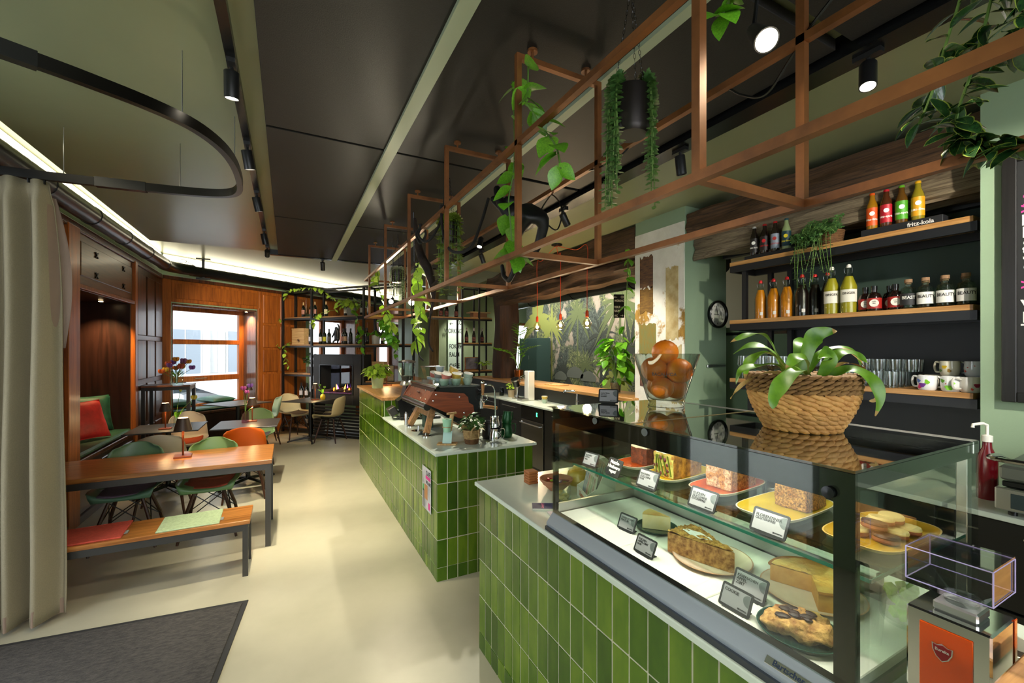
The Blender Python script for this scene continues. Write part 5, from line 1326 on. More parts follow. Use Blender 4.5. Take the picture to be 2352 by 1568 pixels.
# ---------------- plates
def plate_parts(t, sx, sy, face, under, ex=4.0, lift=.018):
    def ring(s, n=36):
        return [(math.copysign(abs(math.cos(a)) ** (2 / ex), math.cos(a)) * sx / 2 * s, math.copysign(abs(math.sin(a)) ** (2 / ex), math.sin(a)) * sy / 2 * s) for a in [2 * PI * k / n for k in range(n)]]
    def surf(rows, m, nm):
        b = MB(); V = []; n = 36
        for s, z in rows: V += [(x, y, z) for x, y in ring(s)]
        F_ = [(j * n + i, j * n + (i + 1) % n, (j + 1) * n + (i + 1) % n, (j + 1) * n + i) for j in range(len(rows) - 1) for i in range(n)]
        b.add(V, F_); return b.build(nm, m, t)
    surf([(.01, .006), (.72, .006), (.85, .009), (.97, lift)], face, 'face')
    surf([(.97, lift), (1.0, lift), (.93, .008), (.72, .0), (.01, 0)], under, 'rim_and_base')
def plate(x, y, z, rz, sx, sy, hx, hxu, label, ex=4.0, lift=.018):
    t = thing('plate', label, 'plate', (x, y, z), rz)
    plate_parts(t, sx, sy, mat('plate' + hx, hx, .2, var=.08, vs=12, coat=.4), mat('plateu' + hxu, hxu, .3), ex, lift)
    return t
PZ = 1.18
plate(1.30, 1.325, PZ, .12, .27, .14, '#c9541c', '#d8cdb6', 'orange rectangular plate with the chocolate cake')
plate(1.30, 1.145, PZ, .10, .29, .15, '#d8b52a', '#d8cdb6', 'yellow rectangular plate with the green marbled cake')
plate(1.33, .965, PZ, .08, .29, .15, '#c9541c', '#d6c9ae', 'orange rectangular plate with the nut cake')
plate(1.30, .755, PZ, .05, .31, .17, '#d8b93a', '#d6c9ae', 'yellow rectangular plate with the poppy-seed cake')
plate(1.33, .535, PZ, .0, .31, .17, '#d8a824', '#d6b060', 'yellow rectangular plate with round biscuits')
DZ = .985
plate(1.22, 1.175, DZ, 0, .15, .15, '#16382f', '#2b5146', 'small dark green round plate with a cheesecake slice', 2.0, .012)
plate(1.19, .92, DZ, 0, .235, .235, '#dccbb8', '#b58a68', 'beige round plate with a crumble cake slice', 2.0, .014)
plate(1.265, .665, DZ, 0, .245, .245, '#dccbb8', '#c79a78', 'beige round plate with a cut baked cheesecake', 2.0, .014)
plate(1.062, .585, DZ, 0, .175, .175, '#12342d', '#1c463c', 'dark green round plate with a chunky cookie', 2.0, .016)
# ---------------- cakes
def blob(b, sx, sy, sz, n=10, jit=.05, fr=18, seed=0, rnd=.35, M=None):
    """a lumpy rounded block standing on z = 0"""
    for ax in range(3):
        for sg in (-1, 1):
            def fn(u, v):
                p = [0, 0, 0]; p[ax] = sg; p[(ax + 1) % 3] = (2 * u - 1) * (sg); p[(ax + 2) % 3] = 2 * v - 1
                q = Vector(p); q2 = q.normalized() * 1.25; w = q.lerp(q2, rnd)
                P = Vector((w.x * sx / 2, w.y * sy / 2, sz / 2 + w.z * sz / 2))
                d = q.normalized(); k = jit * noise.noise(P * fr + Vector((seed, 0, 0))) * min(sx, sy, sz) + jit * .5 * noise.noise(P * fr * 3 + Vector((seed, 3, 0))) * min(sx, sy, sz)
                P += d * k; P.z = max(P.z, 0); return tuple(P)
            b.grid(fn, n, n, M)
    return b
def cake(x, y, z, rz, size, hx, hx2, label, vs=60, cream=None, topm=None, face=None):
    t = thing('loaf_cake', label, 'cake', (x, y, z), rz)
    sx, sy, sz = size
    blob(MB(), sx, sy, sz, 12, .05, 26, x * 9, .12).build('crust', mat('cake' + hx, hx, .85, hx2=hx2, vs=vs, bump=.5, bs=120), t)
    fm = mat('cakef' + (face or hx2), face or hx2, .9, hx2=hx, vs=vs, bump=.5, bs=150)
    b = MB(); b.grid(lambda u, v: (-sx / 2 - .001 - .004 * noise.noise(Vector((u * 6, v * 6, x))), (u - .5) * sy * .93, .004 + v * sz * .94), 10, 10); b.build('cut_face', fm, t)
    if 'matcha' in label:
        r = random.Random(3)
        for k in range(11): MB().ball((0, 0, 0), 1, 8, 6, (.002, r.uniform(.004, .009), r.uniform(.004, .008))).build('raspberry', mat('raspberry', '#4a0c14', .5), t).location = (-sx / 2 - .004, r.uniform(-.4, .4) * sy, r.uniform(.12, .9) * sz)
        for k in range(5): MB().bar((-sx / 2 - .0045, -.035 + k * .016, .01), (-sx / 2 - .0045, -.02 + k * .014 + .01 * math.sin(k), .08), .006, .002).build('matcha_swirl', mat('matcha', '#5a6a14', .7), t)
    if cream:
        blob(MB(), sx * .96, sy * .98, sz * .28, 12, .35, 40, 3 + x, .35, TR((0, 0, sz * .9))).build('cream_topping', mat('cream' + cream, cream, .6, bump=.3, bs=80), t)
    return t
cake(1.33, 1.325, PZ + .007, .12, (.13, .08, .066), '#3d1808', '#7a3a16', 'dark chocolate loaf cake with cream on top', 70, '#d8c8aa', face='#6b3010')
cake(1.30, 1.148, PZ + .007, .10, (.17, .09, .088), '#6b430c', '#c08a30', 'green marbled matcha raspberry loaf cake', 40, '#dfe0d0', face='#b9b860')
cake(1.355, .968, PZ + .007, .08, (.15, .094, .088), '#6b3a12', '#c08a48', 'brown nut loaf cake with cream icing', 110, '#e6ded0', face='#d8b890')
cake(1.36, .745, PZ + .007, .05, (.12, .088, .094), '#3a2410', '#a87434', 'speckled poppy-seed loaf cake', 190, None, face='#b98a48')
def wedge(t, r, h, a0, a1, m, mt, name='wedge', z=.006, bump=.0, seed=1):
    n = 14; arc = [(r * math.cos(a0 + (a1 - a0) * k / n), r * math.sin(a0 + (a1 - a0) * k / n)) for k in range(n + 1)]
    MB().prism([(0, 0)] + arc, z, z + h).build(name, m, t)
    b = MB()
    def fn(u, v):
        a = a0 + (a1 - a0) * u; rr = r * (.02 + .98 * v); x, y = rr * math.cos(a), rr * math.sin(a)
        return (x, y, z + h + .0015 + bump * abs(noise.noise(Vector((x * 70 + seed, y * 70, 0)))) + bump * .6 * noise.noise(Vector((x * 180, y * 180, seed))))
    b.grid(fn, 22, 14); b.build('topping', mt, t)
CHEES = mat('cheesecake', '#e6cf92', .7, hx2='#f4e8c4', vs=14); CHTOP = mat('cheesecake_top', '#c98a1e', .5, hx2='#e9d08a', vs=9)
t = thing('cake_slice', 'pale cheesecake slice on the small dark green plate', 'cake', (1.235, 1.125, DZ + .001), 0)
wedge(t, .098, .05, PI * .50, PI * .50 + .75, CHEES, CHTOP)
t = thing('cake_slice', 'large crumble-topped apple cake slice dusted with icing sugar', 'cake', (1.165, .822, DZ + .001), 0)
CRB = mat('crumble_side', '#6b3c14', .85, hx2='#c8965a', vs=55, bump=.5, bs=90); CRT = mat('crumble_top', '#8a5a1e', .9, hx2='#d8a858', vs=90, bump=.8, bs=120)
wedge(t, .205, .062, PI * .50 - .34, PI * .50 + .30, CRB, CRT, bump=.012)
b = MB(); b.grid(lambda u, v: ((u - .5) * .045 * (1 - .6 * abs(2 * v - 1)), .08 + v * .10, .0725 + .008 * abs(noise.noise(Vector((u * 5, v * 9, 2))))), 8, 12); b.build('icing_sugar', mat('icing_sugar', '#f0efec', .9), t)
t = thing('baked_cheesecake', 'cut round baked cheesecake with apple crumble', 'cake', (1.265, .665, DZ + .001), 0)
wedge(t, .098, .045, -PI * .80, PI * .62, mat('cheese_crust', '#b87a2c', .7, hx2='#d8a24c', vs=20), mat('cheese_top', '#c98a2a', .6, hx2='#e2bd6a', vs=16, bump=.4, bs=60), bump=.006)
b = MB(); b.tube([(.099 * math.cos(a), .099 * math.sin(a), .052) for a in [-PI * .8 + PI * 1.42 * k / 30 for k in range(31)]], .005, 6); b.build('crust_rim', mat('cheese_rim', '#a0661c', .7), t)
t = thing('cookie', 'chunky chocolate-swirl cookie on the dark green plate', 'cookie', (1.062, .585, DZ + .006), .5)
blob(MB(), .085, .125, .035, 14, .45, 30, 5, .7).build('dough', mat('cookie_dough', '#7a4618', .85, hx2='#d8aa62', vs=40, bump=.5, bs=80), t)
r = random.Random(2); b = MB()
for k in range(16):
    a = r.uniform(0, 2 * PI); e = r.uniform(.1, .8); b.ball((math.cos(a) * .036 * e, math.sin(a) * .055 * e, .0455 - .014 * e * e), r.uniform(.006, .011), 7, 5, (1, 1.4, .5))
b.build('chocolate_chunks', mat('dark_chocolate', '#2a130b', .5), t)
for k, (dx, dy, dz, dark) in enumerate(((-.06, .03, 0, 0), (-.055, -.03, 0, 1), (.0, .035, 0, 0), (.005, -.025, 0, 0), (.06, .03, 0, 0), (.06, -.03, 0, 0), (.01, .005, .02, 0), (-.04, .0, .02, 1), (.05, .0, .02, 0))):
    t = thing('biscuit', 'round %s biscuit on the yellow plate, %s' % ('chocolate-coated' if dark else 'cream-dipped', ('towards the case front, poppy cake side', 'towards the case front, near-end side', 'mid plate, poppy cake side', 'mid plate, near-end side', 'towards the rear doors, poppy cake side', 'towards the rear doors, near-end side', 'topmost, mid plate', 'topmost, towards the case front', 'topmost, towards the rear doors')[k]), 'biscuit', M=TR((1.33 + dx, .535 + dy, PZ + .009 + dz), k, .12 * math.sin(k * 2), .1 * math.cos(k)), group='florentine biscuits')
    MB().lathe([(0, 0), (.024, 0), (.027, .004), (.026, .010), (0, .010)], 18).build('base', mat('biscuit_base', '#5a2c12', .7, hx2='#8a4c22', vs=60), t)
    MB().lathe([(0, .010), (.026, .010), (.027, .013), (.025, .018), (0, .019)], 18).build('coating', mat('choc_coat', '#3a1c10', .5, bump=.3, bs=90) if dark else mat('cream_coat', '#d6c384', .5, bump=.2, bs=90), t)
# jar of green sweets inside the case
t = thing('glass_jar', 'clear jar of lime green cubes at the near end of the case', 'jar', (1.345, .492, DZ))
plate_z = 0
MB().lathe([(0, 0), (.045, 0), (.05, .008), (.05, .12), (.047, .12), (.047, .01), (0, .006)], 24).build('glass', GLASS, t)
r = random.Random(9)
for k in range(17):
    a = k * 2.4; e = .012 + .018 * (k % 3) / 2; zz = .012 + .026 * (k // 6)
    o = MB().cbox(-.0105, .0105, -.0105, .0105, -.0105, .0105, .002).build('candy_cube', mat('lime_cube', '#8fc020', .6, var=.2, vs=40)); o.matrix_basis = TR((1.345, .492, DZ)) @ TR((math.cos(a) * e, math.sin(a) * e, zz + .01), r.uniform(0, 3), r.uniform(-.4, .4), r.uniform(-.4, .4)); tag(o, 'lime green cube in the clear jar inside the case', 'sweet', 'lime green cubes in the jar')
# ---------------- price signs
SGF = mat('sign_black', '#1b1b1c', .45); SGP = mat('sign_print', '#8f8f92', .4); SGC = mat('sign_circle', '#5c6262', .4, var=.1, vs=60); SGI = mat('sign_ink', '#1e1e20', .5)
def sign(x, y, z, lines, label, w=.086, h=.06, tilt=.42, rz=0.0, logo=True, chalk=False):
    t = thing('price_sign', label, 'sign', (x, y, z), rz, 'cake price signs')
    M = frm((0, -1, 0), (math.sin(tilt), 0, math.cos(tilt)), (0, 0, .002))
    rr = .006; P = []
    for cx, cy, a in ((w / 2 - rr, h - rr, 0), (-w / 2 + rr, h - rr, PI / 2), (-w / 2 + rr, rr, PI), (w / 2 - rr, rr, 1.5 * PI)):
        for k in range(4): P.append((cx + rr * math.cos(a + k * PI / 6), cy + rr * math.sin(a + k * PI / 6)))
    MB().prism(P, -.0025, 0, M).build('board', SGF, t)
    MB().box(-.002, .034, -w * .35, w * .35, 0, .002).build('foot', SGF, t)
    if chalk:
        wm_ = mat('chalk_white', '#d8d8d4', .9)
        for s, yy, sz in lines: text('lettering', s, sz, wm_, t, M @ Matrix.Translation((0, yy, .0006)), 'CENTER', .0003)
        return t
    MB().box(-w / 2 + .006, w / 2 - .006, .007, h - .006, 0, .0006, M).build('print', SGP, t)
    cx, cy, cr = w / 2 - .0065, h - .018, .017
    MB().prism([(cx - abs(cr * math.sin(a)), cy + cr * math.cos(a) * (.66 if math.cos(a) > 0 else 1)) for a in [PI * k / 14 for k in range(15)]], .0006, .0009, M).build('circle', SGC, t)
    for s, yy, sz in lines: text('lettering', s, sz, SGI, t, M @ Matrix.Translation((-w / 2 + .010, yy, .0012)), 'LEFT', .0002)
    if logo: text('lettering', '■DOPPIO', .0052, SGI, t, M @ Matrix.Translation((w / 2 - .009, .0115, .0012)), 'RIGHT', .0002)
    return t
sx_ = 1.075
sign(sx_, 1.40, PZ, [('KUCHEN', .043, 0.0085), ('PETRA', .035, 0.0085), ('vegan', .027, 0.0073)], 'black-framed cake sign before the chocolate cake', .082, .058, rz=.1)
sign(sx_, 1.262, PZ, [('Matcha-', .049, 0.0183), ('Himbeere', .032, 0.0183), ('vegan!', .016, 0.0171)], 'black chalk sign reading Matcha-Himbeere vegan', .085, .064, chalk=True, rz=-.1)
sign(sx_, 1.09, PZ, [('KUCHEN', .045, 0.0098), ('ZUCCHINI', .036, 0.0098), ('NUSS', .028, 0.0085)], 'black-framed cake sign before the nut cake', .09, .064)
sign(sx_, .87, PZ, [('KUCHEN', .043, 0.0104), ('ZUCCHINI', .034, 0.0104), ('ZUCKERFREI', .026, 0.0085)], 'black-framed sign reading Kuchen Zucchini zuckerfrei', .093, .062)
sign(sx_, .672, PZ, [('FLORENTINER', .044, 0.0104), ('GLUTENFREI', .036, 0.0092)], 'black-framed sign reading Florentiner glutenfrei', .093, .062)
sign(1.10, 1.215, DZ, [('KÄSEKUCHEN', .043, 0.0088), ('NATUR', .034, 0.0110)], 'black-framed sign reading Käsekuchen Natur', .08, .058, rz=.1)
sign(1.02, 1.045, DZ, [('KUCHEN', .043, 0.0085), ('APFEL-ZIMT', .035, 0.0085), ('NUSS', .027, 0.0073)], 'black-framed sign reading Kuchen Apfel-Zimt', .085, .058)
sign(1.09, .735, DZ, [('KÄSEKUCHEN', .047, 0.0092), ('APFEL', .038, 0.0110), ('ZIMT', .028, 0.0110)], 'black-framed sign reading Käsekuchen Apfel Zimt', .095, .064)
sign(1.005, .715, DZ, [('COOKIE', .043, 0.0104)], 'black-framed sign reading Cookie', .085, .058)
sign(1.235, 1.47, CZ1 + .001, [('Liebe Gäste', .044, 0.0079), ('bitte hier', .036, 0.0073), ('bestellen', .029, 0.0073)], 'black-framed notice standing on top of the glass case', .085, .064, rz=.75)

# ---------------- fruit bowl and fern basket on the case
t = thing('fruit_bowl', 'tall clear glass bowl full of oranges on the display case', 'bowl', (1.405, 1.305, CZ1 + .001))
MB().lathe([(0, .0), (.072, 0), (.074, .006), (.068, .014), (.076, .03), (.133, .215), (.130, .216), (.072, .034), (.06, .026), (0, .022)], 36).build('glass', clear('bowl_glass', '#eef3f0', refl=2.2), t)
ctext(t, 'BACALHOA', .018, mat('bowl_ink', '#3a2a22', .5), .113, .135, -PI * .78)
ORS = mat('orange_skin', '#e06a08', .42, hx2='#f08a18', vs=6, bump=.12, bs=160)
OP = [(-.045, -.02, .082), (.035, -.025, .08), (.0, .045, .085), (-.052, .02, .158), (.02, -.058, .152), (.058, .03, .155), (-.005, .0, .228), (-.02, -.012, .150)]
oc = Vector((1.405, 1.305, CZ1 + .001))
for k, (dx, dy, dz) in enumerate(OP[:7]):
    t = thing('orange', ('orange at the bottom of the glass bowl, towards the notice sign', 'orange at the bottom of the glass bowl, towards the fern', 'orange at the bottom of the glass bowl, towards the plaster pier', 'orange in the middle of the glass bowl, towards the notice sign', 'orange in the middle of the glass bowl, towards the fern basket', 'orange in the middle of the glass bowl, towards the clock', 'topmost orange in the glass bowl')[k], 'orange', oc + Vector((dx * .92, dy * .92, dz - .006)), k, 'oranges in the bowl')
    MB().ball((0, 0, 0), .047 if k < 3 else .054, 20, 14, (1, 1, .95)).build('peel', ORS, t); MB().lathe([(0, .0), (.005, 0), (.004, .002), (0, .002)], 8, TR((0, 0, .0445 if k < 3 else .0512))).build('navel', mat('orange_navel', '#6b5a20', .8), t)
fb = thing('potted_fern', 'bird-nest fern in a braided water-hyacinth basket on the display case', 'plant', (1.345, .735, CZ1 + .001), .4)
HY = mat('hyacinth_braid', '#a5733a', .75, hx2='#c99a58', vs=26, bump=.4, bs=90, rnd=.15); HYD = mat('hyacinth_dark', '#6b4a26', .8, hx2='#94703e', vs=26, bump=.4, bs=90)
MB().lathe([(0, .003), (.090, .003), (.125, .09), (.132, .16), (0, .16)], 28).build('liner', HYD, fb)
rows = 12
for k in range(rows):
    f = k / (rows - 1); z = .009 + .148 * f; R_ = .094 + .044 * math.sin(min(1, f * 1.15) * PI / 2); hr = .0085 if k < 8 else .006
    n = 24 if k < 8 else 34; b = MB()
    for i in range(n):
        a = 2 * PI * (i + .37 * k * k) / n
        M = TR((math.cos(a) * R_, math.sin(a) * R_, z), a + PI / 2) @ Matrix.Rotation(.30 * (1 if k < 8 else -1), 4, 'Y')
        b.ball((0, 0, 0), 1, 8, 6, (2 * PI * R_ / n * .80, .0085, hr * .92), M)
    b.build('braid_row', HY if k < 8 else HYD, fb)
MB().lathe([(0, .155), (.125, .155), (.125, .153), (0, .153)], 20).build('soil', SOIL, fb)
FERN = mat('fern_leaf', '#3f6a10', .4, hx2='#6a961c', vs=16); FERNB = mat('fern_dry', '#8a6a30', .7, hx2='#a88a4a', vs=30)
FR = Vector((.887, -.462, 0)); FT = Vector((-.462, -.887, 0)); FZ = Vector((0, 0, 1))
def fleaf(pts, wd, m, tip=None, seed=0, face=.5):
    # points: (sideways, up, forward) in metres from the middle of the basket rim
    P = [FR * a + FZ * (.158 + b_) + FT * c for a, b_, c in smooth(pts, 8)]; n = len(P) - 1; V = []; Fc = []; b = MB()
    for i, p in enumerate(P):
        s = i / n; d = (P[min(i + 1, n)] - P[max(i - 1, 0)]).normalized(); nm = (FT * face + FZ * (1 - face)).normalized(); sd = d.cross(nm); sd = sd.normalized() if sd.length > .05 else FR
        nn = sd.cross(d); w = wd * .72 * (math.sin(PI * (.10 + .89 * s)) ** .85) * (1 + .05 * math.sin(s * 17 + seed)); wv = .004 * math.sin(s * 12 + seed)
        V += [tuple(p - sd * w + nn * (w * .30 + wv)), tuple(p), tuple(p + sd * w + nn * (w * .30 - wv))]
    for i in range(n): q = 3 * i; Fc += [(q, q + 3, q + 4, q + 1), (q + 1, q + 4, q + 5, q + 2)]
    b.add(V, Fc); b.mi = [1 if (tip and i // 2 >= n - 3) else 0 for i in range(len(b.f))]
    o = b.build('leaf', [m, tip or m], fb, ang=0)
    for p_ in o.data.polygons: p_.use_smooth = True
fb.rotation_euler = (0, 0, 0)
fleaf([(-.05, 0, .0), (-.09, .07, .02), (-.13, .115, .03), (-.18, .115, .04), (-.235, .095, .05)], .020, FERN, FERNB, 1, .25)
fleaf([(-.05, 0, .03), (-.11, .055, .05), (-.16, .062, .07), (-.20, .035, .08), (-.215, -.005, .09)], .022, FERN, FERNB, 2, .2)
fleaf([(-.06, -.01, .05), (-.12, .03, .08), (-.18, .03, .10), (-.235, .018, .11), (-.25, -.02, .11)], .018, FERN, None, 3, .2)
fleaf([(-.04, 0, .08), (-.09, .02, .12), (-.14, -.01, .14), (-.172, -.05, .15), (-.175, -.08, .15)], .028, FERN, None, 4, .35)
fleaf([(0, 0, .0), (.015, .07, .0), (.04, .11, -.01), (.07, .125, -.01), (.105, .13, .0)], .034, FERN, FERNB, 5, .8)
fleaf([(.03, 0, -.02), (.06, .05, -.02), (.10, .075, -.02), (.14, .075, -.01), (.165, .05, .0), (.17, .01, .01)], .020, FERN, FERNB, 6, .3)
fleaf([(.04, 0, .05), (.07, .02, .10), (.10, -.01, .13), (.11, -.055, .14), (.10, -.10, .14)], .026, FERN, FERNB, 7, .6)
fleaf([(-.02, 0, .06), (-.05, .045, .09), (-.085, .05, .10), (-.115, .02, .11)], .026, FERN, FERNB, 8, .45)
fleaf([(0, 0, .08), (.01, .05, .10), (-.005, .065, .11), (-.04, .05, .13)], .028, FERN, None, 9, .6)
fleaf([(-.01, 0, -.05), (-.05, .07, -.07), (-.10, .085, -.09), (-.15, .06, -.10)], .024, FERN, None, 10, .3)
fleaf([(.03, 0, .03), (.07, .06, .05), (.11, .06, .06), (.14, .035, .07)], .024, FERN, None, 11, .4)
fleaf([(.02, 0, -.06), (.05, .08, -.09), (.08, .10, -.12), (.12, .09, -.13)], .024, FERN, None, 12, .5)
fleaf([(.05, 0, .02), (.10, .035, .03), (.15, .02, .04), (.185, -.03, .05), (.17, -.065, .06), (.15, -.07, .06)], .009, FERNB, None, 13, .3)
fleaf([(.05, .0, .0), (.10, .07, .0), (.14, .065, .01), (.165, .03, .02), (.175, -.02, .03)], .013, FERNB, None, 14, .3)
fleaf([(-.06, 0, .06), (-.15, .01, .08), (-.22, -.02, .09), (-.255, -.06, .09)], .007, FERNB, None, 15, .3)

# ---------------- single-dose grinder and counter things beside the case
ORM = mat('orange_lacquer', '#c9460a', .15, coat=.8)
g = thing('coffee_grinder', 'orange and chrome home coffee grinder beside the display case', 'grinder', (1.085, .318, .92), 0)
MB().cbox(-.052, .062, -.052, .060, .0, .255, .003).build('body', CHROME, g)
MB().cbox(-.0545, -.052, -.030, .040, .0, .235, .001).build('front_panel', ORM, g)
MB().cbox(.050, .0625, -.0535, -.052, .0, .255, .001).build('side_panel', ORM, g)
MB().cbox(-.030, .025, -.03, .03, .255, .272, .003).build('collar', STEEL, g); MB().lathe([(0, .272), (.022, .272), (.026, .285), (0, .29)], 18).build('throat', GLASS, g)
HP = clear('hopper_plastic', '#f0eef6', refl=1.6)
b = MB(); b.add([(-.022, -.022, .282), (.022, -.022, .282), (.022, .022, .282), (-.022, .022, .282), (-.045, -.05, .302), (.055, -.05, .302), (.055, .06, .302), (-.045, .06, .302), (-.045, -.05, .360), (.055, -.05, .360), (.055, .06, .360), (-.045, .06, .360)], [(i, (i + 1) % 4, 4 + (i + 1) % 4, 4 + i) for i in range(4)] + [(4 + i, 4 + (i + 1) % 4, 8 + (i + 1) % 4, 8 + i) for i in range(4)])
hp = b.build('hopper', HP, g, ang=0)
MB().box(-.047, .057, -.052, .062, .360, .365).build('hopper_lid', HP, g)
b = MB(); P = [(-.047, -.052), (.057, -.052), (.057, .062), (-.047, .062)]
for zz in (.302, .3605): b.tube([(x, y, zz) for x, y in P], .0012, 5, closed=True)
for x, y in P: b.tube([(x, y, .302), (x, y, .3605)], .0012, 5)
b.build('hopper_edges', mat('lilac_edge', '#a49ac8', .2), hp)
sh_ = [(x * .72, y * .72) for x, y in [(0, .017), (.009, .013), (.017, .014), (.016, 0), (.010, -.013), (0, -.021), (-.010, -.013), (-.016, 0), (-.017, .014), (-.009, .013)]]
Mb = frm((0, -1, 0), (0, 0, 1), (-.0546, .008, .195))
cr_ = MB().prism([(x * 1.15, y * 1.15) for x, y in sh_], 0, .002, Mb).build('crest_rim', CHROME, g)
MB().prism(sh_, .002, .003, Mb).build('crest', mat('crest_red', '#7a1218', .3), cr_); text('lettering', 'Eureka', .0068, mat('crest_silver', '#cfc8c0', .3, .5), cr_, Mb @ Matrix.Translation((0, .003, .0034)), 'CENTER', .0003)
# chocolate bar display
t = thing('chocolate_display', 'white cardboard stand with rows of colourful chocolate bars', 'display stand', (1.335, 1.68, .92), -.35)
CW = mat('white_card', '#e4e2da', .7)
b = MB(); b.prism([(-.07, 0), (.07, 0), (.07, .19), (.04, .20), (-.02, .08), (-.07, .05)], -.085, -.080, frm((1, 0, 0), (0, 0, 1), (0, 0, 0))); b.prism([(-.07, 0), (.07, 0), (.07, .19), (.04, .20), (-.02, .08), (-.07, .05)], .080, .085, frm((1, 0, 0), (0, 0, 1), (0, 0, 0))); b.box(-.07, -.066, -.08, .08, 0, .05); b.box(.066, .07, -.08, .08, 0, .19); b.box(-.066, .066, -.08, .08, 0, .004); b.build('carton', CW, t)
text('lettering', 'Zotter', .03, mat('card_orange', '#d8641a', .6), t, frm((0, -1, 0), (0, 0, 1), (-.0705, 0, .025)), 'CENTER', .0003)
BC = ['#7a2a2a', '#3f7a4a', '#8aa03a', '#b03050', '#4a6a9a', '#5a7ab8', '#6a4a3a', '#2a5a5a', '#9a4a2a', '#3a3a6a', '#a08a3a', '#5a2a4a']
for row in range(2):
    for k in range(6):
        bb = thing('chocolate_bar', 'upright %s chocolate bar in the %s row of the cardboard stand' % (('maroon', 'green', 'lime', 'crimson', 'blue', 'sky blue', 'brown', 'teal', 'rust', 'navy', 'gold', 'plum')[row * 6 + k], ('front', 'back')[row]), 'chocolate bar', M=TR((1.335, 1.68, .925), -.35) @ TR((-.045 + row * .05, -.066 + k * .026, 0), 0, 0, .22), group='chocolate bars')
        MB().cbox(-.004, .004, -.0115, .0115, 0, .13 + row * .06, .001).build('wrapper', mat('white_wrap', '#d8d6cf', .5), bb); MB().box(-.0048, -.004, -.0095, .0095, .02, .12 + row * .06).build('print', mat('bar' + BC[row * 6 + k], BC[row * 6 + k], .5, hx2='#c9c4b4', vs=40), bb)
t = thing('candy_bowl', 'pink clay bowl of wrapped sweets beside the display case', 'bowl', (1.25, 1.90, .92))
MB().lathe([(0, 0), (.035, 0), (.045, .008), (.085, .05), (.088, .06), (.083, .06), (.07, .03), (0, .014)], 28).build('bowl', mat('clay_pink', '#b57a5c', .7), t)
r = random.Random(4)
for k in range(20):
    a = r.uniform(0, 6.28); e = r.uniform(0, .058); hx = ('#a01a2a', '#c03040', '#5a3a8a', '#8aa82a', '#7a2a3a')[k % 5]
    o = MB().cbox(-.013, .013, -.006, .006, -.004, .004, .002).build('wrapped_sweet', mat('sweet' + hx, hx, .3)); o.matrix_basis = TR((1.25, 1.90, .92)) @ TR((math.cos(a) * e, math.sin(a) * e, .038 + .012 * (k % 2)), r.uniform(0, 3), r.uniform(-.5, .5)); tag(o, '%s wrapped sweet in the pink clay bowl' % ('dark red', 'bright red', 'violet', 'lime green', 'plum')[k % 5], 'sweet', 'wrapped sweets in the bowl')
t = thing('yellow_pot', 'small round yellow pot behind the candy bowl', 'pot', (1.40, 1.92, .92)); MB().lathe([(0, 0), (.04, 0), (.06, .03), (.05, .07), (.035, .085), (.0, .085)], 22).build('body', mat('yellow_glaze', '#c9a81a', .3), t); MB().lathe([(0, .085), (.03, .085), (.02, .10), (0, .105)], 16).build('lid', mat('yellow_glaze', '#c9a81a'), t)
t = thing('glass_jar', 'small glass jar of yellow pasta bits beside the postcards', 'jar', (1.17, 1.73, .92))
MB().lathe([(0, 0), (.042, 0), (.045, .006), (.045, .07), (.042, .07), (.042, .008), (0, .006)], 22).build('glass', GLASS, t)
r = random.Random(6)
for k in range(12): a = k * 2.4; o = MB().ball((0, 0, 0), .012, 7, 5, (1.3, .8, .8), jit=.5, seed=k).build('yellow_bite', mat('yellow_bits', '#c9b04a', .6)); o.location = (1.17 + math.cos(a) * .024, 1.73 + math.sin(a) * .024, .936 + .012 * (k // 5)); tag(o, 'small yellow bite in the glass jar beside the postcards', 'snack', 'yellow bites in the jar')
ctext(t, 'o', .03, mat('jar_label', '#3a5a4c', .6), .045, .035, PI * 1.1, .0003)
for x, y, rz, hx, hx2, lb, s in ((1.055, 1.715, -.5, '#23264a', '#3a3f6b', 'dark blue postcard with white and pink lettering on the counter', 'Lolivery'), (1.075, 1.60, -.2, '#b89aa8', '#d8ccd4', 'stack of pastel flyers on the counter', ''), (1.17, 1.575, -.3, '#c8bcae', '#d9d0c4', 'beige card stack with a round print at the corner of the case', 'DOPPIO')):
    t = thing('postcard', lb, 'card', (x, y, .92), rz); MB().cbox(-.05, .05, -.036, .036, 0, .006, .001).build('stack', mat('paper_edge', '#d8d4cc', .8), t); MB().box(-.05, .05, -.036, .036, .006, .0066).build('print', mat('card' + hx, hx, .5, hx2=hx2, vs=20), t)
    if s: text('lettering', s, .02, mat('card_pink', '#e07a9a' if s[0] == 'L' else '#4a3a3a', .5), t, Matrix.Translation((0, 0, .007)) @ Matrix.Rotation(-PI / 2, 4, 'Z'), 'CENTER', .0002)
t = thing('wooden_block', 'small ribbed brown wooden block behind the candy bowl', 'block', (1.19, 2.06, .92))
for k in range(5): MB().cbox(-.03, .03, -.03, .03, k * .014, k * .014 + .013, .003).build('rib', mat('ribbed_wood', '#a8683a', .8, var=.1, vs=60), t)
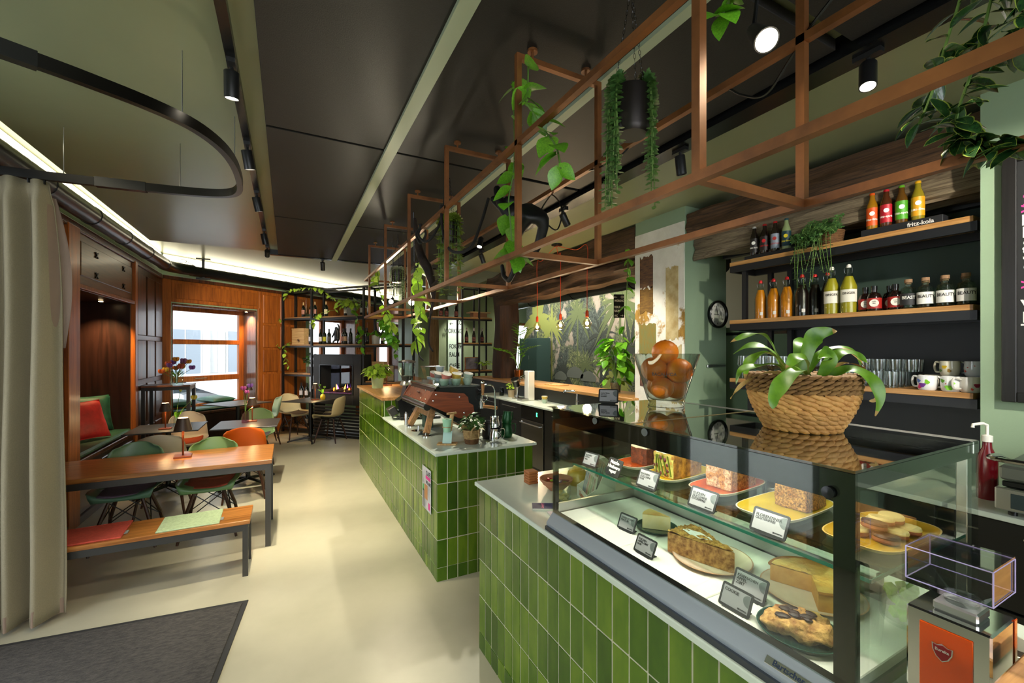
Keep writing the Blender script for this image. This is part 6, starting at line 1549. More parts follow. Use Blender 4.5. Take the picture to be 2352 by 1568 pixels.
# contact grill, pump bottle, jar behind the case
t = thing('contact_grill', 'stainless steel contact grill on the worktop below the chalkboard', 'grill', (2.98, .47, .92))
for x in (-.13, .13):
    for y in (-.2, .2): MB().lathe([(0, 0), (.015, 0), (.015, .02), (0, .02)], 10, TR((x, y, 0))).build('foot', BLACKS, t)
MB().cbox(-.16, .17, -.25, .25, .02, .12, .006).build('base', STEEL, t); MB().cbox(-.163, -.16, -.20, .20, .035, .10, .001).build('control_panel', mat('grill_panel', '#3c4a4e', .3, .5), t)
text('lettering', '●Bartscher', .04, mat('grill_ink', '#12181a', .5), t, frm((0, -1, 0), (0, 0, 1), (-.1638, .06, .068)), 'CENTER', .0004)
MB().cbox(-.15, .17, -.23, .23, .125, .15, .004).build('lower_plate', BLACKS, t); MB().cbox(-.155, .165, -.235, .235, .165, .23, .01, TR((0, 0, 0), 0, 0, -.06)).build('upper_plate', mat('grill_top', '#7b7f7c', .35, .8), t)
b = MB(); b.tube(smooth([(.0, .24, .21), (-.10, .25, .25), (-.20, .24, .25), (-.22, .0, .25), (-.20, -.24, .25), (0, -.25, .22)], 4), .011, 8); b.build('handle', CHROME, t)
t = thing('pump_bottle', 'syrup bottle with a white pump beside the column', 'bottle', (3.06, .805, .92)); MB().lathe([(0, 0), (.036, 0), (.038, .01), (.038, .20), (.018, .25), (.016, .28), (0, .28)], 20).build('bottle', mat('syrup_red', '#6a0f1a', .2), t)
b = MB(); b.lathe([(0, .28), (.02, .28), (.02, .31), (.006, .315), (.006, .36), (0, .36)], 14); b.tube([(0, 0, .36), (-.02, .01, .37), (-.07, .03, .365), (-.075, .03, .35)], .007, 8); b.build('pump', WHITE, t)
t = thing('coffee_cup', 'white cup rim peeking out behind the orange grinder', 'cup', (1.30, .30, .92)); MB().lathe([(0, 0), (.035, 0), (.045, .13), (.047, .135), (.042, .135), (.032, .01), (0, .01)], 24).build('cup', WHITE, t); MB().lathe([(0, .11), (.04, .11), (.04, .108), (0, .108)], 18).build('coffee', mat('coffee_fill', '#2a1a10', .3), t)
# ================================================================== BOTTLE SHELVES IN THE RIGHT NICHE
SHZ = (1.416, 1.90, 2.383)
def nshelf(z, label, y0=.905, y1=2.375):
    t = thing('wall_shelf', label, 'shelf', (3.30, 0, z))
    MB().cbox(0, .33, y0 + .015, y1, -.032, 0, .002).build('oak_board', OAK, t)
    b = MB(); b.box(-.002, .02, y0, y1 - .004, -.085, -.033); b.box(.31, .34, y0, y1 - .004, -.085, -.033); b.box(.02, .31, y0, y0 + .02, -.085, -.033); b.box(.02, .31, y1 - .024, y1 - .004, -.085, -.033); b.build('steel_frame', BLACK, t)
nshelf(SHZ[0], 'lower oak shelf on black steel with glasses and mugs'); nshelf(SHZ[1], 'middle oak shelf on black steel with juice and gin bottles'); nshelf(SHZ[2], 'upper oak shelf on black steel with soda bottles and a trailing plant')
t = thing('shelf_posts', 'black square steel posts carrying the bottle shelves', 'posts')
for x in (3.335, 3.60):
    for y in (2.05, 2.21): MB().box(x - .017, x + .017, y - .017, y + .017, .921, SHZ[0] - .086).build('post', BLACK, t); 
    for y in (2.05, 2.21):
        for z0, z1 in ((SHZ[0] + .001, SHZ[1] - .086), (SHZ[1] + .001, SHZ[2] - .086)): 
            if x > 3.5: MB().box(x - .017, x + .017, y - .017, y + .017, z0, z1).build('post', BLACK, t)
MB().box(3.318, 3.352, 2.243, 2.277, SHZ[1] + .001, SHZ[2] - .086).build('post', BLACK, t)
PETM = {}
def lath(t, prof, m, nm, n=20): return MB().lathe(prof, n).build(nm, m, t)
def patch(t, r, z0, z1, a, wd, m, nm='label', n=14):
    return MB().lathe([(r + .0006, z0), (r + .0006, z1)], n, None, a - wd / 2, a + wd / 2).build(nm, m, t)
FA = PI * 1.12                                    # labels look towards the bar (-x, a little towards the photographer)
def soda(x, y, z, liquid, lab, cap, label, words, ink='#f2efe6'):
    t = thing('soda_bottle', label, 'bottle', (x, y, z), group='soda bottles on the upper shelf')
    lath(t, [(0, 0), (.026, 0), (.030, .006), (.031, .14), (.028, .158), (.0155, .195), (.0135, .225), (0, .225)], mat('liq' + liquid, liquid, .08, var=.05, coat=.6), 'bottle')
    patch(t, .0308, .024, .138, FA, 3.4, mat('lab' + lab, lab, .5))
    lath(t, [(.0150, .222), (.0150, .234), (.013, .237), (0, .237)], mat('cap' + cap, cap, .35), 'cap', 14)
    im = mat('ink' + ink, ink, .6)
    MB().lathe([(0, 0), (.014, 0), (.014, .0006), (0, .0006)], 18, frm((math.sin(FA), -math.cos(FA), 0), (0, 0, 1), (.0316 * math.cos(FA), .0316 * math.sin(FA), .100)) @ Matrix.Scale(.55, 4, (1, 0, 0)) if False else frm((-math.sin(FA), math.cos(FA), 0), (0, 0, 1), (.0312 * math.cos(FA), .0312 * math.sin(FA), .100))).build('face_emblem', im, t)
    ctext(t, words, .020, im, .0314, .062, FA, .0003)
    return t
BX = thing('display_riser', 'black wooden riser under the dark soda bottles', 'riser', (3.39, 2.07, SHZ[2])); MB().cbox(-.05, .07, -.19, .20, 0, .035, .002).build('box', mat('black_wood_box', '#15161a', .6, bump=.1, bs=60, stretch=(1, .1, 1)), BX); MB().box(-.052, -.05, -.18, .19, .005, .03).build('front_strip', BLACK, BX)
soda(3.38, 2.21, SHZ[2] + .035, '#140c0a', '#1b1614', '#b9b4ac', 'black cola bottle with a white portrait logo', 'fritz-kola')
soda(3.38, 2.125, SHZ[2] + .035, '#160a08', '#1d1210', '#a01414', 'black cola bottle with a red portrait logo', 'fritz-kola', '#c0141c')
soda(3.38, 2.04, SHZ[2] + .035, '#1a120c', '#8b95a6', '#a01414', 'brown bottle with a grey-blue label and red m emblem', 'mischmasch', '#b0322a')
soda(3.38, 1.955, SHZ[2] + .035, '#8a9a6a', '#123a44', '#14404a', 'clear lemonade bottle with a petrol label and yellow logo', 'fritz-limo', '#d8c81e')
BX = thing('display_riser', 'black riser lettered fritz-kola under the bright soda bottles', 'riser', (3.39, 1.255, SHZ[2])); MB().cbox(-.05, .07, -.20, .20, 0, .05, .002).build('box', mat('black_wood_box', '#15161a'), BX)
text('lettering', 'fritz-kola', .034, mat('riser_white', '#e8e6de', .6), BX, frm((0, -1, 0), (0, 0, 1), (-.0506, -.10, .024)), 'CENTER', .0004)
soda(3.38, 1.41, SHZ[2] + .05, '#9a6a10', '#d8520e', '#d8520e', 'orange-labelled lemonade bottle on the black riser', 'fritz-limo')
soda(3.38, 1.335, SHZ[2] + .05, '#4a2410', '#b81426', '#b81426', 'red-labelled spritz bottle on the black riser', 'fritz-spritz')
soda(3.38, 1.258, SHZ[2] + .05, '#5a3a10', '#4a9a1c', '#5a9a1c', 'green-labelled spritz bottle on the black riser', 'fritz-spritz')
soda(3.38, 1.18, SHZ[2] + .05, '#8a7a1a', '#d89a10', '#d8a010', 'yellow-labelled lemonade bottle on the black riser', 'fritz-limo')
# trailing plant in a small wicker basket
t = thing('trailing_plant', 'bushy green plant trailing from a small basket on the upper shelf', 'plant', (3.40, 1.66, SHZ[2]))
coil_pot(t, [(.06, 0), (.075, .09)], RAFD, None, 0, .006)
r = random.Random(11); b = MB(); sb = MB()
def sprig(b, sb, P, s, r, step=1):
    sb.tube(P, .0018, 4)
    for k in range(1, len(P), step):
        d = (Vector(P[k]) - Vector(P[k - 1])).normalized(); o = d.orthogonal().normalized(); q = d.cross(o); a0 = r.uniform(0, 6.28)
        for j in range(2):
            a = a0 + j * PI; n = (o * math.cos(a) + q * math.sin(a)); c = Vector(P[k]) + n * s * .6; w = d.cross(n).normalized() * s * .42; l = n * s * .6 + Vector((0, 0, -s * .15))
            b.add([c - l, c - l * .3 + w, c + l * .7 + w * .6, c + l, c + l * .7 - w * .6, c - l * .3 - w], [(0, 1, 2, 3, 4, 5)])
for k in range(40):
    y0 = r.uniform(-.10, .17); x0 = r.uniform(-.06, .05); hang = r.uniform(-.05, .38) if k > 12 else -.05
    P = smooth([(x0 * .4, y0 * .4, .08), (x0, y0 * .8, .15 + r.uniform(-.02, .05)), (min(x0 - .08, -.13), y0 + r.uniform(-.03, .05), .07), (-.135 + r.uniform(-.02, .01), y0 + r.uniform(-.03, .06), .05 - hang)], 9)
    sprig(b, sb, P, .016, r)
stuff(b.build('foliage', LEAFE, t, ang=0)); sb.build('stems', STEMM, t)
# swing-top juice bottles
def swing(x, y, z, hx, label, prof_h=.315, lab=None, words='', r0=.042, capm='#c01818', grp='swing-top bottles'):
    t = thing('swing_bottle', label, 'bottle', (x, y, z), group=grp)
    k = prof_h / .315
    MB().lathe([(0, .004), (r0 - .003, .004), (r0 - .002, .17 * k), (.022, .235 * k), (0, .235 * k)], 22).build('juice', mat('juice' + hx, hx, .35, var=.06, vs=10), t)
    MB().lathe([(0, 0), (r0, 0), (r0 + .001, .01), (r0 + .001, .165 * k), (.025, .235 * k), (.016, .27 * k), (.0155, .29 * k), (.013, .29 * k), (0, .29 * k)], 22).build('glass', clear('bottle_glass', '#eef2e8'), t)
    MB().lathe([(0, .29 * k), (.014, .29 * k), (.014, .303 * k), (.009, .312 * k), (0, .315 * k)], 14).build('stopper', mat('stopper' + capm, capm, .5), t)
    b = MB()
    for s in (-1, 1): b.tube(smooth([(0, s * .015, .30 * k), (-.008, s * .024, .285 * k), (-.004, s * .022, .262 * k), (0, s * .017, .255 * k)], 3), .0016, 5)
    b.build('wire_bail', STEEL, t)
    if lab: patch(t, r0 + .001, .07 * k, .15 * k, FA, 2.3, mat('lab' + lab, lab, .6)); ctext(t, words, .021, mat('label_ink', '#3a3428', .6), r0 + .0022, .125 * k, FA, .0003)
    elif words: patch(t, r0 + .001, .03, .055, FA + .3, .5, mat('small_label', '#c9c4ba', .6))
    return t
for y, lb in ((2.17, 'nearest the steel post'), (2.065, 'middle one of the three orange juices'), (1.962, 'next to the dark juice bottles')): swing(3.40, y, SHZ[1], '#d07d0a', 'swing-top bottle of cloudy orange juice, ' + lb, .315, None, 'x', .043)
for x, y, lb in ((3.40, 1.852, 'in front, beside the orange juice'), (3.47, 1.80, 'set back under the trailing plant'), (3.47, 1.715, 'behind the ginger bottles')): swing(x, y, SHZ[1], '#170a08', 'swing-top bottle of dark juice ' + lb, .315, None, 'x', .043)
swing(3.38, 1.645, SHZ[1], '#a89a24', 'ginger bottle with a white label beside the dark juice', .335, '#d9d4c4', 'GINGER', .047, '#d8d4cc', 'ginger bottles'); swing(3.38, 1.542, SHZ[1], '#a89a24', 'ginger bottle with a white label beside the dark red jars', .335, '#d9d4c4', 'GINGER', .047, '#d8d4cc', 'ginger bottles')
for x, y, lb in ((3.40, 1.455, 'beside the ginger bottle'), (3.37, 1.395, 'in front with an orange on its label'), (3.45, 1.345, 'in the middle, set back'), (3.39, 1.292, 'beside the dark-labelled gin')):
    t = thing('spirit_bottle', 'round dark red-labelled bottle ' + lb, 'bottle', (x, y, SHZ[1]), group='dark round bottles')
    lath(t, [(0, 0), (.034, 0), (.038, .008), (.038, .09), (.03, .115), (.015, .125), (.015, .15), (0, .15)], mat('dark_brown_glass', '#1a0d0a', .06, coat=.6), 'bottle'); lath(t, [(.017, .140), (.017, .165), (0, .167)], BLACKS, 'cap', 14)
    patch(t, .038, .018, .085, FA, 3.0, mat('label_red', '#a02018', .5)); 
    MB().lathe([(0, 0), (.024, 0), (.024, .0006), (0, .0006)], 18, frm((-math.sin(FA), math.cos(FA), 0), (0, 0, 1), (.0395 * math.cos(FA), .0395 * math.sin(FA), .052))).build('white_medallion', mat('medallion', '#d8d2c4', .6), t)
    ctext(t, 'DE JUICE', .008, mat('label_ink', '#3a3428'), .0404, .062, FA, .0003); ctext(t, 'SAN', .008, mat('label_ink', '#3a3428'), .0404, .050, FA, .0003)
for k, (x, y, w_, dk) in enumerate(((3.37, 1.222, 'BEAST', 1), (3.37, 1.142, 'BEAUTY', 0), (3.37, 1.055, 'BEAUTY', 0), (3.37, .968, 'BEAUTY', 0), (3.47, 1.175, '', 0), (3.47, 1.09, '', 0), (3.47, 1.0, '', 0))):
    t = thing('gin_bottle', ('clear gin bottle with a dark BEAST label' if dk else ('clear gin bottle with a white BEAUTY label, ' + ('beside the BEAST bottle', 'between two like bottles', 'at the shelf end by the green column')[k - 1] if k < 4 else 'clear gin bottle with cork, in the back row ' + ('behind the BEAST bottle', 'in the middle', 'by the green column')[k - 4])), 'bottle', (x, y, SHZ[1]), group='gin bottles')
    lath(t, [(0, 0), (.036, 0), (.040, .006), (.040, .10), (.034, .128), (.017, .14), (.016, .16), (.012, .16), (.012, .14), (.03, .122), (.036, .10), (.036, .01), (0, .008)], clear('gin_glass', '#e6eee8', refl=1.3), 'bottle', 24)
    lath(t, [(0, .152), (.013, .152), (.0135, .160), (.019, .162), (.019, .182), (0, .183)], mat('cork_stopper', '#8a6a4c', .8, var=.15, vs=60), 'cork', 16)
    if k < 4:
        patch(t, .0402, .024, .094, FA, 2.6, mat('label_dark' if dk else 'label_white', '#1c1c1e' if dk else '#d9d8d2', .6)); ctext(t, w_, .026, mat('gin_white', '#dcd9d0', .6) if dk else mat('gin_ink', '#2a2622', .6), .0412, .068, FA, .0003, .9)
# glasses and mugs on the lower shelf
GL = clear('drink_glass', '#fafcfb', refl=2.2)
def wineglass(x, y, z, label):
    t = thing('wine_glass', label, 'glass', (x, y, z), group='stemmed glasses')
    MB().lathe([(0, 0), (.033, 0), (.033, .003), (.006, .008), (.004, .02), (.004, .07), (.012, .078), (.040, .115), (.034, .185), (.032, .185), (.037, .115), (.01, .082), (0, .08)], 18).build('glass', GL, t); MB().lathe([(.0325, .184), (.034, .184), (.034, .1865), (.0325, .1865)], 18).build('rim', clear('glass_rim', '#ffffff', refl=3.0), t)
def tumbler(x, y, z, label, h=.095, r_=.036):
    t = thing('tumbler', label, 'glass', (x, y, z), group='tumblers')
    MB().lathe([(0, 0), (r_ * .85, 0), (r_ * .88, .004), (r_, h), (r_ - .002, h), (r_ * .82, .012), (0, .012)], 14).build('glass', GL, t); MB().lathe([(0, .001), (r_ * .84, .001), (r_ * .84, .011), (0, .011)], 14).build('thick_base', clear('glass_base', '#eef4f1', refl=1.6), t)
n_ = ('front', 'middle', 'back')
for i in range(3):
    for j in range(7):
        y = 2.30 - j * .083
        wineglass(3.36 + i * .085, y, SHZ[0], 'stemmed wine glass, %s from the steel post in the %s row of the lower shelf' % (ORD[j], n_[i]))
for i in range(3):
    for j in range(6):
        tumbler(3.36 + i * .085, 1.70 - j * .08, SHZ[0], 'clear tumbler, %s from the wine glasses in the %s row of the lower shelf' % (ORD[j], n_[i]), .10)
for i in range(2):
    for j in range(4): tumbler(3.40 + i * .085, 1.46 - j * .08, SHZ[0] + .101, 'clear tumbler stacked on others, %s from the wine glasses, %s stacked row' % (ORD[j], n_[i]), .075)
MUGP = [(0, 0), (.035, 0), (.042, .008), (.046, .045), (.043, .085), (.0395, .085), (.042, .045), (.037, .012), (0, .010)]
def mug(x, y, z, hx, spots, label, rz, lay=False, tint=None):
    M = TR((x, y, z), rz) if not lay else TR((x, y, z + .046), rz) @ Matrix.Rotation(PI / 2, 4, 'Y') @ Matrix.Translation((0, 0, -.04))
    t = thing('mug', label, 'mug', M=M, group='painted mugs')
    MB().lathe(MUGP, 26).build('body', mat('mug' + hx, hx, .15, coat=.6), t)
    b = MB(); b.tube(smooth([(0, .044, .07), (0, .075, .078), (0, .085, .05), (0, .075, .02), (0, .044, .02)], 4), .006, 8); b.build('handle', mat('mug' + hx, hx), t)
    for k, (a, zz, sz, c) in enumerate(spots):
        P = [(math.cos(q) * sz * (1 + .3 * math.sin(3 * q + k)), math.sin(q) * sz * (1 + .3 * math.cos(2 * q + k))) for q in [2 * PI * i / 14 for i in range(14)]]
        b = MB(); V = []
        for u, v in [(0, 0)] + P: V.append(((.0468) * math.cos(a + u / .0468), (.0468) * math.sin(a + u / .0468), zz + v))
        b.add(V, [(0, 1 + i, 1 + (i + 1) % 14) for i in range(14)]); b.build('painted_motif', mat('motif' + c, c, .3), t)
SP1 = [(PI * 1.05, .03, .016, '#6a2a8a'), (PI * .9, .055, .013, '#3a6ac0'), (PI * 1.2, .05, .012, '#7ab82a'), (PI * .95, .02, .010, '#c02060')]
SP2 = [(PI * 1.15, .022, .018, '#7ac01a'), (PI * .92, .060, .012, '#5aa01a'), (PI * 1.25, .05, .009, '#8ac82a'), (PI * 1.05, .045, .003, '#a01414')]
SP3 = [(PI * 1.05, .05, .012, '#c9a81a'), (PI * .9, .03, .010, '#5a7a3a'), (PI * 1.2, .03, .009, '#8a6a2a')]
SP4 = [(PI * 1.0, .05, .004, '#a02020'), (PI * 1.2, .06, .003, '#a02020'), (PI * .9, .03, .007, '#c05040')]
SP5 = [(PI * 1.0, .04, .014, '#8a1a3a'), (PI * 1.2, .025, .008, '#3a4a9a'), (PI * .85, .02, .006, '#c03020')]
mug(3.345, 1.125, SHZ[0], '#e6e6e6', SP1, 'white mug with purple and blue splashes on the lower shelf', -.35); mug(3.345, 1.022, SHZ[0], '#e8e8e6', SP2, 'white mug with lime green leaves and ladybirds', -.35); mug(3.355, .948, SHZ[0], '#c9c4bc', SP5, 'beige mug with a crimson flower beside the green column', .9)
mug(3.47, 1.14, SHZ[0], '#c8c0ae', SP4, 'beige speckled mug beside the tumblers, back row', -.3); mug(3.45, 1.06, SHZ[0] + .0855, '#d8d2bc', SP3, 'cream mug painted with yellow lemons, upper layer', -.4); mug(3.45, .955, SHZ[0] + .0855, '#c4c8cc', SP4, 'pale grey mug dotted with red, upper layer', -.4)
mug(3.45, 1.05, SHZ[0], '#c9c9c6', SP1, 'white splashed mug under the lemon mug', -.3); mug(3.46, .95, SHZ[0], '#c9c9c6', SP5, 'white flowered mug under the red-dotted mug', -.3)
mug(3.47, 1.23, SHZ[0] , '#cfcbc0', SP3, 'cream mug next to the tumblers', -.3) if False else None
# chalkboard
t = thing('chalkboard', 'large black-framed chalkboard with white and pink writing', 'chalkboard', (3.25, 0, 0))
MB().box(-.022, -.002, -.60, .775, 1.43, 2.60).build('slate', mat('slate', '#1a1a1b', .7, var=.08, vs=14), t)
FRB = wood('black_frame_wood', '#100e0d', '#1c1917', .4, 2, 2)
for y0, y1, z0, z1 in ((.745, .797, 1.39, 2.64), (-.65, -.60, 1.39, 2.64), (-.60, .745, 1.39, 1.44), (-.60, .745, 2.59, 2.64)): MB().cbox(-.035, -.001, y0, y1, z0, z1, .004).build('frame', FRB, t)
CHK = mat('chalk_white', '#d8d8d4', .95); CHP = mat('chalk_pink', '#c03a8a', .95)
for s, z, m_, y in (('D', 2.44, CHK, .725), ('2', 2.39, CHP, .728), ('>', 2.345, CHP, .735), ('B', 2.29, CHK, .733), ('k', 2.23, CHK, .73), ('g', 2.18, CHK, .727), ('S', 2.12, CHK, .728), ('e', 2.065, CHK, .726), ('>', 1.97, CHP, .735), ('W', 1.87, CHK, .733), ('L', 1.81, CHK, .73), ('T', 1.75, CHK, .733)):
    text('chalk_letter', s, .075, m_, t, frm((0, -1, 0), (0, 0, 1), (-.0226, y, z)), 'LEFT', .0004)
# clock, paper holder
t = thing('wall_clock', 'round black-rimmed wall clock on the green side of the plaster pier', 'clock', M=frm((1, 0, 0), (0, 0, 1), (3.735, 2.829, 2.0)))
MB().lathe([(.112, 0), (.132, 0), (.136, .01), (.136, .03), (.128, .036), (.116, .03), (.112, .02)], 40).build('rim', BLACKS, t); MB().lathe([(0, .002), (.114, .002), (.114, .012), (0, .012)], 40).build('dial', mat('clock_dial', '#d4d4cc', .6), t)
for h in range(1, 13):
    a = PI / 2 - h * PI / 6; text('numeral', str(h), .024, mat('clock_ink', '#1c1c1c', .6), t, Matrix.Translation((math.cos(a) * .088, math.sin(a) * .088, .0125)), 'CENTER', .0003)
for a, l, w_ in ((PI, .055, .006), (PI / 2 + .22, .085, .004)): MB().box(-.012, l, -w_ / 2, w_ / 2, .014, .0155, Matrix.Rotation(a, 4, 'Z')).build('hand', BLACKS, t)
t = thing('paper_holder', 'small brushed steel rail fixed below the clock', 'rail', (3.715, 2.829, 1.497)); MB().cbox(-.13, .13, -.02, 0, -.014, .014, .004).build('rail', STEEL, t); MB().box(-.13, .13, -.022, -.02, -.003, .003).build('groove', DKGREY, t)
t = thing('locker_door', 'sage green cupboard door behind the shelf posts', 'cupboard', (4.0, 2.45, 0)); MB().cbox(0, .04, -.34, .5, .02, 1.88, .004).build('door', mat('sage_cupboard', '#5f7358', .5), t); MB().box(-.012, 0, -.25, -.235, .95, 1.10).build('handle', STEEL, t); MB().box(-.003, 0, -.33, .49, 1.80, 1.83).build('vent_slot', BLACKS, t)
# things of the room behind
t = thing('teal_locker', 'teal metal locker standing in front of the jungle mural', 'locker', (5.75, 9.75, 0)); MB().cbox(-.2, .2, -.45, .45, 0, 1.96, .005).build('body', mat('teal_locker', '#3f5a58', .5), t)
for y0, y1 in ((-.44, -.005), (.005, .44)):
    for z0, z1 in ((.03, .97), (.985, 1.94)): d_ = MB().cbox(-.212, -.2, y0, y1, z0, z1, .003).build('door', mat('teal_locker', '#3f5a58'), t); MB().box(-.22, -.212, y1 - .06, y1 - .045, (z0 + z1) / 2 - .05, (z0 + z1) / 2 + .05).build('handle', STEEL, d_)
t = thing('hanging_sign', 'small black hanging direction sign in front of the jungle mural', 'sign', (4.72, 5.35, 0), -.45)
MB().cbox(-.085, .085, -.006, .006, 2.17, 2.545, .002).build('board', BLACK, t); MB().tube([(-.06, 0, 2.545), (-.06, 0, 3.0)], .002, 5).build('wire', STEEL, t); MB().tube([(.06, 0, 2.545), (.06, 0, 3.0)], .002, 5).build('wire', STEEL, t)
HS = mat('hanging_white', '#d4d4cc', .6); Ms = frm((1, 0, 0), (0, 0, 1), (0, -.007, 0))
for s, x, z, al in (('CO', .075, 2.50, 'RIGHT'), ('WORKING', .078, 2.44, 'RIGHT'), ('FOKUS', -.075, 2.34, 'LEFT'), ('RAUM', -.075, 2.28, 'LEFT'), ('WC', -.075, 2.20, 'LEFT')): text('lettering', s, .05, HS, t, Ms @ Matrix.Translation((x, z, 0)), al, .0006, .62)
for x, z, d in ((-.055, 2.50, -1), (.055, 2.34, 1), (.045, 2.205, 1)):
    b = MB(); b.box(-.022, .022, -.003, .003, -.0005, .001, Ms @ Matrix.Translation((x, z, 0)))
    for q in (1, -1): b.bar((d * .022, 0, 0), (d * .008, q * .014, 0), .006, .002, (0, 0, 1), Ms @ Matrix.Translation((x, z, 0)))
    b.build('arrow', HS, t)
for x, y, z, hx, lb in ((6.35, 11.0, 2.02, '#c9641a', 'amber glass pendant lamp by the end window'), (6.62, 11.2, 1.98, '#6a8a2a', 'olive glass pendant lamp by the end window')):
    t = thing('glass_pendant', lb, 'pendant lamp', (x, y, z)); MB().lathe([(.14, -.06), (.15, -.04), (.08, .06), (.02, .09), (.018, .09), (.075, .055), (.145, -.04)], 22).build('shade', clear('glass' + hx, hx), t); MB().tube([(0, 0, .09), (0, 0, 3.0 - z)], .003, 5).build('cable', BLACKS, t); MB().ball((0, 0, 0), .03, 10, 8).build('bulb', glow('warm_bulb', '#ffd090', 8), t)
# ================================================================== WINE SHELF DIVIDER WITH FIREPLACE
MD = frm(E2, E1, S0)                                  # x along the divider, y towards the windows, z up
sd = thing('shelf_divider', 'tall black steel shelf divider with wooden boards and a fireplace bay', 'shelf', M=MD)
PT = (0.0, .80, 2.11, 3.0); DP = .30
for x in PT:
    for y in (0, DP): MB().box(x - .018, x + .018, y - .018, y + .018, 0, 2.84).build('post', BLACK, sd)
for y in (0, DP): MB().box(PT[0] + .018, PT[3] - .018, y - .016, y + .016, 2.805, 2.84).build('top_rail', BLACK, sd)
for x in PT: MB().box(x - .016, x + .016, .018, DP - .018, 2.805, 2.84).build('top_rail', BLACK, sd)
BOARDX = wood('shelf_board_wood', '#8a6038', '#b98a58', .45, 0, 1.4)
def dshelf(i, z):
    a, b_ = PT[i] + .02, PT[i + 1] - .02
    MB().cbox(a, b_, .02, DP - .02, z - .025, z, .002).build('board', BOARDX, sd)
    for y in (0, DP): MB().box(a, b_, y - .014, y + .014, z - .06, z - .026).build('board_rail', BLACK, sd)
for z in (.12, .69, 1.19, 1.765, 2.315): dshelf(0, z)
for z in (1.765, 2.305): dshelf(1, z); 
for z in (1.08, 1.765, 2.30): dshelf(2, z)
def dvw(t, dep, z): return MD @ Vector((t, dep, z))
# wine bottles
WB = []
GLD = mat('dark_wine_glass', '#0d120d', .08, coat=.6)
def wine(t_, z, label, lab='#c9bca0', cap='#1a1416', dep=.15, s=1.0, clearg=None):
    p = dvw(t_, dep, z)
    t = thing('wine_bottle', label, 'bottle', M=TR(p, RZ, s=s), group='wine bottles on the divider')
    if not WB:
        WB.append(MB().lathe([(0, 0), (.034, 0), (.037, .006), (.037, .185), (.031, .21), (.016, .232), (.0135, .25), (.0135, .295), (.015, .297), (.015, .303), (0, .303)], 18).mesh('bottle', GLD))
        WB.append(MB().lathe([(.0142, .245), (.0152, .247), (.0155, .304), (0, .305)], 14).mesh('capsule', GLD))
        WB.append(MB().lathe([(.0376, .06), (.0376, .15)], 16, None, -PI / 2 - 1.5, -PI / 2 + 1.5).mesh('label', GLD))
    for me, nm, m in ((WB[0], 'bottle', clearg or GLD), (WB[1], 'capsule', mat('cap' + cap, cap, .4)), (WB[2], 'label', mat('wlab' + lab, lab, .6, var=.15, vs=60))):
        o = ob(nm, me, t); o.material_slots[0].link = 'OBJECT'; o.material_slots[0].material = m
    return t
WL = lambda s: 'dark wine bottle ' + s
for t_, lb in ((.40, 'by the wall post'), (.62, 'left of a pair'), (.72, 'right of a pair')): wine(t_, 2.315, 'tricolour-label wine bottle on the top left shelf, ' + lb, '#b0796a', '#c9a870')
wine(1.02, 2.305, 'wine bottle with a cream label and gold capsule on the top middle shelf', '#d8cfa8', '#c9a870')
for t_, lb in ((1.48, 'left of the grey planter'), (1.88, 'right of the grey planter'), (2.05, 'by the right fireplace post')): wine(t_, 2.305, 'white-label wine bottle on the top middle shelf, ' + lb, '#d2cec2', dep=.20)
wine(.68, 1.765, WL('with a white label beside the wooden wine box'), '#cfc8d4', dep=.08); wine(.87, 1.765, WL('with a white label at the left end of the middle shelf'), '#cfc8d4'); wine(.98, 1.765, WL('with a yellow-green label on the middle shelf'), '#a8a81a')
for k, t_ in enumerate((1.13, 1.46, 1.55, 1.64, 1.86, 1.99, 2.08)): wine(t_, 1.765, WL('above the fireplace, ' + ('left of the monkey figure', 'right of the monkey figure', 'first beside the monkey-side bottle', 'at the middle of the board', 'left of a pair with plain labels', 'right of a pair with plain labels', 'touching the right post')[k]), ('#3a3432', '#8a5a4a', '#9a7a5a', '#2c2a28', '#26262a', '#26262a', '#2c2a28')[k], dep=.12 + .04 * (k % 2))
for k, t_ in enumerate((2.42, 2.60, 2.74)): wine(t_, 1.765, WL(('with a cream label beside the white planter', 'with a beige label on the right bay shelf', 'at the right bay shelf end')[k]), ('#d0c8b0', '#b9a888', '#2a2a2a')[k])
for k, (t_, d_) in enumerate(((.40, .10), (.55, .10), (.62, .20), (.72, .10))): wine(t_, .69, WL('with a violet label, ' + ('first from the wall post', 'second from the wall post', 'set back in the second row', 'beside the fireplace post') [k] + ' low down'), '#c9c2cc', dep=d_)
for k, t_ in enumerate((.50, .66)): wine(t_, .12, WL(('standing', 'leaning close to the fireplace') [k] + ' on the bottom shelf'), '#b8b0a0')
b_ = thing('wine_box', 'pale wooden wine box with a printed leaf mark on the divider', 'box', M=TR(dvw(.30, .16, 1.765), RZ)); PINEX = wood('pine_box', '#b98f5c', '#dab883', .6, 0, 1.5)
MB().cbox(-.17, .17, -.06, .06, 0, .33, .003).build('case', PINEX, b_); MB().box(-.172, .172, -.062, -.06, .30, .33).build('lid_edge', PINEX, b_)
m = MB()
for a in (.3, 1.2, 2.3, 3.4, 4.6, 5.5): m.ball((0, 0, 0), 1, 7, 5, (.024, .001, .008), TR((.02 + math.cos(a) * .025, -.0605, .08 + math.sin(a) * .02), 0, 0, -a))
m.build('leaf_mark', mat('burnt_mark', '#4a2c18', .8), b_)
b_ = thing('wine_box', 'pale wooden wine box standing in the right bay behind the lamp', 'box', M=TR(dvw(2.34, .16, 1.08), RZ)); MB().cbox(-.14, .14, -.05, .05, 0, .36, .003).build('case', PINEX, b_); MB().box(-.10, -.08, -.0515, -.05, .05, .20).build('print', mat('print_green', '#6a8a2a', .7), b_)
